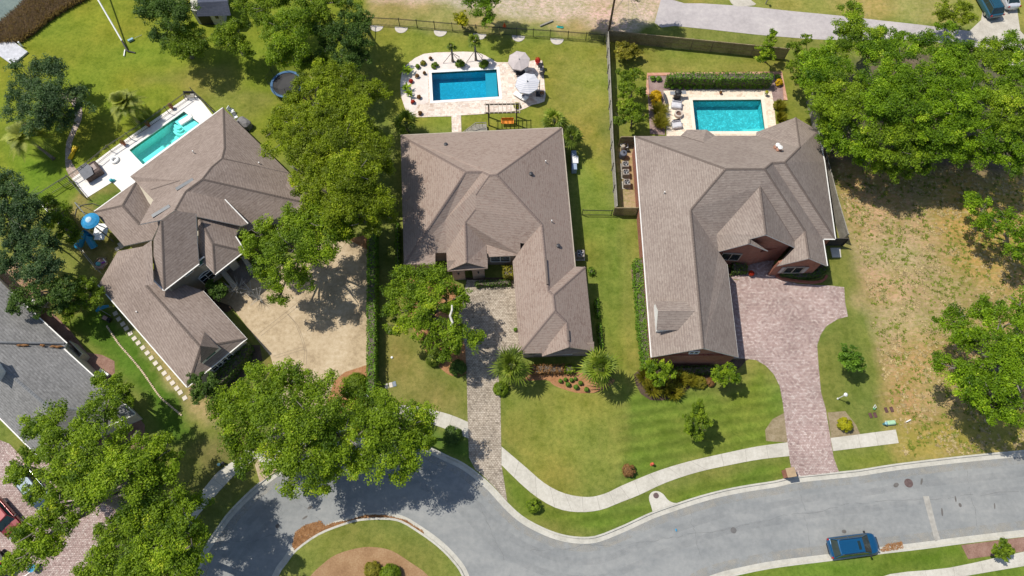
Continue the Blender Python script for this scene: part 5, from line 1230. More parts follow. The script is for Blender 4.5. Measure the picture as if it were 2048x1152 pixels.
# small garden trees
SM=[('young tree with reddish tips on the front lawn, its shadow pointing to the sidewalk',(1392,868),[(1397,815,13,4.6),(1385,840,15,4),(1408,845,13,3.6),(1392,865,12,3),(1380,858,9,2.6),(1400,832,12,4.2)],'mid'),
 ('compact dense green tree on the lawn island beside the rose driveway',(1702,735),[(1697,705,15,3.4),(1712,715,14,3.2),(1700,728,15,2.8),(1690,715,12,2.8),(1714,730,10,2.3)],'hedge'),
 ('leafy young tree at the left front corner of the brick house',(1322,760),[(1305,730,17,3.2),(1325,735,17,3.4),(1315,755,16,3),(1335,750,12,2.8),(1300,745,12,2.8)],'oak'),
 ('flat topped young tree at the right front corner of the brick house',(1455,765),[(1440,745,13,3.2),(1460,740,14,3.4),(1450,758,13,3),(1468,752,10,2.8),(1436,755,9,2.8)],'oak'),
 ('slim tree in front of the wooden fence panels',(1530,125),[(1528,100,15,3.6),(1540,85,11,3.8),(1520,112,12,3),(1538,108,12,3),(1545,68,6,4.2)],'oak'),
 ('upright tree with sparse top at the fence end beside the woods',(1598,150),[(1590,95,15,5),(1600,120,18,4.5),(1585,135,15,4),(1605,150,15,3.8),(1612,80,11,5.2),(1595,165,14,3)],'mid'),
 ('round tree beside the wooden fence, upper one of two',(1262,200),[(1245,160,20,3.6),(1268,155,20,3.6),(1255,185,22,3.8),(1275,180,16,3.3),(1240,180,14,3.2)],'mid'),
 ('round tree beside the wooden fence, lower one of two',(1262,255),[(1248,218,20,3.4),(1270,215,18,3.4),(1258,238,22,3.5),(1280,235,14,3),(1240,238,14,3)],'mid'),
 ('pale loose shrub in the top corner of the fenced garden',(1255,120),[(1245,95,14,1.6),(1262,98,14,1.6),(1252,112,14,1.5),(1240,108,10,1.3),(1272,108,10,1.2)],'tuft'),
 ('dark glossy magnolia at the foot of the garage wing',(415,795),[(395,765,18,3.4),(415,775,18,3.4),(400,790,16,2.8),(425,760,14,3),(430,785,12,2.6)],'dark'),
 ('dark shrub tree beside the entry court of the cream house',(440,590),[(430,585,14,2.2),(440,575,12,2.2),(425,572,9,1.8),(448,590,9,1.8)],'dark'),
 ('small young tree in the bark bed by the south kerb',(2003,1110),[(2003,1092,11,1.9),(2013,1098,9,1.7),(1997,1102,9,1.6),(2008,1108,8,1.4)],'mid'),
 ('small round tree behind the fence at the top, left of the tall one',(925,55),[(922,33,10,2),(928,44,9,1.7),(918,42,7,1.6)],'lime')]
for i,(lb,b,l,k_) in enumerate(SM): tree(lb,b,l,k_,.09,'small_tree' if 'tree' in lb or 'magnolia' in lb else 'shrub','tree' if 'tree' in lb or 'magnolia' in lb else 'shrub',seed=100+i,leaf=.17,cr=(.3,.5),k=80,dens=2.2)
# ---- hedges and low plants
def hedge(label, px, z0, z1, leafm='hedge', name='hedge', per=70, leaf=.16, seed=0, group=None, cat='hedge'):
    """clipped hedge: outline at the ground, leaves over top and sides with a dark twiggy core"""
    R = np.random.RandomState(seed); w = [(p.x,p.y) for p in GP(px)]; c = centroid(w)
    root = thing(name,label,cat,(c.x,c.y,0),0,group)
    mb = MB(); mb.prism([(p.x,p.y) for p in inset(w,.16)],z0,z1-.18); mb.build('branches', M_BARKD, root)
    xs=[p[0] for p in w]; ys=[p[1] for p in w]; parts=[]
    A = (max(xs)-min(xs))*(max(ys)-min(ys)); n=int(A*per)
    P_ = np.c_[R.uniform(min(xs),max(xs),n),R.uniform(min(ys),max(ys),n)]; P_ = P_[inside(P_,w)]; n=len(P_)
    bz = vnoise(P_,.5,seed+3)*.22+vnoise(P_,1.6,seed+4)*.15
    p = np.c_[P_, z1-.12+bz-.12+R.uniform(-.12,.06,n)]; nr = norm(R.randn(n,3)*.5+np.array([0,0,.9])); parts.append((p,nr,.42+bz*1.2))
    m_ = len(w)
    for i in range(m_):
        a=np.array(w[i-1]);b=np.array(w[i]);l=np.hypot(*(b-a)); k=int(l*(z1-z0)*per*.8)
        if k<1: continue
        t=R.rand(k,1); q=a+(b-a)*t; d=(b-a)/l; s=1 if sum(w[j-1][0]*w[j][1]-w[j][0]*w[j-1][1] for j in range(m_))>0 else -1
        no=np.array([d[1],-d[0]])*s; q=q+no*(R.uniform(-.12,.08,(k,1))+.1*(vnoise(q,.6,seed)-.5)[:,None])
        parts.append((np.c_[q,R.uniform(z0,z1,k)],norm(R.randn(k,3)*.5+np.array([no[0],no[1],.35])),.42+R.randn(k)*.05))
    c3=np.concatenate([x[0] for x in parts]); n3=np.concatenate([x[1] for x in parts]); tn=np.concatenate([x[2] for x in parts])
    t3=norm(np.cross(n3,R.randn(len(c3),3))); s=leaf*R.uniform(.6,1.3,len(c3))[:,None]
    leaf_obj('foliage',LM[leafm],[(quads(c3,n3,t3,s*.6,s*.38),tn+R.randn(len(c3))*.13)],root,(c.x,c.y,0)); return root
def px_rect(x0,y0,x1,y1): return [(x0,y0),(x1,y0),(x1,y1),(x0,y1)]
hedge('long clipped hedge between the tan driveway and the next lawn',[(741,470),(757,470),(758,640),(757,808),(740,812),(740,640)],0,1.9,seed=1,per=90)
hedge('long clipped hedge against the left brick wall of the red house',[(1263,530),(1282,526),(1303,735),(1282,744),(1270,640)],0,1.6,seed=2,per=90)
hedge('tall hedge row behind the turquoise pool, left half',[(1328,176),(1330,166),(1378,163),(1424,164),(1424,178)],0,1.9,seed=3,per=80,group=None)
hedge('tall hedge row behind the turquoise pool, right half',[(1428,164),(1480,163),(1536,166),(1536,178),(1428,178)],0,1.9,seed=4,per=80)
hedge('russet hedge in front of the garage windows of the middle house',[(1060,733),(1128,732),(1128,749),(1062,751)],0,.9,'russet',seed=5)
hedge('grey green hedge section beside the russet one',[(1129,732),(1148,732),(1148,749),(1129,749)],0,.95,'mid',seed=6)
hedge('small box hedge at the right wall of the middle house, nearest its front corner',[(1192,651),(1200,650),(1206,697),(1198,700)],0,.8,seed=7)
hedge('small box hedge at the right wall of the middle house, second from the front corner',[(1188,602),(1196,601),(1199,636),(1191,638)],0,.8,seed=8)
hedge('tiny box hedge beside the step in the right wall of the middle house',[(1176,540),(1186,539),(1187,551),(1177,552)],0,.8,seed=9)
hedge('clipped box shrub in the entry court of the middle house',[(1006,543),(1026,542),(1027,562),(1008,562)],0,1.5,'tuft',seed=10,cat='shrub')
hedge('low dark hedge under the entry window of the middle house',[(952,566),(1022,563),(1022,574),(952,577)],0,.8,'dark',seed=11)
hedge('low dark hedge in the shaded corner of the brick entry court',[(1460,529),(1490,529),(1492,549),(1460,551)],0,.8,'dark',seed=12)
hedge('low curved hedge under the right gable window of the brick house',[(1552,547),(1580,546),(1620,546),(1650,536),(1656,541),(1630,557),(1600,561),(1560,556)],0,.7,'dark',seed=13)
hedge('thick dark hedge along the front wall of the garage wing',[(430,765),(480,715),(500,690),(510,700),(500,725),(455,775),(436,782)],0,1.5,'dark',seed=14)
hedge('leafy hedge at the left wall of the middle house',[(794,455),(801,455),(802,545),(794,545)],0,1.2,'hedge',seed=15)
hedge('dark bushes under the front gable of the brick house',[(1340,737),(1425,733),(1428,750),(1345,752)],0,.7,'dark',seed=16)
hedge('tall leafy hedge inside the play yard fence',[(98,405),(118,405),(150,440),(165,468),(150,480),(120,450)],0,1.6,'mid',seed=17)
def bush(label, px, rp, z, leafm, name='shrub', cat='shrub', group=None, seed=0, leaf=.13, k=60, flat=.8, proto=None):
    c = G(px[0],px[1],z*.45); c.z = 0; r = (G(px[0]+rp,px[1],z)-G(px[0],px[1],z)).length
    if proto: return copy_tree(proto, (c.x,c.y,0), random.uniform(0,6), label, scale=r/proto['r'])
    R = np.random.RandomState(seed+200); root = thing(name,label,cat,(c.x,c.y,0),0,group); root['r'] = r
    n = int(26*max(1,r*r*3)); d = norm(R.randn(n,3)); d[:,2]=np.abs(d[:,2]); ctr = np.array([c.x,c.y,z*.35])+d*np.array([r*.8,r*.8,z*.5])
    dd = norm(R.randn(n*k,3)); p = np.repeat(ctr,k,0)+dd*r*.28*R.rand(n*k,1)**.4; nr = norm(dd*.6+np.repeat(d,k,0)*.6+np.array([0,0,.4])+R.randn(n*k,3)*.3); t=norm(np.cross(nr,R.randn(n*k,3))); s=leaf*R.uniform(.6,1.2,(n*k,1))
    leaf_obj('foliage',LM[leafm],[(quads(p,nr,t,s*.6,s*.4),np.repeat(R.normal(.5,.14,n),k)+R.randn(n*k)*.1)],root,(c.x,c.y,0))
    mb = MB()
    for a in range(5): mb.tube([(0,0,0),(math.cos(a*1.26)*r*.4,math.sin(a*1.26)*r*.4,z*.5)],[.03,.012],5)
    L(mb,'stem',M_BARKD,root); return root
random.seed(3)
bx = None; spots = [(1121,762,4.2,'leftmost'),(1131,759,4,'second from the left of the upper arc'),(1136,769,4.8,'left of the lower arc'),(1143,760,4.2,'in the middle of the upper arc'),(1151,757,3.5,'rightmost of the upper arc'),(1152,774,5,'middle of the lower arc'),(1161,766,4.5,'beside the palm, upper one'),(1173,779,4.8,'lowest, nearest the lawn edge')]
for i,(u,v,r,w_) in enumerate(spots):
    o = bush('clipped ball shrub in the straw bed, '+w_,(u,v),r,.55,'hedge',group='ball shrubs in the front bed',seed=1,k=40,leaf=.1,proto=bx); bx = bx or o
bx = None
for i in range(12):
    u = [1345,1360,1374,1388,1400,1414,1449,1463,1479,1494,1508,1522][i]; v = [174,175,175,174,174,174,173,173,173,173,173,174][i]
    o = bush('low round shrub in front of the pool hedge, %s from the left'%ORD[i],(u,v),5,.5,'hedge',group='low shrubs before the pool hedge',seed=2,k=40,leaf=.1,proto=bx); bx = bx or o
for i,(u,v,w_) in enumerate(((1306,156,'left one in the bed corner'),(1318,157,'right one in the bed corner'),(1556,153,'alone in the right end of the bed'))): bush('dark round shrub inside the brick edging, '+w_,(u,v),6,.8,'hedge',seed=30+i,proto=bx,k=40)
bush('golden yellow shrub beside the paved terrace, the large one',(1311,192),13,1.1,'gold',seed=40); bush('golden yellow shrub beside the paved terrace, the smaller one',(1312,205),11,.8,'gold',seed=41)
bush('small golden yellow shrub at the right end of the bed',(1558,165),8,.8,'gold',seed=42)
bush('bright lime round shrub between the sidewalk and the rose driveway',(1690,849),15,1.3,'lime',seed=43)
bush('small red flowered shrub on the front lawn near the sidewalk',(1258,941),14,1.0,'russet',seed=44); 
bush('dense green shrub on the verge where the street bends',(1067,1011),15,1.4,'mid',seed=45)
bush('small dark shrub beside the pool corner of the brick house',(1553,212),8,.8,'tuft',seed=46)
bush('russet flowering bush in the front bed of the brick house',(1400,765),14,.6,'tuft',seed=47); bush('low mixed bush in the front bed, right of the russet one',(1420,764),10,.6,'russet',seed=48)
bush('clipped shrub at the driveway corner of the garage wing',(1031,659),4,.5,'hedge',seed=49)
bush('leafy shrub on the island mulch, yellowish one',(745,1140),18,.8,'tuft',seed=50); bush('leafy green shrub on the island mulch beside the yellow one',(780,1150),22,1.3,'mid',seed=51)
bush('round bush under the middle palm',(1002,778),16,.8,'mid',seed=52); bush('shrub beneath the oak at the edge of the middle driveway',(915,735),18,1.0,'dark',seed=53); bush('shrub on the shaded verge beside the sidewalk',(905,870),20,.8,'dark',seed=54)
bush('shrub under the oak beside the hedge end',(712,768),24,1.6,'mid',seed=55)
bush('shrub with spiky leaves below the oak of the middle house',(868,715),18,1.3,'palm',seed=56)
for i,(u,v,r,m_,w_) in enumerate(((870,131,8,'mid','behind the blue pool, leftmost clump'),(920,127,10,'mid','between the two propped palms'),(968,128,11,'mid','at the right end of the gravel bed'),(846,126,6,'tuft','upright pair in the white gravel'),(835,133,5,'mid','small one in the white gravel corner'),(861,117,3.5,'russet','tiny brown one in the white gravel'),(849,146,3,'russet','tiny brown one beside the gravel edge'),(834,152,4.5,'russet','red leaved, beside the upper broad leaf plant'),(822,162,4.5,'redf','red leaved, below the upper broad leaf plant'),(838,194,4.5,'russet','red leaved, beside the lower broad leaf plant'),(826,204,4.5,'redf','red leaved, below the lower broad leaf plant'),(840,226,4.5,'russet','brown one near the bottom of the deck'),(1034,211,7,'lime','beside the swing frame'))):
    bush('small garden plant '+w_,(u,v),r,.6,m_,'garden_plant','plant',group='plants round the blue pool',seed=60+i,k=40,leaf=.12)
# blades: ornamental grass, reeds
def blades(R, cx, cy, r, h, n, w=.03, lean=.6, z0=0):
    a = R.uniform(0,2*math.pi,n); rr = r*.35*np.sqrt(R.rand(n)); b = np.c_[cx+rr*np.cos(a),cy+rr*np.sin(a),np.full(n,z0)]
    hh = h*R.uniform(.6,1.1,n); tip = b+np.c_[np.cos(a)*r*lean*R.uniform(.3,1.2,n),np.sin(a)*r*lean*R.uniform(.3,1.2,n),hh]; mid = (b+tip)/2+np.c_[np.zeros(n),np.zeros(n),hh*.15]
    s = np.c_[-np.sin(a),np.cos(a),np.zeros(n)]*w
    return np.concatenate([np.stack([b-s,b+s,mid+s,mid-s],1),np.stack([mid-s,mid+s,tip+s*.3,tip-s*.3],1)]), np.tile(np.clip(R.normal(.5,.2,n),0,1),2)
def grass_clump(label, px, rp, h, n=260, leafm='tuft', seed=0, group=None):
    R = np.random.RandomState(seed+400); c = G(*px); r = (G(px[0]+rp,px[1])-c).length
    root = thing('ornamental_grass',label,'plant',tuple(c),0,group); leaf_obj('blades',LM[leafm],[blades(R,c.x,c.y,r*1.6,h,n,.035)],root,c); return root
for i,(u,v,r,w_) in enumerate(((1318,225,14,'beside the paved terrace, upper one'),(1320,250,14,'beside the paved terrace, lower one'),(1557,217,9,'right of the turquoise pool, upper one'),(1559,240,9,'right of the turquoise pool, lower one'),(1290,755,16,'left front bed of the brick house, uppermost'),(1305,780,15,'left front bed of the brick house, lowest left'),(1325,775,17,'left front bed of the brick house, middle'),(1345,785,15,'left front bed of the brick house, right'),(1360,760,14,'front bed of the brick house, under the gable'),(1380,765,10,'front bed of the brick house, shortest'))):
    grass_clump('tuft of golden ornamental grass, '+w_,(u,v),r,1.0,300,seed=i,group='ornamental grass tufts')
R = np.random.RandomState(77); marsh=[(-120,90),(44,84),(69,66),(104,38),(133,20),(162,5),(200,-20),(90,-40),(70,-10),(45,18),(18,42),(-6,58),(-100,110)]
mw = [(p.x,p.y) for p in GP(marsh)]; mw_ = np.array(mw); P_ = np.c_[R.uniform(mw_[:,0].min(),mw_[:,0].max(),26000),R.uniform(mw_[:,1].min(),mw_[:,1].max(),26000)]; P_=P_[inside(P_,mw)][:6500]
parts=[]
for x,y in P_: parts.append(blades(R,x,y,.5,.9,7,.04,.9,-.25))
o = leaf_obj('marsh_reeds',LM['reed'],parts); tag(o,'band of brown marsh reeds along the river bank','reeds',kind='stuff')
# ---- palms
def fan_crown(R, nf=34, rl=1.9, droop=.3, w=.075):
    Q=[];T=[]
    for i in range(nf):
        az = i*2.39996+R.uniform(-.7,.7); f_ = i/max(1,nf-1); el = rad(82-105*f_**.75+R.uniform(-8,8)); L_ = rl*R.uniform(.68,1.10)*(.75+.25*f_)
        d = np.array([math.cos(az)*math.cos(el),math.sin(az)*math.cos(el),math.sin(el)]); side = np.array([-math.sin(az),math.cos(az),0]); up = np.cross(d,side)
        st = d*L_*.42; Q.append(np.stack([side*.025,-side*.025,st-side*.02,st+side*.02])[None]); T.append([.35])
        nb = 11; tn = R.uniform(.15,1.0)-.2*f_
        for j in range(nb):
            a = rad(-80+160*j/(nb-1)); dr = d*math.cos(a)+side*math.sin(a)+up*(-.10 if j%2 else .05); ll = L_*.60*(1-.30*abs(math.sin(a))**2); ws = np.cross(dr,up); ws/=np.linalg.norm(ws)
            m1 = st+dr*ll*.5; e = st+dr*ll+np.array([0,0,-droop*ll*R.uniform(.3,1.2)])
            Q.append(np.stack([st-ws*w*.4,st+ws*w*.4,m1+ws*w,m1-ws*w])[None]); Q.append(np.stack([m1-ws*w,m1+ws*w,e+ws*.008,e-ws*.008])[None]); T.append([tn+R.randn()*.10]); T.append([tn+R.randn()*.10+.10])
    return np.concatenate(Q),np.concatenate(T)
def feather_crown(R, nf=44, rl=2.6, w=.06):
    Q=[];T=[]
    for i in range(nf):
        az=R.uniform(0,2*math.pi); el=rad(R.uniform(-20,75)); L_=rl*R.uniform(.8,1.05); tn=R.uniform(.3,.8)
        d=np.array([math.cos(az)*math.cos(el),math.sin(az)*math.cos(el),math.sin(el)]); side=np.array([-math.sin(az),math.cos(az),0]); pts=[]
        for s in range(9):
            t=s/8; pts.append(d*L_*t+np.array([0,0,-1.1*L_*.45*t*t]))
        for s in range(8):
            a,b=pts[s],pts[s+1]; Q.append(np.stack([a-side*.02,a+side*.02,b+side*.012,b-side*.012])[None]); T.append([.35])
            if s==0: continue
            for u_ in (0,.33,.66):
                p=a+(b-a)*u_; ll=.55*math.sin(math.pi*min(1,(s+u_)/8.2)+.25)+.08; fw=(b-a)/np.linalg.norm(b-a)
                for sg in (-1,1):
                    dr=side*sg*.85+fw*.5+np.array([0,0,.12]); dr/=np.linalg.norm(dr); Q.append(np.stack([p-fw*w,p+fw*w,p+dr*ll+fw*.006,p+dr*ll-fw*.006])[None]); T.append([tn+R.randn()*.08])
    return np.concatenate(Q),np.concatenate(T)
def palm(label, base_px, top_px, z, rl, kind='fan', seed=0, tr=.16, lean=True, name='palm_tree', group=None, nf=34, leafm=None):
    R=np.random.RandomState(seed+500); b=G(*base_px); t=G(top_px[0],top_px[1],z); root=thing(name,label,'palm',tuple(b),0,group)
    mb=MB(); d=t-b; pts=[b+d*s+Vector((0,0,-.0))+Vector((d.x,d.y,0))*(-.10*math.sin(math.pi*s)) for s in np.linspace(0,1,7)]; mb.tube(pts,[tr*1.5,tr*1.1,tr,tr*.95,tr,tr*1.1,tr*1.3],9); mb.build('trunk',M_BARK,root,smooth=True)
    Q,T=(fan_crown(R,nf,rl) if kind=='fan' else feather_crown(R,nf,rl)); Q=Q+np.array(t-b)
    leaf_obj('crown',LM[leafm or ('palm' if kind=='fan' else 'date')],[(Q,T)],root); return root
palm('full fan palm at the right end of the garage front, star shadow on the lawn',(1213,760),(1200,735),4.2,2.5,seed=1,nf=34)
palm('fan palm at the left end of the garage front beside the driveway',(1022,752),(1022,730),3.6,2.4,seed=2,nf=32)
palm('fan palm behind the back right corner of the middle house, the upper one',(1112,265),(1108,240),2.6,2.2,seed=3,nf=26); palm('fan palm at the back right corner of the middle house, the lower one',(1140,290),(1143,272),2.6,1.9,seed=4,nf=24)
palm('fan palm at the back left corner of the middle house',(815,262),(812,245),2.6,2.1,seed=5,nf=26)
palm('small propped palm behind the blue pool, the left one with few fronds',(905.5,123),(902.5,92),3.0,.85,seed=6,nf=10,tr=.13); palm('small propped palm behind the blue pool, the right one',(952,121),(949,82),3.3,1.2,seed=7,nf=18,tr=.13)
palm('leaning date palm above the white deck',(277,246),(247,208),2.9,2.7,'feather',seed=8,nf=60); palm('leaning date palm with yellowing fronds at the left side of the lawn',(108,318),(48,272),3.4,3.0,'feather',seed=9,nf=62)
palm('small spiky palm under the oak beside the middle driveway',(872,716),(871,711),.8,1.1,seed=10,nf=22); palm('light spiky palm among the evergreens behind the yellow oaks',(650,330),(652,325),.6,1.0,seed=12,nf=10)
# props of the two young palms
for (bx_,by_),(tx,ty),lb in (((905.5,123),(903.5,105),'left'),((952,121),(950.5,100),'right')):
    t=G(tx,ty,1.5); b=G(bx_,by_); root=thing('palm_brace','wooden props leaning on the %s young palm behind the blue pool'%lb,'brace',(b.x,b.y,0))
    for dx,dy in ((-1.2,-.35),(1.0,-.2),(.8,.7)):
        m_=MB(); m_.tube([(b.x+dx,b.y+dy,.05),(t.x,t.y,1.45)],.035,5); m_.build('prop',M_BARKD,root)
# broad leaf (banana like) plants at the left of the blue pool
for i,(u,v,w_) in enumerate(((818,145,'upper'),(820,188,'lower'))):
    R=np.random.RandomState(600+i); c=G(u,v); root=thing('broad_leaf_plant','broad leaved tropical plant on the white gravel, the %s one'%w_,'plant',tuple(c),0,'broad leaved plants by the pool'); Q=[];T=[]
    for s in range(3):
        ox,oy=R.uniform(-.5,.5,2)
        for j in range(11):
            az=R.uniform(0,6.28); el=rad(R.uniform(15,75)); l=R.uniform(.6,1.05); d=np.array([math.cos(az)*math.cos(el),math.sin(az)*math.cos(el),math.sin(el)]); sd=np.array([-math.sin(az),math.cos(az),0])*.13; o_=np.array([ox,oy,.5]); m1=o_+d*l*.5; e=o_+d*l+np.array([0,0,-.35*l]); 
            Q+= [np.stack([o_-sd*.2,o_+sd*.2,m1+sd,m1-sd])[None],np.stack([m1-sd,m1+sd,e+sd*.15,e-sd*.15])[None]]; tn=R.uniform(.3,.9); T+=[[tn],[tn]]
    leaf_obj('leaves',LM['lime'] if False else LM['oak'],[(np.concatenate(Q),np.concatenate(T))],root)
    mb=MB(); mb.tube([(0,0,0),(0,0,.55)],.06,6); mb.tube([(0,0,.1),(.3,.2,.55)],.05,6); L(mb,'stem',M_BARK,root)
# bare grey shrub by the entry court
R=np.random.RandomState(700); c=G(490,590); root=thing('bare_shrub','bare grey twiggy shrub at the edge of the tan driveway','shrub',tuple(c)); Q=[];T=[]
mbt=MB()
for cxp,cyp,n in ((480,578,34),(505,585,30),(520,600,22),(470,585,20)):
    p=G(cxp,cyp)-c
    for j in range(n):
        a=R.uniform(0,6.28); l=R.uniform(.4,1.2); h=R.uniform(.8,1.9); mbt.tube([p+Vector((0,0,.2)),p+Vector((math.cos(a)*l*.5,math.sin(a)*l*.5,h*.7)),p+Vector((math.cos(a)*l,math.sin(a)*l,h))],[.03,.018,.008],4,cap=False)
L(mbt,'branches',plain('grey_twig',(.50,.49,.46),.9),root)
# ================================================================ OBJECTS
M_BLK = plain('black_metal',(.02,.02,.022),.5,.4); M_STEEL = plain('brushed_steel',(.45,.45,.44),.35,.5,.6)
M_WOODF = ground_mat('fence_wood',[(.13,.10,.055),(.24,.19,.11),(.34,.28,.18)],1.0,6,30,.9,.3)
M_WOODG = ground_mat('fence_wood_grey',[(.17,.155,.13),(.28,.26,.22),(.38,.36,.31)],1.0,6,30,.9,.3)
M_WHT = plain('white_plastic',(.78,.78,.76),.5,.4,0,.04); M_GREYC = ground_mat('grey_cloth',[(.30,.29,.31),(.40,.39,.41),(.50,.49,.51)],3,9,30,.9,.3)
M_BLUE = plain('sky_blue_plastic',(.02,.27,.50),.35,.5,0,.08); M_ORNG = plain('orange_wood',(.75,.26,.03),.6,.3,0,.1); M_REDP = plain('red_plastic',(.60,.03,.02),.4,.5,0,.08)
def metal_fence(label, px, h=1.3, step=2.1, picket=.18, group=None, close=False, m=None, z0=0):
    w = GP(px); c = w[0]; root = thing('metal_fence',label,'fence',tuple(c),0,group); pk = MB(); np_=0
    for a,b in zip(w[:-1],w[1:]):
        d = b-a; l = d.length; ang = math.atan2(d.y,d.x)
        for zz in (.15,h-.12,h): pk.box(((a.x+b.x)/2,(a.y+b.y)/2,zz),(l,.035,.035),ang)
        for i in range(int(l/picket)+1):
            p = a+d*(i*picket/l); pk.box((p.x,p.y,h/2),(.016,.016,h),ang)
        n = max(1,int(l/step))
        for i in range(n+(b is w[-1])):
            p = a+d*(i/n); q = MB(); q.box((p.x,p.y,h/2+.04),(.07,.07,h+.08),ang); q.box((p.x,p.y,h+.1),(.1,.1,.03),ang); q.build('post',m or M_BLK,root)
    pk.build('picket_panel',m or M_BLK,root); return root
metal_fence('long black metal fence behind the blue pool lawn, running to the wooden fence',[(741,50),(800,53),(905,62),(1000,70),(1100,76),(1207,84)],1.35)
metal_fence('black metal fence from the middle house to the wooden fence',[(1164,430),(1222,431)],1.2,1.7)
metal_fence('thin metal fence along the outer edge of the white pool deck',[(130,375),(175,345),(225,304),(300,255),(377,200)],1.3,2.4,.22,m=plain('bronze_metal',(.05,.045,.035),.5))
metal_fence('metal fence from the white deck corner toward the back right',[(390,190),(415,213),(432,232),(448,245)],1.3,2.4,.22)
metal_fence('metal fence on the lawn side below the white deck',[(82,402),(145,362),(152,372),(174,398)],1.2,2.2,.22)
metal_fence('metal fence on the low side of the play yard',[(82,405),(120,445),(165,500),(205,548)],1.2,2.2,.22,m=M_STEEL)
metal_fence('short dark metal fence right of the grove at the far corner',[(742,52),(739,95)],1.3,2.2,.2)
def board_fence(label, px, h=1.85, flip=1, m=None, lean=0, group=None, bw=.14):
    w = GP(px); c = w[0]; root = thing('wooden_fence',label,'fence',tuple(c),0,group); R = random.Random(int(c.x*10))
    bd = MB(); rl = MB(); side=None
    for a,b in zip(w[:-1],w[1:]):
        d = b-a; l = d.length; ang = math.atan2(d.y,d.x); n = Vector((d.y,-d.x,0)).normalized()*flip
        k = max(1,int(l/bw))
        for i in range(k):
            p = a+d*((i+.5)/k); hh = h+R.uniform(-.03,.03); bd.box((p.x,p.y,hh/2),(bw*.86,.022,hh),ang)
        for zz in (.35,h*.5,h-.3): q=(a+b)/2+n*.04; rl.box((q.x,q.y,zz),(l,.045,.09),ang)
        q=(a+b)/2+n*.01; rl.box((q.x,q.y,h+.02),(l,.10,.035),ang)
        ns = max(1,int(l/2.4))
        for i in range(ns+1):
            p = a+d*(i/ns)+n*.09; q = MB(); q.box((p.x,p.y,h/2),(.1,.1,h),ang); q.build('post',m or M_WOODF,root)
    bd.build('boards',m or M_WOODF,root); rl.build('rail',m or M_WOODF,root); return root
board_fence('long wooden board fence facing the grassy strip below the far lane',[(1215,83),(1300,92),(1420,104),(1500,112),(1568,119)],1.9,-1)
board_fence('long greyish wooden fence between the two right gardens, seen from above',[(1213,84),(1217,180),(1222,300),(1230,428)],1.85,1,M_WOODG)
board_fence('short wooden fence closing the utility yard at the back corner of the brick house',[(1237,291),(1270,291)],1.8,1)
board_fence('short wooden fence closing the utility yard toward the front lawn',[(1226,431),(1272,431)],1.8,-1)
board_fence('tall wooden fence on the dry lot side of the brick house',[(1622,240),(1640,330),(1660,410),(1681,483)],1.9,-1,M_WOODG)
board_fence('short dark fence panel beside the right front corner of the brick house',[(1650,491),(1683,491)],1.8,1,plain('dark_board',(.07,.06,.05),.9))
board_fence('grey fence in the shade of the woods next to the brick house garden',[(1612,205),(1622,240)],1.8,-1,M_WOODG)
# ---- half round paving under the metal fence
half = None
for i,(u,v) in enumerate(((754,52),(803,55),(881,62),(960,68),(1037,72),(1114,78))):
    c = G(u,v); 
    if half is None:
        half = MB(); a = np.linspace(math.pi,2*math.pi,14); half.prism([(math.cos(t)*.85,math.sin(t)*.95) for t in a],0,.05); half = half.build('half_round_stone',plain('pale_stone',(.54,.49,.43),.8,.2,0,.08)); o = half
    else: o = half.copy(); COL.objects.link(o)
    o.location = (c.x,c.y,.0); o.rotation_euler = (0,0,rad(-6)); tag(o,'white half round stone at the foot of the metal fence, %s from the left'%ORD[i],'paving stone','half round stones along the metal fence')
# ---- parasols
def parasol(label, px, z, r, hub_mat, canopy_mat, cant=None, base_px=None, n=8, tilt=(0,0), rot=0):
    t = G(px[0],px[1],z); b = G(*base_px) if base_px else Vector((t.x,t.y,0)); root = thing('parasol',label,'parasol',tuple(b))
    o = t-b; M = Matrix.Rotation(tilt[0],3,'X')@Matrix.Rotation(tilt[1],3,'Y')
    mb = MB(); rim=[M@Vector((math.cos(rot+2*math.pi*i/n)*r,math.sin(rot+2*math.pi*i/n)*r,-r*.27))+o for i in range(n)]
    for i in range(n):
        a,b2=rim[i],rim[(i+1)%n]; m1=(a+b2)/2*.98+o*.02+Vector((0,0,-.02)); mb.add([o,a,m1],[(0,1,2)]); mb.add([o,m1,b2],[(0,1,2)]); mb.add([a,b2,b2-Vector((0,0,.16)),a-Vector((0,0,.16))],[(0,3,2,1)])
    L(mb,'canopy',canopy_mat,root)
    for i in range(n):
        q=MB(); q.tube([o-Vector((0,0,.06)),rim[i]-Vector((0,0,.04))],.018,4); L(q,'rib',M_BLK,root)
    mb=MB()
    if cant:
        pb2=Vector((cant[0],cant[1],0)); mb.tube([pb2,pb2+Vector((0,0,z+.15))],.05,7); mb.tube([pb2+Vector((0,0,z*.55)),o*.6+pb2*.4+Vector((0,0,.35)),o+Vector((0,0,.22))],.035,6); mb.tube([o+Vector((0,0,.22)),o-Vector((0,0,.4))],.03,6)
    else: mb.tube([(0,0,0),o+Vector((0,0,.1))],.035,7)
    L(mb,'pole',M_STEEL,root); mb=MB(); bc=(cant[0],cant[1]) if cant else (0,0); mb.rbox((bc[0],bc[1],.09),(.8,.8,.1)); L(mb,'base',M_BLK,root)
    mb=MB(); mb.sphere(tuple(o+Vector((0,0,.06))),.07,6); L(mb,'finial',M_STEEL,root); return root
M_CAN1 = plain('taupe_canopy',(.50,.44,.42),.9,.1,0,.06)
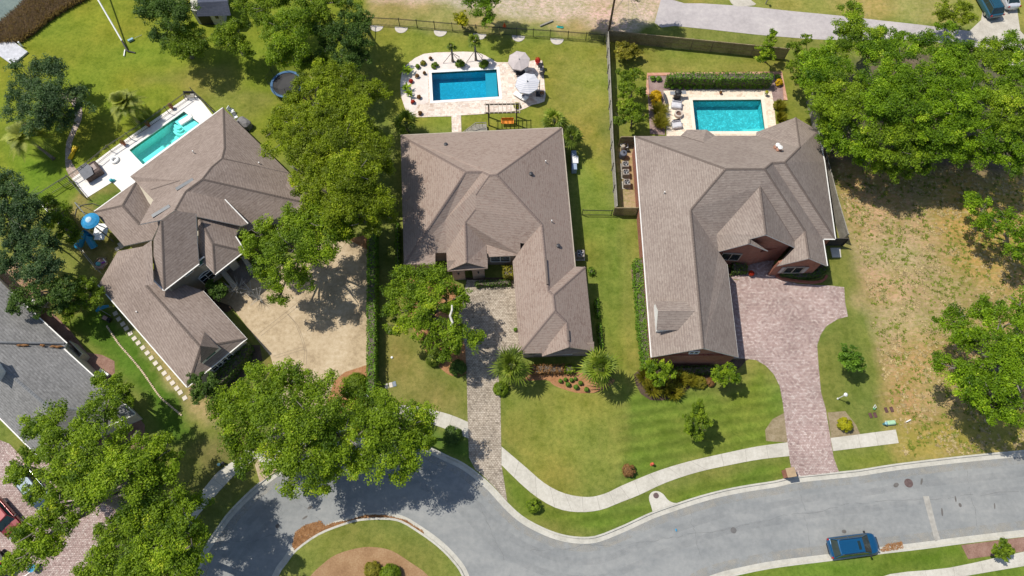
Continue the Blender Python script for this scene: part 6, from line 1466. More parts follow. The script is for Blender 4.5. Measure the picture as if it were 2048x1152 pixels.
m_,nt,bs=mat('striped_canopy'); spec(bs,.9,.1); g=pos(nt); sx=node(nt,'ShaderNodeSeparateXYZ'); nt.links.new(g,sx.inputs[0]); fr=math_(nt,'FRACT',math_(nt,'MULTIPLY',sx.outputs[1],4.2)); nt.links.new(ramp(nt,[(.40,(.62,.61,.62)),(.60,(.46,.47,.51))],fr),bs.inputs['Base Color']); M_CAN2=m_
parasol('plain taupe octagonal parasol by the blue pool, the upper one',(1038,118),2.5,1.38,None,M_CAN1,tilt=(rad(8),0),rot=.2)
parasol('grey striped cantilever parasol by the blue pool, the lower one',(1054,163),2.6,1.5,None,M_CAN2,cant=(1.55,.15),tilt=(rad(5),rad(-6)),rot=.15)
# ---- terrace furniture of the middle house
def chair_at(label, px, rz, m, name='patio_chair', cat='chair', group=None, s=1.0):
    c=G(*px); root=thing(name,label,cat,(c.x,c.y,.05),rz,group)
    mb=MB(); mb.rbox((0,0,.42*s),(.52*s,.5*s,.08)); L(mb,'seat',m,root); mb=MB(); mb.box((0,.26*s,.7*s),(.5*s,.06,.55*s),tilt=Matrix.Rotation(rad(-12),3,'X')); L(mb,'backrest',m,root)
    for x in (-.23,.23):
        mb=MB(); mb.box((x*s,0,.62*s),(.05,.5*s,.04)); L(mb,'armrest',M_BLK,root)
        for y in (-.22,.22): mb=MB(); mb.tube([(x*s,y*s,0),(x*s,y*s,.4*s)],.018,5); L(mb,'leg',M_BLK,root)
    return root
chair_at('dark patio chair peeking out left of the upper parasol',(1027,140),rad(100),M_BLK)
chair_at('dark patio chair in the shade between parasol and paving edge, upper one',(1080,137),rad(-90),M_BLK,group=None)
chair_at('dark patio chair in the shade between the parasol and the lawn, lower one',(1083,152),rad(-70),M_BLK)
c=G(1041,152); root=thing('patio_table','dark round patio table shaded by the upper parasol','table',(c.x,c.y,.05)); mb=MB(); mb.lathe([(.02,.68),(.55,.70),(.56,.73),(.02,.74)],n=20); L(mb,'tabletop',M_BLK,root); 
for a in range(4): mb=MB(); mb.tube([(.35*math.cos(a*1.57),.35*math.sin(a*1.57),0),(.3*math.cos(a*1.57),.3*math.sin(a*1.57),.7)],.02,5); L(mb,'leg',M_BLK,root)
def lounger(label, px, rz, m, group=None, l=1.9, w=.68):
    c=G(*px); root=thing('sun_lounger',label,'sun lounger',(c.x,c.y,.05),rz,group)
    mb=MB(); mb.rbox((-.3,0,.33),(l*.68,w,.09)); L(mb,'seat',m,root); mb=MB(); mb.box((l*.38,0,.45),(l*.36,w,.08),tilt=Matrix.Rotation(rad(-24),3,'Y')); L(mb,'backrest',m,root)
    for x in (-l*.45,l*.32):
        for y in (-w*.42,w*.42): mb=MB(); mb.tube([(x,y,0),(x,y,.3)],.022,5); L(mb,'leg',M_WHT,root)
    return root
lounger('white sun lounger at the lower right of the blue pool',(1041,196),rad(-38),M_WHT)
lounger('grey sun lounger half under the striped parasol',(1058,190),rad(40),M_GREYC)
def pot(label, px, r, h, m, leafm, z=.05, ph=.5, name='potted_plant', group=None, proto=None):
    c=G(*px)
    if proto: return copy_tree(proto,(c.x,c.y,z),None,label)
    root=thing(name,label,'potted plant',(c.x,c.y,z),0,group); mb=MB(); mb.lathe([(r*.6,0),(r,h),(r*1.1,h),(r*.9,h-.04),(.02,h-.06)],n=14); L(mb,'pot',m,root)
    R=np.random.RandomState(int(px[0])); n=240; d=norm(R.randn(n,3)+np.array([0,0,.6])); p=d*np.array([r*1.1,r*1.1,ph*.6])+np.array([0,0,h+ph*.35]); t=norm(np.cross(d,R.randn(n,3))); s=.1*R.uniform(.6,1.2,(n,1))
    leaf_obj('foliage',LM[leafm],[(quads(p,d,t,s*.6,s*.35),R.rand(n))],root); return root
M_TERR=plain('terracotta',(.36,.13,.07),.8)
pr=pot('potted plant on the outer rim of the white deck, nearest the upper corner',(345,217),.24,.45,M_TERR,'russet',group='potted plants on the white deck rim')
for i,(u,v,w_) in enumerate(((299,253,'second from the upper corner'),(250,290,'third from the upper corner'))): pot('potted plant on the outer rim of the white deck, '+w_,(u,v),0,0,None,None,proto=pr)
pot('red glazed ball planter at the upper right of the blue pool terrace',(1075,128),.32,.55,M_REDP,'redf'); pot('potted bushy plant at the lower right of the blue pool terrace',(1084,193),.25,.4,M_STEEL,'russet')
pot('small potted palm at the rim of the turquoise pool terrace',(1530,191),.2,.35,M_WHT,'lime'); pot('small brown pot behind the turquoise pool',(1440,188),.16,.25,M_TERR,'russet',ph=.15); pot('dark red pot in the entry court of the brick house',(1500,550),.3,.4,M_TERR,'redf',z=.03,ph=.3)
# swing frame and hanging bench
c=G(1035,246); root=thing('pergola','dark timber pergola standing on the lawn behind the middle house','pergola',(c.x,c.y,0))
A=G(978,251);B=G(1033,250);
for p in (A,B):
    mb=MB(); mb.box((p.x,p.y,1.2),(.14,.14,2.4)); mb.build('post',M_BARKD,root)
    q=p+Vector((0,1.2,0)); mb=MB(); mb.box((q.x,q.y,1.2),(.14,.14,2.4)); mb.build('post',M_BARKD,root)
d=B-A; ang=math.atan2(d.y,d.x)
for yy in (0,1.2): m0=(A+B)/2; mb=MB(); mb.box((m0.x,m0.y+yy,2.48),(d.length+.9,.12,.16),ang); mb.build('beam',M_BARKD,root)
for t in np.linspace(-.1,1.1,9): p=A+d*float(t); mb=MB(); mb.box((p.x,p.y+.6,2.6),(.07,1.6,.07),ang); mb.build('slat',M_BTRIM,root)
c=G(1015,244,.5); root=thing('swing_bench','bright orange bench swing hanging in the timber frame','bench swing',(c.x,c.y,.0),ang)
mb=MB(); 
for k in range(5): mb.box((0,-.22+k*.11,.5),(1.5,.09,.03))
L(mb,'seat',M_ORNG,root); mb=MB()
for k in range(4): mb.box((0,.3,.58+k*.11),(1.5,.03,.09))
L(mb,'backrest',M_ORNG,root)
for x in (-.74,.74):
    mb=MB(); mb.box((x,0,.72),(.06,.55,.05)); mb.box((x,-.22,.6),(.05,.05,.22)); L(mb,'armrest',M_ORNG,root); mb=MB(); mb.tube([(x,-.1,.75),(x,.1,2.4)],.012,4); L(mb,'chain',M_STEEL,root)
# garden steps with railing behind the middle house
c=G(950,262); root=thing('garden_steps','grey wooden landing with steps and railing at the back wall of the middle house','steps',(c.x,c.y,0))
mb=MB()
ld=[(p.x,p.y) for p in GP([(950,254),(973,253),(974,272),(930,274)])]; mb.prism(ld,.0,.55); mb.build('landing',M_WOODG,root)
for k in range(3): mb=MB(); q=[(p.x,p.y) for p in GP([(932+k*6,262-k*2.5),(938+k*6,259-k*2.5),(942+k*6,272),(930+k*6,272)])]; mb.prism(q,0,.15+.14*k); mb.build('tread',M_WOODG,root)
rp=[G(927,264,.9),G(951,246,1.5),G(972,245,1.5),G(974,262,1.5)]; mb=MB(); mb.tube(rp,.055,5); mb.build('handrail',M_WOODG,root)
for a,b in zip(rp[:-1],rp[1:]):
    for t in (0,.33,.66): p=a.lerp(b,t); mb=MB(); mb.tube([(p.x,p.y,.0),(p.x,p.y,p.z)],.02,4); mb.build('baluster',M_BLK,root)
# ---- turquoise terrace things
def draped(label, px, rz, m, w=1.0,d=.8,h=.75,name='covered_chair'):
    c=G(*px); root=thing(name,label,'covered chair',(c.x,c.y,.05),rz)
    mb=MB(); mb.rbox((0,-.05,h*.32),(w,d,h*.64),b=.1); L(mb,'seat_cover',m,root); mb=MB(); mb.rbox((0,d*.38,h*.5),(w*.95,.26,h),b=.1); L(mb,'back_cover',m,root); return root
M_COV=ground_mat('cover_cloth',[(.44,.43,.45),(.56,.55,.57),(.66,.65,.67)],3,9,30,.9,.3)
draped('lounge chair under a pale grey cover, above the fire pit',(1352,213),rad(-8),M_COV,1.25,.95); draped('lounge chair under a pale grey cover, below the fire pit',(1352,252),rad(10),M_COV,1.2,.95)
c=G(1356,231); root=thing('fire_pit','round pale stone fire pit between the two covered chairs','fire pit',(c.x,c.y,.05)); mb=MB(); mb.lathe([(.50,0),(.52,.38),(.50,.42),(.34,.42),(.32,.36),(.32,.05)],n=24,cap=False); L(mb,'ring',plain('pit_stone',(.52,.44,.37),.9),root); mb=MB(); mb.lathe([(.01,.2),(.33,.2),(.33,.21),(.01,.22)],n=20); L(mb,'coals',plain('coals',(.16,.10,.08),.95),root)
c=G(1353,195); root=thing('barbecue_grill','black covered barbecue grill at the top left of the turquoise pool terrace','grill',(c.x,c.y,.05),rad(4)); mb=MB(); mb.rbox((0,0,.45),(.75,.6,.9),b=.05); L(mb,'cabinet',M_BLK,root); mb=MB(); mb.lathe([(.42,.9),(.42,1.0),(.34,1.14),(.12,1.22),(.02,1.23)],n=12); L(mb,'lid',M_BLK,root)
for x in (-.7,.7): mb=MB(); mb.box((x,0,.86),(.55,.5,.04)); L(mb,'side_shelf',M_STEEL,root)
mb=MB(); mb.tube([(-.25,-.45,1.0),(.25,-.45,1.0)],.02,5); L(mb,'handle',M_STEEL,root)
c=G(1331,203); root=thing('folded_parasol','dark folded parasol lying beside the golden shrub','parasol',(c.x,c.y,.05),rad(97)); mb=MB(); mb.tube([(-1.2,0,.15),(-.4,0,.2),(.6,0,.2),(1.15,0,.13)],[.06,.2,.2,.05],8); L(mb,'canopy',plain('charcoal_cloth',(.07,.07,.075),.9),root); mb=MB(); mb.tube([(1.1,0,.14),(1.5,0,.14)],.03,5); L(mb,'pole',M_STEEL,root)
# brick edging of the bed
mb=MB()
BR=[(1293,147),(1563,145),(1572,201)]
for pl in ([(1294.5,190),(1295,149.5),(1563,147),(1571,201)],):
    w=[(p.x,p.y) for p in GP(pl)]; strip(mb,w,-.22,.22,.10,.10,thick=.1)
o=mb.build('brick_edging',brick_mat('edging_brick',(.50,.24,.15),(.60,.36,.26),(.4,.3,.24)),loc=tuple(G(1295,149))); tag(o,'low salmon brick edging round the bed behind the turquoise pool','edging')
# ---- utility yard
def ac(label, px, rz=0, s=.8, h=.85, group=None, proto=None):
    c=G(*px)
    if proto: return copy_tree(proto,(c.x,c.y,0),rz,label)
    root=thing('air_conditioner',label,'air conditioner',(c.x,c.y,0),rz,group); mb=MB(); mb.rbox((0,0,h/2+.08),(s,s,h),b=.04); L(mb,'casing',plain('ac_casing',(.30,.26,.22),.6),root)
    mb=MB(); mb.lathe([(.01,h+.10),(s*.40,h+.10),(s*.40,h+.085),(.01,h+.085)],n=20); L(mb,'fan_well',M_BLK,root)
    for k in range(4): mb=MB(); a=k*math.pi/2; mb.add([(0,0,h+.115),(math.cos(a)*s*.36,math.sin(a)*s*.36,h+.12),(math.cos(a+.55)*s*.36,math.sin(a+.55)*s*.36,h+.15)],[(0,1,2)]); mb.add([(0,0,h+.113),(math.cos(a)*s*.36,math.sin(a)*s*.36,h+.118),(math.cos(a+.55)*s*.36,math.sin(a+.55)*s*.36,h+.148)],[(2,1,0)]); L(mb,'fan_blade',M_STEEL,root)
    mb=MB(); mb.box((0,0,.04),(s+.2,s+.2,.08)); L(mb,'pad',M_CONC,root); return root
a0=ac('air conditioner in the narrow utility yard, nearest the tank',(1249,335),0,.78,.75,group='air conditioners in the utility yard'); ac('air conditioner in the narrow utility yard, middle one',(1250,351),0,proto=a0); ac('air conditioner in the narrow utility yard, nearest the front fence',(1252,371),0,proto=a0)
ac('air conditioner with a blue grey top against the right wall of the middle house',(1160,513),0,.85,.8)
c=G(1245,314); root=thing('water_tank','round dark grey tank in the utility yard','tank',(c.x,c.y,0)); mb=MB(); mb.lathe([(.42,0),(.44,.8),(.40,.9),(.1,.97)],n=18); L(mb,'tank_body',plain('tank_grey',(.10,.11,.14),.5),root); mb=MB(); mb.lathe([(.12,.95),(.12,1.05),(.02,1.07)],n=10); L(mb,'cap',M_BLK,root)
c=G(1245,299); root=thing('pool_pump','jumble of pale pool pump and filter in the utility yard','pump',(c.x,c.y,0)); mb=MB(); mb.lathe([(.25,0),(.28,.6),(.2,.8),(.02,.85)],n=12); L(mb,'filter',M_BTRIM,root); mb=MB(); mb.tube([(.2,0,.3),(.6,.1,.3),(.6,.5,.4)],.05,6); mb.tube([(-.2,.1,.5),(-.3,.4,.5),(.3,.5,.5)],.04,6); L(mb,'pipe',M_WHT,root); mb=MB(); mb.tube([(.35,-.3,.2),(.8,-.3,.2)],.14,8); L(mb,'motor',M_BLK,root)
c=G(1147,328); root=thing('storage_bin','pale blue covered bins against the right wall of the middle house','bin',(c.x,c.y,0)); mb=MB(); mb.rbox((0,0,.45),(.6,2.6,.9)); L(mb,'body',plain('pale_blue',(.30,.38,.50),.6),root); mb=MB(); mb.rbox((.1,0,.95),(.75,1.0,.12)); L(mb,'lid',M_WHT,root)
c=G(1668,508); root=thing('concrete_pad','grey concrete pad beside the dark fence panel','pad',(c.x,c.y,0)); mb=MB(); mb.prism([(p.x-c.x,p.y-c.y) for p in GP([(1660,496),(1680,496),(1682,515),(1664,515)])],0,.06); L(mb,'slab',M_CONC,root)
# ---- play yard: tower with round blue roof and two tube slides
c=G(184,475); root=thing('playground_tower','wooden play tower with a round blue canopy and two blue tube slides','play set',(c.x,c.y,0))
t=G(181,442,3.6); o=t-c; mb=MB(); mb.lathe([(.98,-.02),(.97,.05),(.7,.22),(.35,.36),(.2,.38),(.02,.46)],tuple(o),24); 
L(mb,'canopy',plain('canopy_blue',(.03,.26,.50),.35,.5,0,.10,5),root)
mb=MB(); mb.lathe([(.3,.365),(.32,.40),(.1,.48),(.02,.5)],tuple(o),14); L(mb,'canopy_cap',plain('pale_cap',(.45,.62,.72),.5),root)
for dx,dy in ((-.7,-.7),(.7,-.7),(.7,.7),(-.7,.7)): mb=MB(); mb.box((o.x+dx,o.y+dy,1.75),(.1,.1,3.5)); L(mb,'post',M_WOODG,root)
mb=MB(); mb.box((o.x,o.y,1.5),(1.5,1.5,.08)); mb.box((o.x,o.y-.9,1.45),(1.1,.6,.07)); L(mb,'platform',M_WHT,root)
for pts in ([G(172,464,1.7),G(168,470,1.5),G(162,480,1.1),G(160,488,.7),G(156,492,.35)],[G(180,470,1.5),G(178,478,1.15),G(183,486,.75),G(189,495,.35)]):
    mb=MB(); mb.tube([p-c for p in pts],[.36,.38,.4,.4,.42],12,cap=False); L(mb,'slide',M_BLUE,root,smooth=True)
mb=MB(); a=G(150,405,2.2)-c; b=G(178,438,2.2)-c; mb.tube([a,b],.05,6); L(mb,'swing_beam',M_STEEL,root)
for p in (a,): 
    for dx in (-.8,.8): mb=MB(); mb.tube([p,(p.x+dx,p.y+.1,0)],.04,5); L(mb,'leg',M_STEEL,root)
mb=MB(); pts=[G(u,v,.04)-c for u,v in ((150,432),(152,418),(165,409),(185,407),(203,413))]; L(mb.tube(pts,.04,5),'hose',M_BLK,root) if False else None
o=MB().tube([G(u,v,.05) for u,v in ((150,432),(153,418),(165,410),(185,407),(203,413))],.045,5).build('garden_hose',M_BLK,loc=tuple(G(150,432))); tag(o,'dark garden hose curving over the lawn above the play tower','hose')
c=G(203,528); root=thing('sandbox','small hexagonal sandbox with turquoise and purple toys','sandbox',(c.x,c.y,0)); hx=[(math.cos(a*math.pi/3)*.75,math.sin(a*math.pi/3)*.75) for a in range(6)]
mb=MB(); strip(mb,hx,-.08,.08,.22,.22,True,.22); L(mb,'rim',M_WOODF,root); mb=MB(); mb.prism(hx,0,.1); L(mb,'sand',plain('pink_sand',(.48,.30,.24),.95),root); mb=MB(); mb.sphere((-.2,-.1,.25),.26,8); L(mb,'ball',plain('teal_plastic',(.12,.42,.46),.4),root); mb=MB(); mb.box((.3,.1,.2),(.4,.12,.12),.5); L(mb,'toy',plain('purple_plastic',(.25,.05,.42),.4),root); mb=MB(); mb.box((.45,.3,.3),(.6,.08,.08),-.8); L(mb,'plank',M_WHT,root)
c=G(212,622); root=thing('ride_on_toy','blue fabric swing seat on a bent frame by the first stepping stones','swing seat',(c.x,c.y,0)); mb=MB(); mb.tube([(-.7,-.2,.5),(-.2,.1,.75),(.5,.4,.5)],[.12,.25,.12],8); L(mb,'seat',M_BLUE,root); mb=MB(); mb.tube([(-.8,-.3,0),(-.2,-.1,.9),(.7,-.6,0)],.035,5); mb.tube([(-.5,.5,0),(-.2,.0,.9),(.6,.5,0)],.035,5); L(mb,'frame',M_STEEL,root)
c=G(216,639); root=thing('pedal_cart','small pinkish cart with a dark seat beside the stone edging','cart',(c.x,c.y,0),rad(-25)); mb=MB(); mb.rbox((0,0,.25),(.95,.4,.2)); L(mb,'body',plain('pink_body',(.45,.28,.24),.6),root); mb=MB(); mb.rbox((.42,0,.45),(.35,.4,.3)); L(mb,'seat',M_BLK,root)
for x in (-.35,.35):
    for y in (-.24,.24): mb=MB(); mb.tube([(x,y-.03,.14),(x,y+.03,.14)],.14,10); L(mb,'wheel',M_BLK,root)
# ---- stepping stones and stone edging
ST=[(231,627),(238,638),(246,648),(253,657),(261,667),(269,677),(277,686),(286,695.5),(295,706),(303,716),(311.5,726.5),(320,736.5),(329,746.5),(337.5,756.5),(345.5,766),(354,776.5),(361,785),(370,796)]
M_STEP=plain('pale_paver',(.62,.56,.48),.85,.2,0,.07); sp=None
for i,(u,v) in enumerate(ST):
    c=G(u,v)
    if sp is None: sp=MB(); sp.rbox((0,0,.03),(.46,.46,.06),b=.015); sp=sp.build('stepping_stone',M_STEP); o=sp
    else: o=sp.copy(); COL.objects.link(o)
    o.location=(c.x,c.y,0); o.rotation_euler=(0,0,rad(38+random.uniform(-4,4))); tag(o,'pale square stepping stone beside the garage wing, %s from the top'%ORD[i],'stepping stone','stepping stones beside the garage wing')
for i,(u,v) in enumerate(((242,491),(235,498))):
    c=G(u,v); o=sp.copy(); COL.objects.link(o); o.location=(c.x,c.y,0); o.scale=(1.8 if i==0 else 1,1,1); o.rotation_euler=(0,0,rad(-52)); tag(o,('long' if i==0 else 'square')+' pale paving stone at the play yard corner of the cream house','stepping stone','paving stones at the play yard corner')
ED=smooth([(215,653),(224,667),(240,690),(262,715),(285,743),(305,772),(322,795),(345,815),(363,830)],8)
eb=MB(); wl=GP(ED); acc=0; last=wl[0]; pts=[wl[0]]
tot=[0]
for a,b in zip(wl[:-1],wl[1:]): tot.append(tot[-1]+(b-a).length)
nst=62
def NUMW(n):
    t=['','','twenty','thirty','forty','fifty','sixty']; u=['','one','two','three','four','five','six','seven','eight','nine','ten','eleven','twelve','thirteen','fourteen','fifteen','sixteen','seventeen','eighteen','nineteen']
    return u[n] if n<20 else (t[n//10]+(' '+u[n%10] if n%10 else ''))
proto_s=None; M_EDST=plain('buff_stone',(.58,.47,.33),.9,.15,0,.15)
for i in range(nst):
    s=tot[-1]*i/(nst-1); k=min(len(tot)-2,max(j for j in range(len(tot)) if tot[j]<=s)); p=wl[k].lerp(wl[k+1],(s-tot[k])/max(1e-6,tot[k+1]-tot[k])) if k+1<len(wl) else wl[-1]
    if proto_s is None: q=MB(); q.lathe([(.06,0),(.105,.03),(.10,.09),(.05,.12)],n=8); proto_s=q.build('edging_stone',M_EDST); o=proto_s
    else: o=proto_s.copy(); COL.objects.link(o)
    o.location=(p.x,p.y,0); o.rotation_euler=(0,0,i*1.3); o.scale=(random.uniform(.8,1.15),random.uniform(.9,1.3),1)
    tag(o,'rounded buff edging stone, number %s of the curved row counted from its upper end'%NUMW(i+1),'edging stone','edging stones of the side garden')
# ---- white deck things
c=G(188,347); root=thing('hot_tub','square brown hot tub with its grey cover half folded back','hot tub',(c.x,c.y,.05),rad(40)); mb=MB(); mb.rbox((0,0,.42),(2.0,1.8,.84),b=.12); L(mb,'cabinet',plain('tub_brown',(.12,.085,.075),.8),root); mb=MB(); mb.box((.5,0,.87),(.5,.9,.05)); L(mb,'inner_lid',plain('tub_lid',(.35,.28,.25),.7),root); mb=MB(); mb.add([(-1.1,-1.0,.9),(.1,-1.0,1.0),(.35,0,1.12),(.1,1.0,1.02),(-1.1,1.0,.9),(-1.1,0,1.06),(-1.15,-1.0,.35),(-1.15,1.0,.35)],[(0,1,2,5),(5,2,3,4),(0,5,4,7,6)]); L(mb,'cover',plain('cover_grey',(.16,.165,.18),.7),root)
o=MB().lathe([(.22,.09),(.27,.02),(.42,.0),(.52,.06),(.54,.14),(.48,.23),(.36,.26),(.25,.2),(.22,.09)],n=22,cap=False).build('swim_ring',M_WHT); c=G(231,321); o.location=(c.x,c.y,.05); tag(o,'white inflatable swim ring lying on the pale deck','swim ring')
c=G(225,363); root=thing('pool_float','small turquoise float at the lower corner of the white deck','float',(c.x,c.y,.05)); mb=MB(); mb.sphere((0,0,.22),.22,8); L(mb,'body',plain('turq_plastic',(.05,.40,.48),.4),root); mb=MB(); mb.sphere((.25,.1,.15),.14,6); L(mb,'head',plain('turq_plastic2',(.08,.45,.52),.4),root)
c=G(372,240,-.05); root=thing('pool_lounger','white floating lounger in the shallow end of the slanting pool','float',(c.x,c.y,-.08),rad(40)); mb=MB(); mb.rbox((0,0,.08),(1.7,.75,.16),b=.07); L(mb,'body',M_WHT,root); mb=MB(); mb.rbox((.7,0,.22),(.35,.7,.16),b=.06); L(mb,'headrest',M_WHT,root)
c=G(383,197); root=thing('garden_bench','dark metal bench frame at the top corner of the white deck','bench',(c.x,c.y,.05),rad(0)); mb=MB()
for k in range(5): mb.box((0,-.2+k*.1,.42),(1.3,.07,.03))
L(mb,'seat',M_WOODG,root); mb=MB(); mb.box((0,.28,.75),(1.35,.04,.5)); L(mb,'backrest',M_BLK,root)
for x in (-.65,.65): mb=MB(); mb.tube([(x,.3,0),(x,.3,1.0)],.03,5); mb.tube([(x,-.25,0),(x,-.25,.6),(x,.3,.62)],.03,5); L(mb,'leg',M_BLK,root)
c=G(146,309); root=thing('pool_lounger','bright yellow plastic lounger on the curved garden path','lounger',(c.x,c.y,.03),rad(78)); mb=MB(); mb.rbox((-.25,0,.12),(1.0,.5,.2),b=.08); mb.rbox((.72,0,.18),(.75,.55,.2),b=.08); mb.rbox((.2,0,.1),(.3,.34,.12),b=.03); L(mb,'body',plain('yellow_plastic',(.78,.50,.01),.4),root); mb=MB(); mb.rbox((.9,0,.32),(.25,.4,.1),b=.04); L(mb,'headrest',plain('yellow_plastic2',(.85,.62,.02),.4),root)
# ---- lawn: leaning pole, dock, trampoline, shed
b=G(257,104); top=G(150,-80,3.9); root=thing('leaning_pole','long white pole leaning low over the lawn with a dark foot','pole',tuple(b)); mid=b+(top-b)*.12
mb=MB(); mb.tube([mid,top],[.10,.10],8); mb.build('pole_shaft',M_WHT,root); mb=MB(); mb.tube([G(271,106,.05),b+Vector((0,0,.15)),mid],[.09,.12,.12],8); mb.build('pole_foot',M_BLK,root)
o=MB().box((0,0,.08),(.12,1.0,.16),rad(5)).build('white_plank',M_WHT); c=G(250,107); o.location=(c.x,c.y,0); tag(o,'short white plank on the lawn beside the foot of the leaning pole','plank')
c=G(263,82); root=thing('garden_cart','small overturned pale blue cart beside the leaning pole','cart',(c.x,c.y,0),rad(35)); mb=MB(); mb.rbox((0,0,.2),(.7,.3,.25)); L(mb,'body',plain('pale_blue2',(.25,.42,.52),.5),root); mb=MB(); mb.tube([(.3,0,.2),(1.5,.1,.05)],.02,4); L(mb,'handle',M_STEEL,root)
c=G(28,97); root=thing('dock','pale concrete dock running out over the marsh','dock',(c.x,c.y,0)); mb=MB(); mb.prism([(p.x,p.y) for p in GP([(-60,12),(0,65),(58,106),(27,132),(-60,70)])],.05,.25); mb.build('decking',plain('dock_grey',(.52,.52,.54),.8),root)
for u,v in ((46,94),(28,128),(2,70)): p=G(u,v); mb=MB(); mb.tube([(p.x,p.y,-.6),(p.x,p.y,.9)],.1,8); mb.build('piling',M_WHT,root)
c=G(578,177); root=thing('trampoline','round black trampoline with a blue rim and safety net','trampoline',(c.x,c.y,0)); mb=MB(); mb.lathe([(.02,.78),(1.75,.80),(1.75,.79),(.02,.77)],n=32); L(mb,'mat',M_BLK,root); mb=MB(); mb.lathe([(1.72,.84),(1.74,.88),(2.02,.88),(2.04,.82),(1.72,.80)],n=32,cap=False); L(mb,'rim_pad',plain('pad_blue',(.07,.17,.32),.5),root)
for k in range(8): a=k*math.pi/4+.2; mb=MB(); x,y=math.cos(a)*2.05,math.sin(a)*2.05; mb.tube([(x,y,0),(x,y,2.5)],.03,5); L(mb,'net_pole',M_BLK,root)
m_,nt,bs=mat('mesh_net'); tr=node(nt,'ShaderNodeBsdfTransparent'); bs.inputs['Base Color'].default_value=(.03,.03,.035,1); mx=node(nt,'ShaderNodeMixShader'); mx.inputs[0].default_value=.25; nt.links.new(tr.outputs[0],mx.inputs[1]); nt.links.new(bs.outputs[0],mx.inputs[2]); nt.links.new(mx.outputs[0],nt.nodes['Material Output'].inputs[0])
mb=MB(); mb.lathe([(2.04,.9),(2.04,2.45)],n=8,cap=False); L(mb,'safety_net',m_,root)
c=G(425,45); root=thing('garden_shed','pale garden shed with a dark blue roof and dark doorway at the top edge','shed',(c.x,c.y,0)); w=[G(398,48),G(452,50),G(458,-10),G(392,-12)]; mb=MB(); mb.prism([(p.x,p.y) for p in w],0,2.3); mb.build('wall',plain('shed_wall',(.50,.48,.40),.8),root)
e=[G(393,33,2.3),G(462,31,2.3),G(458,-22,2.3),G(392,-24,2.3)]; r1=G(395,5,3.5); r2=G(455,2,3.5); mb=MB(); mb.uv=[]; roofquad(mb,[e[0],e[1],r2,r1]); roofquad(mb,[e[2],e[3],r1,r2]); mb.build('roof',roof_mat('roof_blue',[(.05,.06,.085),(.08,.09,.125),(.11,.12,.16)]),root)
a=w[0];bb=w[1]; mb=MB(); m0=a.lerp(bb,.35); mb.box((m0.x,m0.y-.03,1.0),(1.6,.08,2.0)); mb.build('door',M_BLK,root); m0=a.lerp(bb,.82); mb=MB(); mb.box((m0.x,m0.y-.03,1.4),(.4,.08,.5)); mb.build('window',M_GLASS,root)
# utility pole at the fence corner
b=G(1217.7,62); t=G(1228.5,-6,5.6); root=thing('utility_pole','tall brown utility pole at the corner of the wooden fence','pole',tuple(b)); mb=MB(); mb.tube([b,(b.x,b.y,9.5)],[.15,.11],9); mb.build('shaft',plain('pole_wood',(.20,.13,.08),.9),root); mb=MB(); mb.box((b.x,b.y,9.0),(2.4,.12,.12)); mb.build('crossarm',plain('pole_wood2',(.2,.14,.09),.9),root)
for dx in (-1.1,0,1.1): mb=MB(); mb.lathe([(.04,0),(.06,.1),(.03,.18)],(b.x+dx,b.y,9.06),8); mb.build('insulator',M_WHT,root)
# odds and ends by the far fence
c=G(1009,53); root=thing('traffic_cone','orange traffic cone in the tree shade behind the metal fence','cone',(c.x,c.y,0)); mb=MB(); mb.lathe([(.16,.03),(.05,.6),(.03,.62)],n=12); L(mb,'cone_body',plain('cone_orange',(.8,.12,.02),.5),root); mb=MB(); mb.box((0,0,.02),(.42,.42,.04)); L(mb,'cone_base',plain('cone_orange2',(.7,.12,.03),.5),root)
o=MB().box((0,0,.1),(1.9,.2,.2),rad(28)).build('timber',M_WOODG); c=G(1093,48); o.location=(c.x,c.y,0); tag(o,'weathered timber lying behind the metal fence','timber')
c=G(1120,55); o=MB().rbox((0,0,.12),(.9,.3,.22),rad(-10),b=.1).build('kayak',plain('teal_boat',(.05,.48,.42),.4)); o.location=(c.x,c.y,0); tag(o,'small teal sledge like float lying behind the metal fence','float')
c=G(1531,8); root=thing('mailbox','small dark mailbox on a post beside the far lane','mailbox',(c.x,c.y,0)); mb=MB(); mb.box((0,0,.5),(.1,.1,1.0)); L(mb,'post',M_WOODG,root); mb=MB(); mb.rbox((0,-.1,1.1),(.2,.5,.25),b=.08); L(mb,'box',M_BLK,root)
# things between cream house and yellow oaks
c=G(492,252); root=thing('grill_table','grey covered grill at the upper right wall of the cream house','grill',(c.x,c.y,0),rad(-35)); mb=MB(); mb.rbox((0,0,.55),(1.7,1.1,1.1),b=.25); L(mb,'cover',plain('cover_dark',(.19,.18,.18),.8),root); mb=MB(); mb.box((0,0,.06),(1.6,1.0,.12)); L(mb,'base',M_BLK,root)
c=G(504,262)
chair_at('white garden chair beside the covered grill',(474,238),rad(30),M_WHT,'garden_chair'); chair_at('white garden chair by the back right corner of the pool house roof',(466,226),rad(70),M_WHT,'garden_chair')
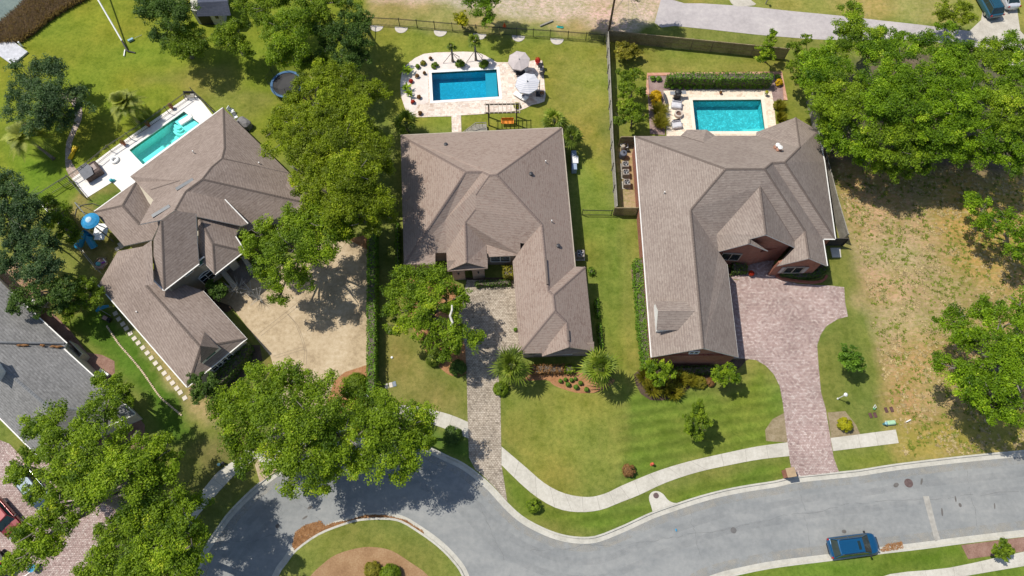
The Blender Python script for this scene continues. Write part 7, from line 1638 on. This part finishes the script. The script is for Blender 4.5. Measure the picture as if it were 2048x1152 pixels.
# ---- street side objects
def lamp(label, px, z, m, globe_r=.2, name='lamp_post'):
    b=G(*px); root=thing(name,label,'lamp post',tuple(b)); mb=MB(); mb.lathe([(.09,0),(.1,.1),(.045,.2),(.04,z-.35),(.06,z-.3)],n=10); L(mb,'post',m,root); mb=MB(); mb.lathe([(.08,z-.3),(globe_r*.8,z-.22),(globe_r,z),(globe_r*.55,z+.12),(.03,z+.18)],n=8); L(mb,'lantern',m,root); return root
lamp('white lamp post on the lawn island beside the rose driveway',(1675,797.5),1.9,M_WHT)
lamp('lamp post at the end of the long hedge with a white globe on top',(741,806),2.6,M_WHT,.32)
c=G(784,715); o=MB().lathe([(.13,0),(.14,.05),(.1,.12),(.02,.14)],n=14).build('garden_light',M_WHT); o.location=(c.x,c.y,0); tag(o,'round white drain cap on the lawn right of the long hedge','drain cap')
for i,(u,v,w_,m) in enumerate(((773,772,'left, pale',M_CONC),(782,770,'middle, buff',M_STEP),(789,768,'right, grey blue',plain('blue_grey',(.22,.26,.32),.7)))):
    c=G(u,v); o=MB().rbox((0,0,.03),(.36,.55,.06),rad(15),b=.04).build('meter_lid',m); o.location=(c.x,c.y,0); tag(o,'utility box lid in the lawn by the hedge end, '+w_,'utility lid','meter lids by the hedge end')
for i,(u,v,w_) in enumerate(((1741,831,'leftmost of four'),(1750,830,'second of four, beside the leftmost'),(1772,820,'third of four, alone nearer the lot'),(1783,819,'rightmost of four'))):
    c=G(u,v); o=MB().rbox((0,0,.03),(.33,.55,.06),rad(12),b=.03).build('meter_lid',plain('lid_brown',(.11,.055,.05),.8)); o.location=(c.x,c.y,0); tag(o,'brown utility lid near the sidewalk end, '+w_,'utility lid','brown meter lids near the sidewalk end')
c=G(1780,846); root=thing('transformer_box','mint green utility cabinet lying low near the sidewalk end','utility cabinet',(c.x,c.y,0),rad(5)); mb=MB(); mb.rbox((0,0,.2),(.85,.42,.4),b=.08); L(mb,'lid',plain('mint',(.36,.56,.36),.6),root); mb=MB(); mb.box((0,0,.02),(.95,.52,.04)); L(mb,'base',M_CONC,root)
c=G(1767,848.5); root=thing('cable_pedestal','small blue green pedestal beside the mint utility cabinet','pedestal',(c.x,c.y,0)); mb=MB(); mb.lathe([(.13,0),(.13,.5),(.1,.58),(.02,.6)],n=12); L(mb,'post',plain('teal_paint',(.10,.25,.26),.6),root); mb=MB(); mb.lathe([(.15,.48),(.15,.56),(.02,.62)],n=12); L(mb,'cap',plain('cap_blue',(.22,.42,.48),.5),root)
c=G(1747,818); root=thing('hose_reel','pale green tap and hose bundle near the brown utility lids','tap',(c.x,c.y,0)); mb=MB(); mb.tube([(0,0,0),(.1,.1,.4),(0,.35,.5),(-.1,.1,.2)],.04,6); L(mb,'pipe',M_WHT,root); mb=MB(); mb.lathe([(.1,0),(.12,.2),(.02,.24)],n=8); L(mb,'valve_box',plain('valve_green',(.1,.28,.12),.6),root)
o=MB().box((0,0,.1),(.55,.1,.2),rad(25)).build('white_marker',M_WHT); c=G(1815,842); o.location=(c.x,c.y,0); tag(o,'small fallen white marker board on the dry lot grass','marker')
c=G(1572,948); root=thing('brick_mailbox','low brick mailbox pier on the verge beside the rose driveway','mailbox',(c.x,c.y,0),rad(8)); mb=MB(); mb.box((0,0,.65),(.75,.75,1.3)); L(mb,'pier',M_RED,root); mb=MB(); mb.rbox((0,0,1.34),(.9,.9,.1),b=.03); L(mb,'cap',plain('cap_stone',(.38,.27,.16),.8),root); mb=MB(); mb.box((.1,-.39,1.0),(.3,.06,.25)); L(mb,'mailbox_door',M_BLK,root)
def manhole(label, px, r, z, m):
    c=G(px[0],px[1],z); o=MB().lathe([(r,0),(r,.012),(r*.93,.012),(r*.92,.004),(r*.86,.004),(r*.85,.012),(.02,.012)],n=28).build('manhole_cover',m); o.location=(c.x,c.y,z); tag(o,label,'manhole cover')
    return o
M_IRON=ground_mat('rusty_iron',[(.08,.055,.05),(.13,.09,.085),(.18,.13,.12)],5,15,40,.8,.4)
manhole('brown manhole cover in the road near the right kerb',(1817,966),.42,-.125,M_IRON); manhole('grey manhole cover in the middle of the road',(1467,1060.5),.28,-.125,plain('iron_grey',(.13,.125,.12),.8)); manhole('brown cover in the tongue of concrete beside the kerb',(1312,991),.27,.045,M_IRON)
slab('inlet_apron', smooth([(1305,1023),(1302,1012),(1298,999),(1299,990),(1304,984),(1312,982),(1320,984),(1328,990),(1335,999),(1345,1005),(1355,1006)]), .035, M_CONC)
o=slab('road_patch', [(1847,992),(1859,992),(1876,1060),(1882,1078),(1872,1083),(1868,1070)], -.12, plain('patch',(.36,.34,.30),.9), th=.012)
for i,pl in enumerate((((1683,1062),4),((1791,975),5),((1885,1028),4))): pass
st=MB()
for (u,v,a,b_,r_) in ((1688,1063,.22,.18,0),(1792,970,.3,.2,.5),(1884,1024,.09,.4,-.15),(1911,998,.08,.3,-.1),(1989,1012,.07,.3,-.2),(1920,1010,.15,.2,0),(1843,963,.1,.35,-.4),(620,1015,.25,.15,.5),(555,1052,.2,.2,0),(610,1035,.3,.1,.6)):
    p=G(u,v,-.13); st.add([(p.x+math.cos(t)*a*math.cos(r_)-math.sin(t)*b_*math.sin(r_),p.y+math.cos(t)*a*math.sin(r_)+math.sin(t)*b_*math.cos(r_),-.126) for t in np.linspace(0,2*math.pi,12)[:-1]],[tuple(range(11))])
st.build('road_stains',plain('oil_stain',(.13,.12,.11),.9))['kind']='structure'
c=G(1303,929); root=thing('fire_hydrant','small salmon red hydrant on the front lawn by the sidewalk','hydrant',(c.x,c.y,0)); mb=MB(); mb.lathe([(.16,0),(.16,.08),(.11,.1),(.11,.5),(.15,.52),(.12,.66),(.04,.74)],n=12); L(mb,'body',plain('hydrant_red',(.62,.12,.07),.5),root); mb=MB(); mb.tube([(-.2,0,.42),(.2,0,.42)],.06,8); L(mb,'outlet',plain('hydrant_red2',(.55,.12,.08),.5),root)
c=G(1352,1060,-.13); o=MB().rbox((0,0,.04),(.12,.25,.08),.2,b=.03).build('litter',M_BLUE); o.location=(c.x,c.y,-.12); tag(o,'scrap of blue litter on the road','litter')
for u,v,m,w_ in ((441,930,'cap_blue','pale green'),(449,927,'black_metal','black')):
    c=G(u,v); root=thing('garden_ball',w_+' utility pedestal beside the pale sidewalk near the oak','pedestal',(c.x,c.y,0)); mb=MB(); mb.lathe([(.12,0),(.13,.4),(.15,.42)],n=10); L(mb,'post',M_BLK,root); mb=MB(); mb.lathe([(.16,.4),(.15,.5),(.03,.58)],n=10); L(mb,'cap',bpy.data.materials[m],root)
# enclosures beside the grey house
def enclosure(label, pxs, eq_px, m):
    w=GP(pxs); root=thing('equipment_screen',label,'screen wall',tuple(w[0])); mb=MB(); strip(mb,[(p.x,p.y) for p in w],-.06,.06,1.4,1.4,thick=1.4); mb.build('screen',m,root); c=G(*eq_px)
    return c
c=enclosure('open stuccoed screen wall around equipment beside the grey house, upper one',[(78,583),(94,612),(75,630)],(72,608),M_STUC); ac('air conditioner behind the upper screen wall of the grey house',(73,610),rad(35),.8,.8)
c=enclosure('open stuccoed screen wall around equipment beside the grey house, lower one',[(155,690),(180,715),(163,735)],(152,710),M_STUC); ac('air conditioner behind the lower screen wall of the grey house',(150,708),rad(35),.8,.8)
c=G(212,747); root=thing('garden_bench','low white bench at the mulch bed below the screen walls','bench',(c.x,c.y,0),rad(-30)); mb=MB(); mb.rbox((0,0,.42),(1.2,.3,.07)); L(mb,'seat',M_WHT,root)
for x in (-.45,.45): mb=MB(); mb.box((x,0,.2),(.08,.28,.4)); L(mb,'leg',M_WHT,root)

mb=MB(); w=[(p.x,p.y) for p in GP(smooth([(1548,532),(1548,546),(1558,556),(1578,561),(1600,564),(1625,566),(1645,562),(1652,552)],3))]; strip(mb,w,-.13,.13,.28,.28,thick=.3)
o=mb.build('brick_edging',M_RED,loc=tuple(G(1560,556))); tag(o,'low curved red brick edging round the shaded bed below the right gable','edging')
# ================================================================ VEHICLES
def paint(name, c, rough=.25):
    m, nt, bs = mat(name); spec(bs,rough,.5,.25); bs.inputs['Base Color'].default_value = c+(1,); bs.inputs['Coat Weight'].default_value = .6; bs.inputs['Coat Roughness'].default_value = .08; return m
M_TYRE = plain('tyre',(.02,.02,.02),.9); M_CGL = plain('car_glass',(.015,.03,.03),.08,.7,0,.15); M_RIM = plain('rim_metal',(.4,.4,.42),.35,.5,.6)
M_HEAD = plain('headlight_glass',(.22,.24,.26),.15,.6); M_TAIL = plain('taillight_red',(.35,.015,.015),.25,.5)
def loft(mb, rings, mi=0, cap=True):
    n = len(rings[0]); vs = [p for r in rings for p in r]; fs = []
    for i in range(len(rings)-1):
        for j in range(n): fs.append((i*n+j,i*n+(j+1)%n,(i+1)*n+(j+1)%n,(i+1)*n+j))
    if cap: fs += [tuple(range(n-1,-1,-1)),tuple(range((len(rings)-1)*n,len(rings)*n))]
    mb.add(vs,fs,mi)
def vehicle(label, px, heading, m_paint, L_=4.8, W=1.92, kind='suv', z=0.0, name='parked_car', cat='car', group=None, roofrib=True):
    c = G(px[0],px[1],z+.8); c.z = z; root = thing(name,label,cat,(c.x,c.y,z),heading,group)
    x0 = -L_/2; hood = .98; belt = 1.02
    st = [(0,.55,.55,.78),(.015,.80,.42,.92),(.05,.985,.34,.98),(.2,1,.32,1.03),(.45,1,.30,1.03),(.66,1,.30,1.02),(.74,.995,.30,1.0),(.86,.975,.32,.94),(.915,.91,.34,.88),(.955,.78,.38,.80),(.985,.58,.44,.71),(1.0,.34,.50,.64)]
    if kind == 'pickup': st = [(0,.95,.5,.95),(.01,.98,.42,1.0)]+[(t,1,.36,1.02) for t in (.1,.3,.5,.7)]+[(.82,.99,.36,1.0),(.95,.95,.38,.95),(1.0,.85,.45,.8)]
    rings = []
    for t,w,zb,zt in st:
        h = W/2*w; rings.append([(x0+L_*t,-h*.94,zb),(x0+L_*t,h*.94,zb),(x0+L_*t,h,zb+(zt-zb)*.35),(x0+L_*t,h*.985,zb+(zt-zb)*.8),(x0+L_*t,h*.90,zt),(x0+L_*t,h*.4,zt+.035),(x0+L_*t,-h*.4,zt+.035),(x0+L_*t,-h*.90,zt),(x0+L_*t,-h*.985,zb+(zt-zb)*.8),(x0+L_*t,-h,zb+(zt-zb)*.35)])
    mb = MB(); loft(mb,rings); L(mb,'body',m_paint,root,smooth=False)
    f = (lambda t: x0+L_*t)
    if kind == 'suv': gb,gf,rb,rf,zr = .045,.80,.13,.615,1.64
    elif kind == 'pickup': gb,gf,rb,rf,zr = .33,.76,.40,.62,1.75
    else: gb,gf,rb,rf,zr = .10,.75,.28,.60,1.42
    bw,rw = W/2*.90,W/2*.70
    # glasshouse
    ring = lambda xa,xb,w,z_,k: [(f(xa)+k,-w,z_),(f(xb)-k,-w,z_),(f(xb),-w+.12,z_),(f(xb)+.03,0,z_),(f(xb),w-.12,z_),(f(xb)-k,w,z_),(f(xa)+k,w,z_),(f(xa),w-.1,z_),(f(xa)-.02,0,z_),(f(xa),-w+.1,z_)]
    mb = MB(); loft(mb,[ring(gb,gf,bw,1.0,.08),ring(rb,rf,rw,zr-.04,.06)]); L(mb,'window_band',M_CGL,root)
    mb = MB(); loft(mb,[ring(rb-.006,rf+.006,rw+.03,zr-.05,.06),ring(rb,rf,rw,zr,.06),ring(rb+.01,rf-.015,rw-.10,zr+.03,.06)]); ro = L(mb,'roof_panel',m_paint,root)
    if kind == 'suv':
        mb = MB(); mb.box((f(rf-.085),0,zr+.036),(L_*.055,W*.40,.02)); L(mb,'sunroof',M_CGL,root)
        for y in (-.42,-.28,-.14,0,.14,.28,.42): mb = MB(); mb.box((f((rb+rf)/2-.06),y,zr+.034),(L_*(rf-rb)*.66,.05,.05)); L(mb,'roof_rib',m_paint,root)
        for y in (-1,1): mb = MB(); mb.tube([(f(rb+.02),y*(rw-.04),zr+.02),(f(rb+.05),y*(rw-.04),zr+.08),(f(rf-.06),y*(rw-.04),zr+.08),(f(rf-.02),y*(rw-.04),zr+.02)],.022,5); L(mb,'roof_rail',M_BLK,root)
        mb = MB(); mb.rbox((f(.012)+.02,0,1.0),(.16,W*.78,.06)); L(mb,'rear_spoiler',m_paint,root)
    # pillars
    for y in (-1,1):
        for xa,xb in ((gb,rb),(gf,rf),((gb+gf)/2-.03,(rb+rf)/2-.02)): mb = MB(); mb.tube([(f(xa),y*bw*.985,1.02),(f(xb),y*rw*1.0,zr-.03)],.035,4); L(mb,'pillar',m_paint,root)
        mb = MB(); mb.rbox((f(gf-.05),y*(W/2+.10),1.08),(.14,.22,.15),b=.03); L(mb,'mirror',M_BLK,root)
        mb = MB(); mb.box((f(.958),y*W*.34,.78),(.14,.24,.08),-y*.6); L(mb,'headlight',M_HEAD,root)
        mb = MB(); mb.box((f(.006),y*W*.42,.92),(.12,.16,.2),y*.3); L(mb,'taillight',M_TAIL,root)
        for xx in (.19,.81):
            mb = MB(); mb.lathe([(.2,-.11),(.34,-.11),(.36,-.06),(.36,.06),(.34,.11),(.2,.11)],n=18)
            mb.v = [(f(xx)+p[0],y*(W/2-.13)+p[2],.36+p[1]) for p in mb.v]; wh = L(mb,'wheel',M_TYRE,root)
            mb = MB(); mb.lathe([(.02,.1),(.21,.1),(.22,.12),(.02,.125)],n=14); mb.v = [(f(xx)+p[0],y*(W/2-.13)+y*p[2],.36+p[1]) for p in mb.v]; L(mb,'rim',M_RIM,wh)
    mb = MB(); mb.box((f(.995),0,.62),(.06,W*.5,.16)); L(mb,'grille',M_BLK,root)
    for t in (.006,.99): mb = MB(); mb.box((f(t),0,.46),(.10,W*.50,.12)); L(mb,'bumper',M_BLK if kind=='suv' else M_STEEL,root)
    mb = MB(); mb.tube([(f(gf)-.0,-.5,1.07),(f(gf-.07),-.05,1.30)],.012,4); mb.tube([(f(gf),.1,1.07),(f(gf-.07),.5,1.30)],.012,4); L(mb,'wiper',M_BLK,root)
    if kind == 'pickup':
        mb = MB(); mb.box((f(.17),0,.98),(L_*.28,W*.78,.12)); mb.v=[(p[0],p[1],p[2]+.06) for p in mb.v]; 
        for k in range(5): pass
        L(mb,'cargo_bed',M_BLK,root)
    return root
vehicle('bright blue estate car with a sunroof parked at the lower kerb of the street',(1707.5,1091),rad(6.5),paint('paint_blue',(.006,.08,.19)),4.75,1.95,'suv',-.13)
vehicle('dark teal pickup with a ribbed cap at the top right corner',(1977,2),rad(100),paint('paint_teal',(.02,.09,.14)),5.2,2.0,'suv',.03,group=None)
vehicle('white car nosed in at the top right corner, mostly cut off',(2016,-12),rad(95),paint('paint_white',(.62,.63,.64)),4.6,1.8,'saloon',.03)
vehicle('dark grey blue car under the oak at the bottom left driveway',(64,975),rad(-42),paint('paint_slate',(.04,.07,.10)),4.8,1.9,'suv',.03)
vehicle('deep red car at the left edge of the bottom driveway',(6,1035),rad(-40),paint('paint_red',(.16,.006,.01)),4.5,1.8,'saloon',.03)
# cargo trailer of coloured tubs at the bottom left
c=G(4,1128); root=thing('cargo_trailer','open trailer heaped with coloured tubs and toys in the bottom left corner','trailer',(c.x,c.y,.03),rad(-42)); mb=MB(); mb.box((0,0,.5),(2.6,1.6,.08)); L(mb,'bed',M_BLK,root)
for dx,dy,sx,sy in ((0,.8,2.6,.06),(0,-.8,2.6,.06),(1.3,0,.06,1.6),(-1.3,0,.06,1.6)): mb=MB(); mb.box((dx,dy,.75),(sx,sy,.45)); L(mb,'side_panel',M_BLK,root)
for dx in (-.5,.5):
    for dy in (-.9,.9): mb=MB(); mb.tube([(dx,dy-.08,.3),(dx,dy+.08,.3)],.3,14); L(mb,'wheel',M_TYRE,root)
R=random.Random(9)
for i,(nm,cc,w_) in enumerate((('green',(.03,.35,.12),'green tub in the trailer, nearest its upper corner'),('red',(.45,.04,.05),'red tub in the middle of the trailer'),('blue',(.06,.22,.42),'blue tub in the trailer'),('white',(.5,.5,.52),'pale grey tub in the trailer, nearest the bottom edge'),('teal',(.04,.25,.25),'dark teal tub at the left of the trailer'),('rose',(.42,.12,.2),'rose coloured tub in the trailer'))):
    a=rad(-42); dx=[.8,.1,-.3,-.5,-.9,.4][i]; dy=[.3,.2,-.35,-.6,.4,-.4][i]; o=MB().lathe([(.18,0),(.26,.36),(.28,.38),(.24,.38),(.16,.06)],n=14,cap=False).lathe([(.01,.05),(.17,.05),(.17,.06),(.01,.07)],n=14).build('plastic_tub',plain('tub_'+nm,cc,.5)); o.location=(c.x+dx*math.cos(a)-dy*math.sin(a),c.y+dx*math.sin(a)+dy*math.cos(a),.57); tag(o,w_,'tub','tubs in the trailer')
c=G(72,1136); root=thing('wheelbarrow','barrow with a bright blue round tray on the bottom left driveway','wheelbarrow',(c.x,c.y,.03),.6); mb=MB(); mb.lathe([(.2,.4),(.36,.6),(.38,.62),(.33,.62),(.15,.45)],n=16); L(mb,'tray',plain('tray_blue',(.04,.25,.42),.5),root); mb=MB(); mb.tube([(-.9,-.3,.55),(.4,-.08,.3)],.025,5); mb.tube([(-.9,.3,.55),(.4,.08,.3)],.025,5); L(mb,'handle',M_STEEL,root); mb=MB(); mb.tube([(.5,-.05,.18),(.5,.05,.18)],.18,12); L(mb,'wheel',M_TYRE,root)
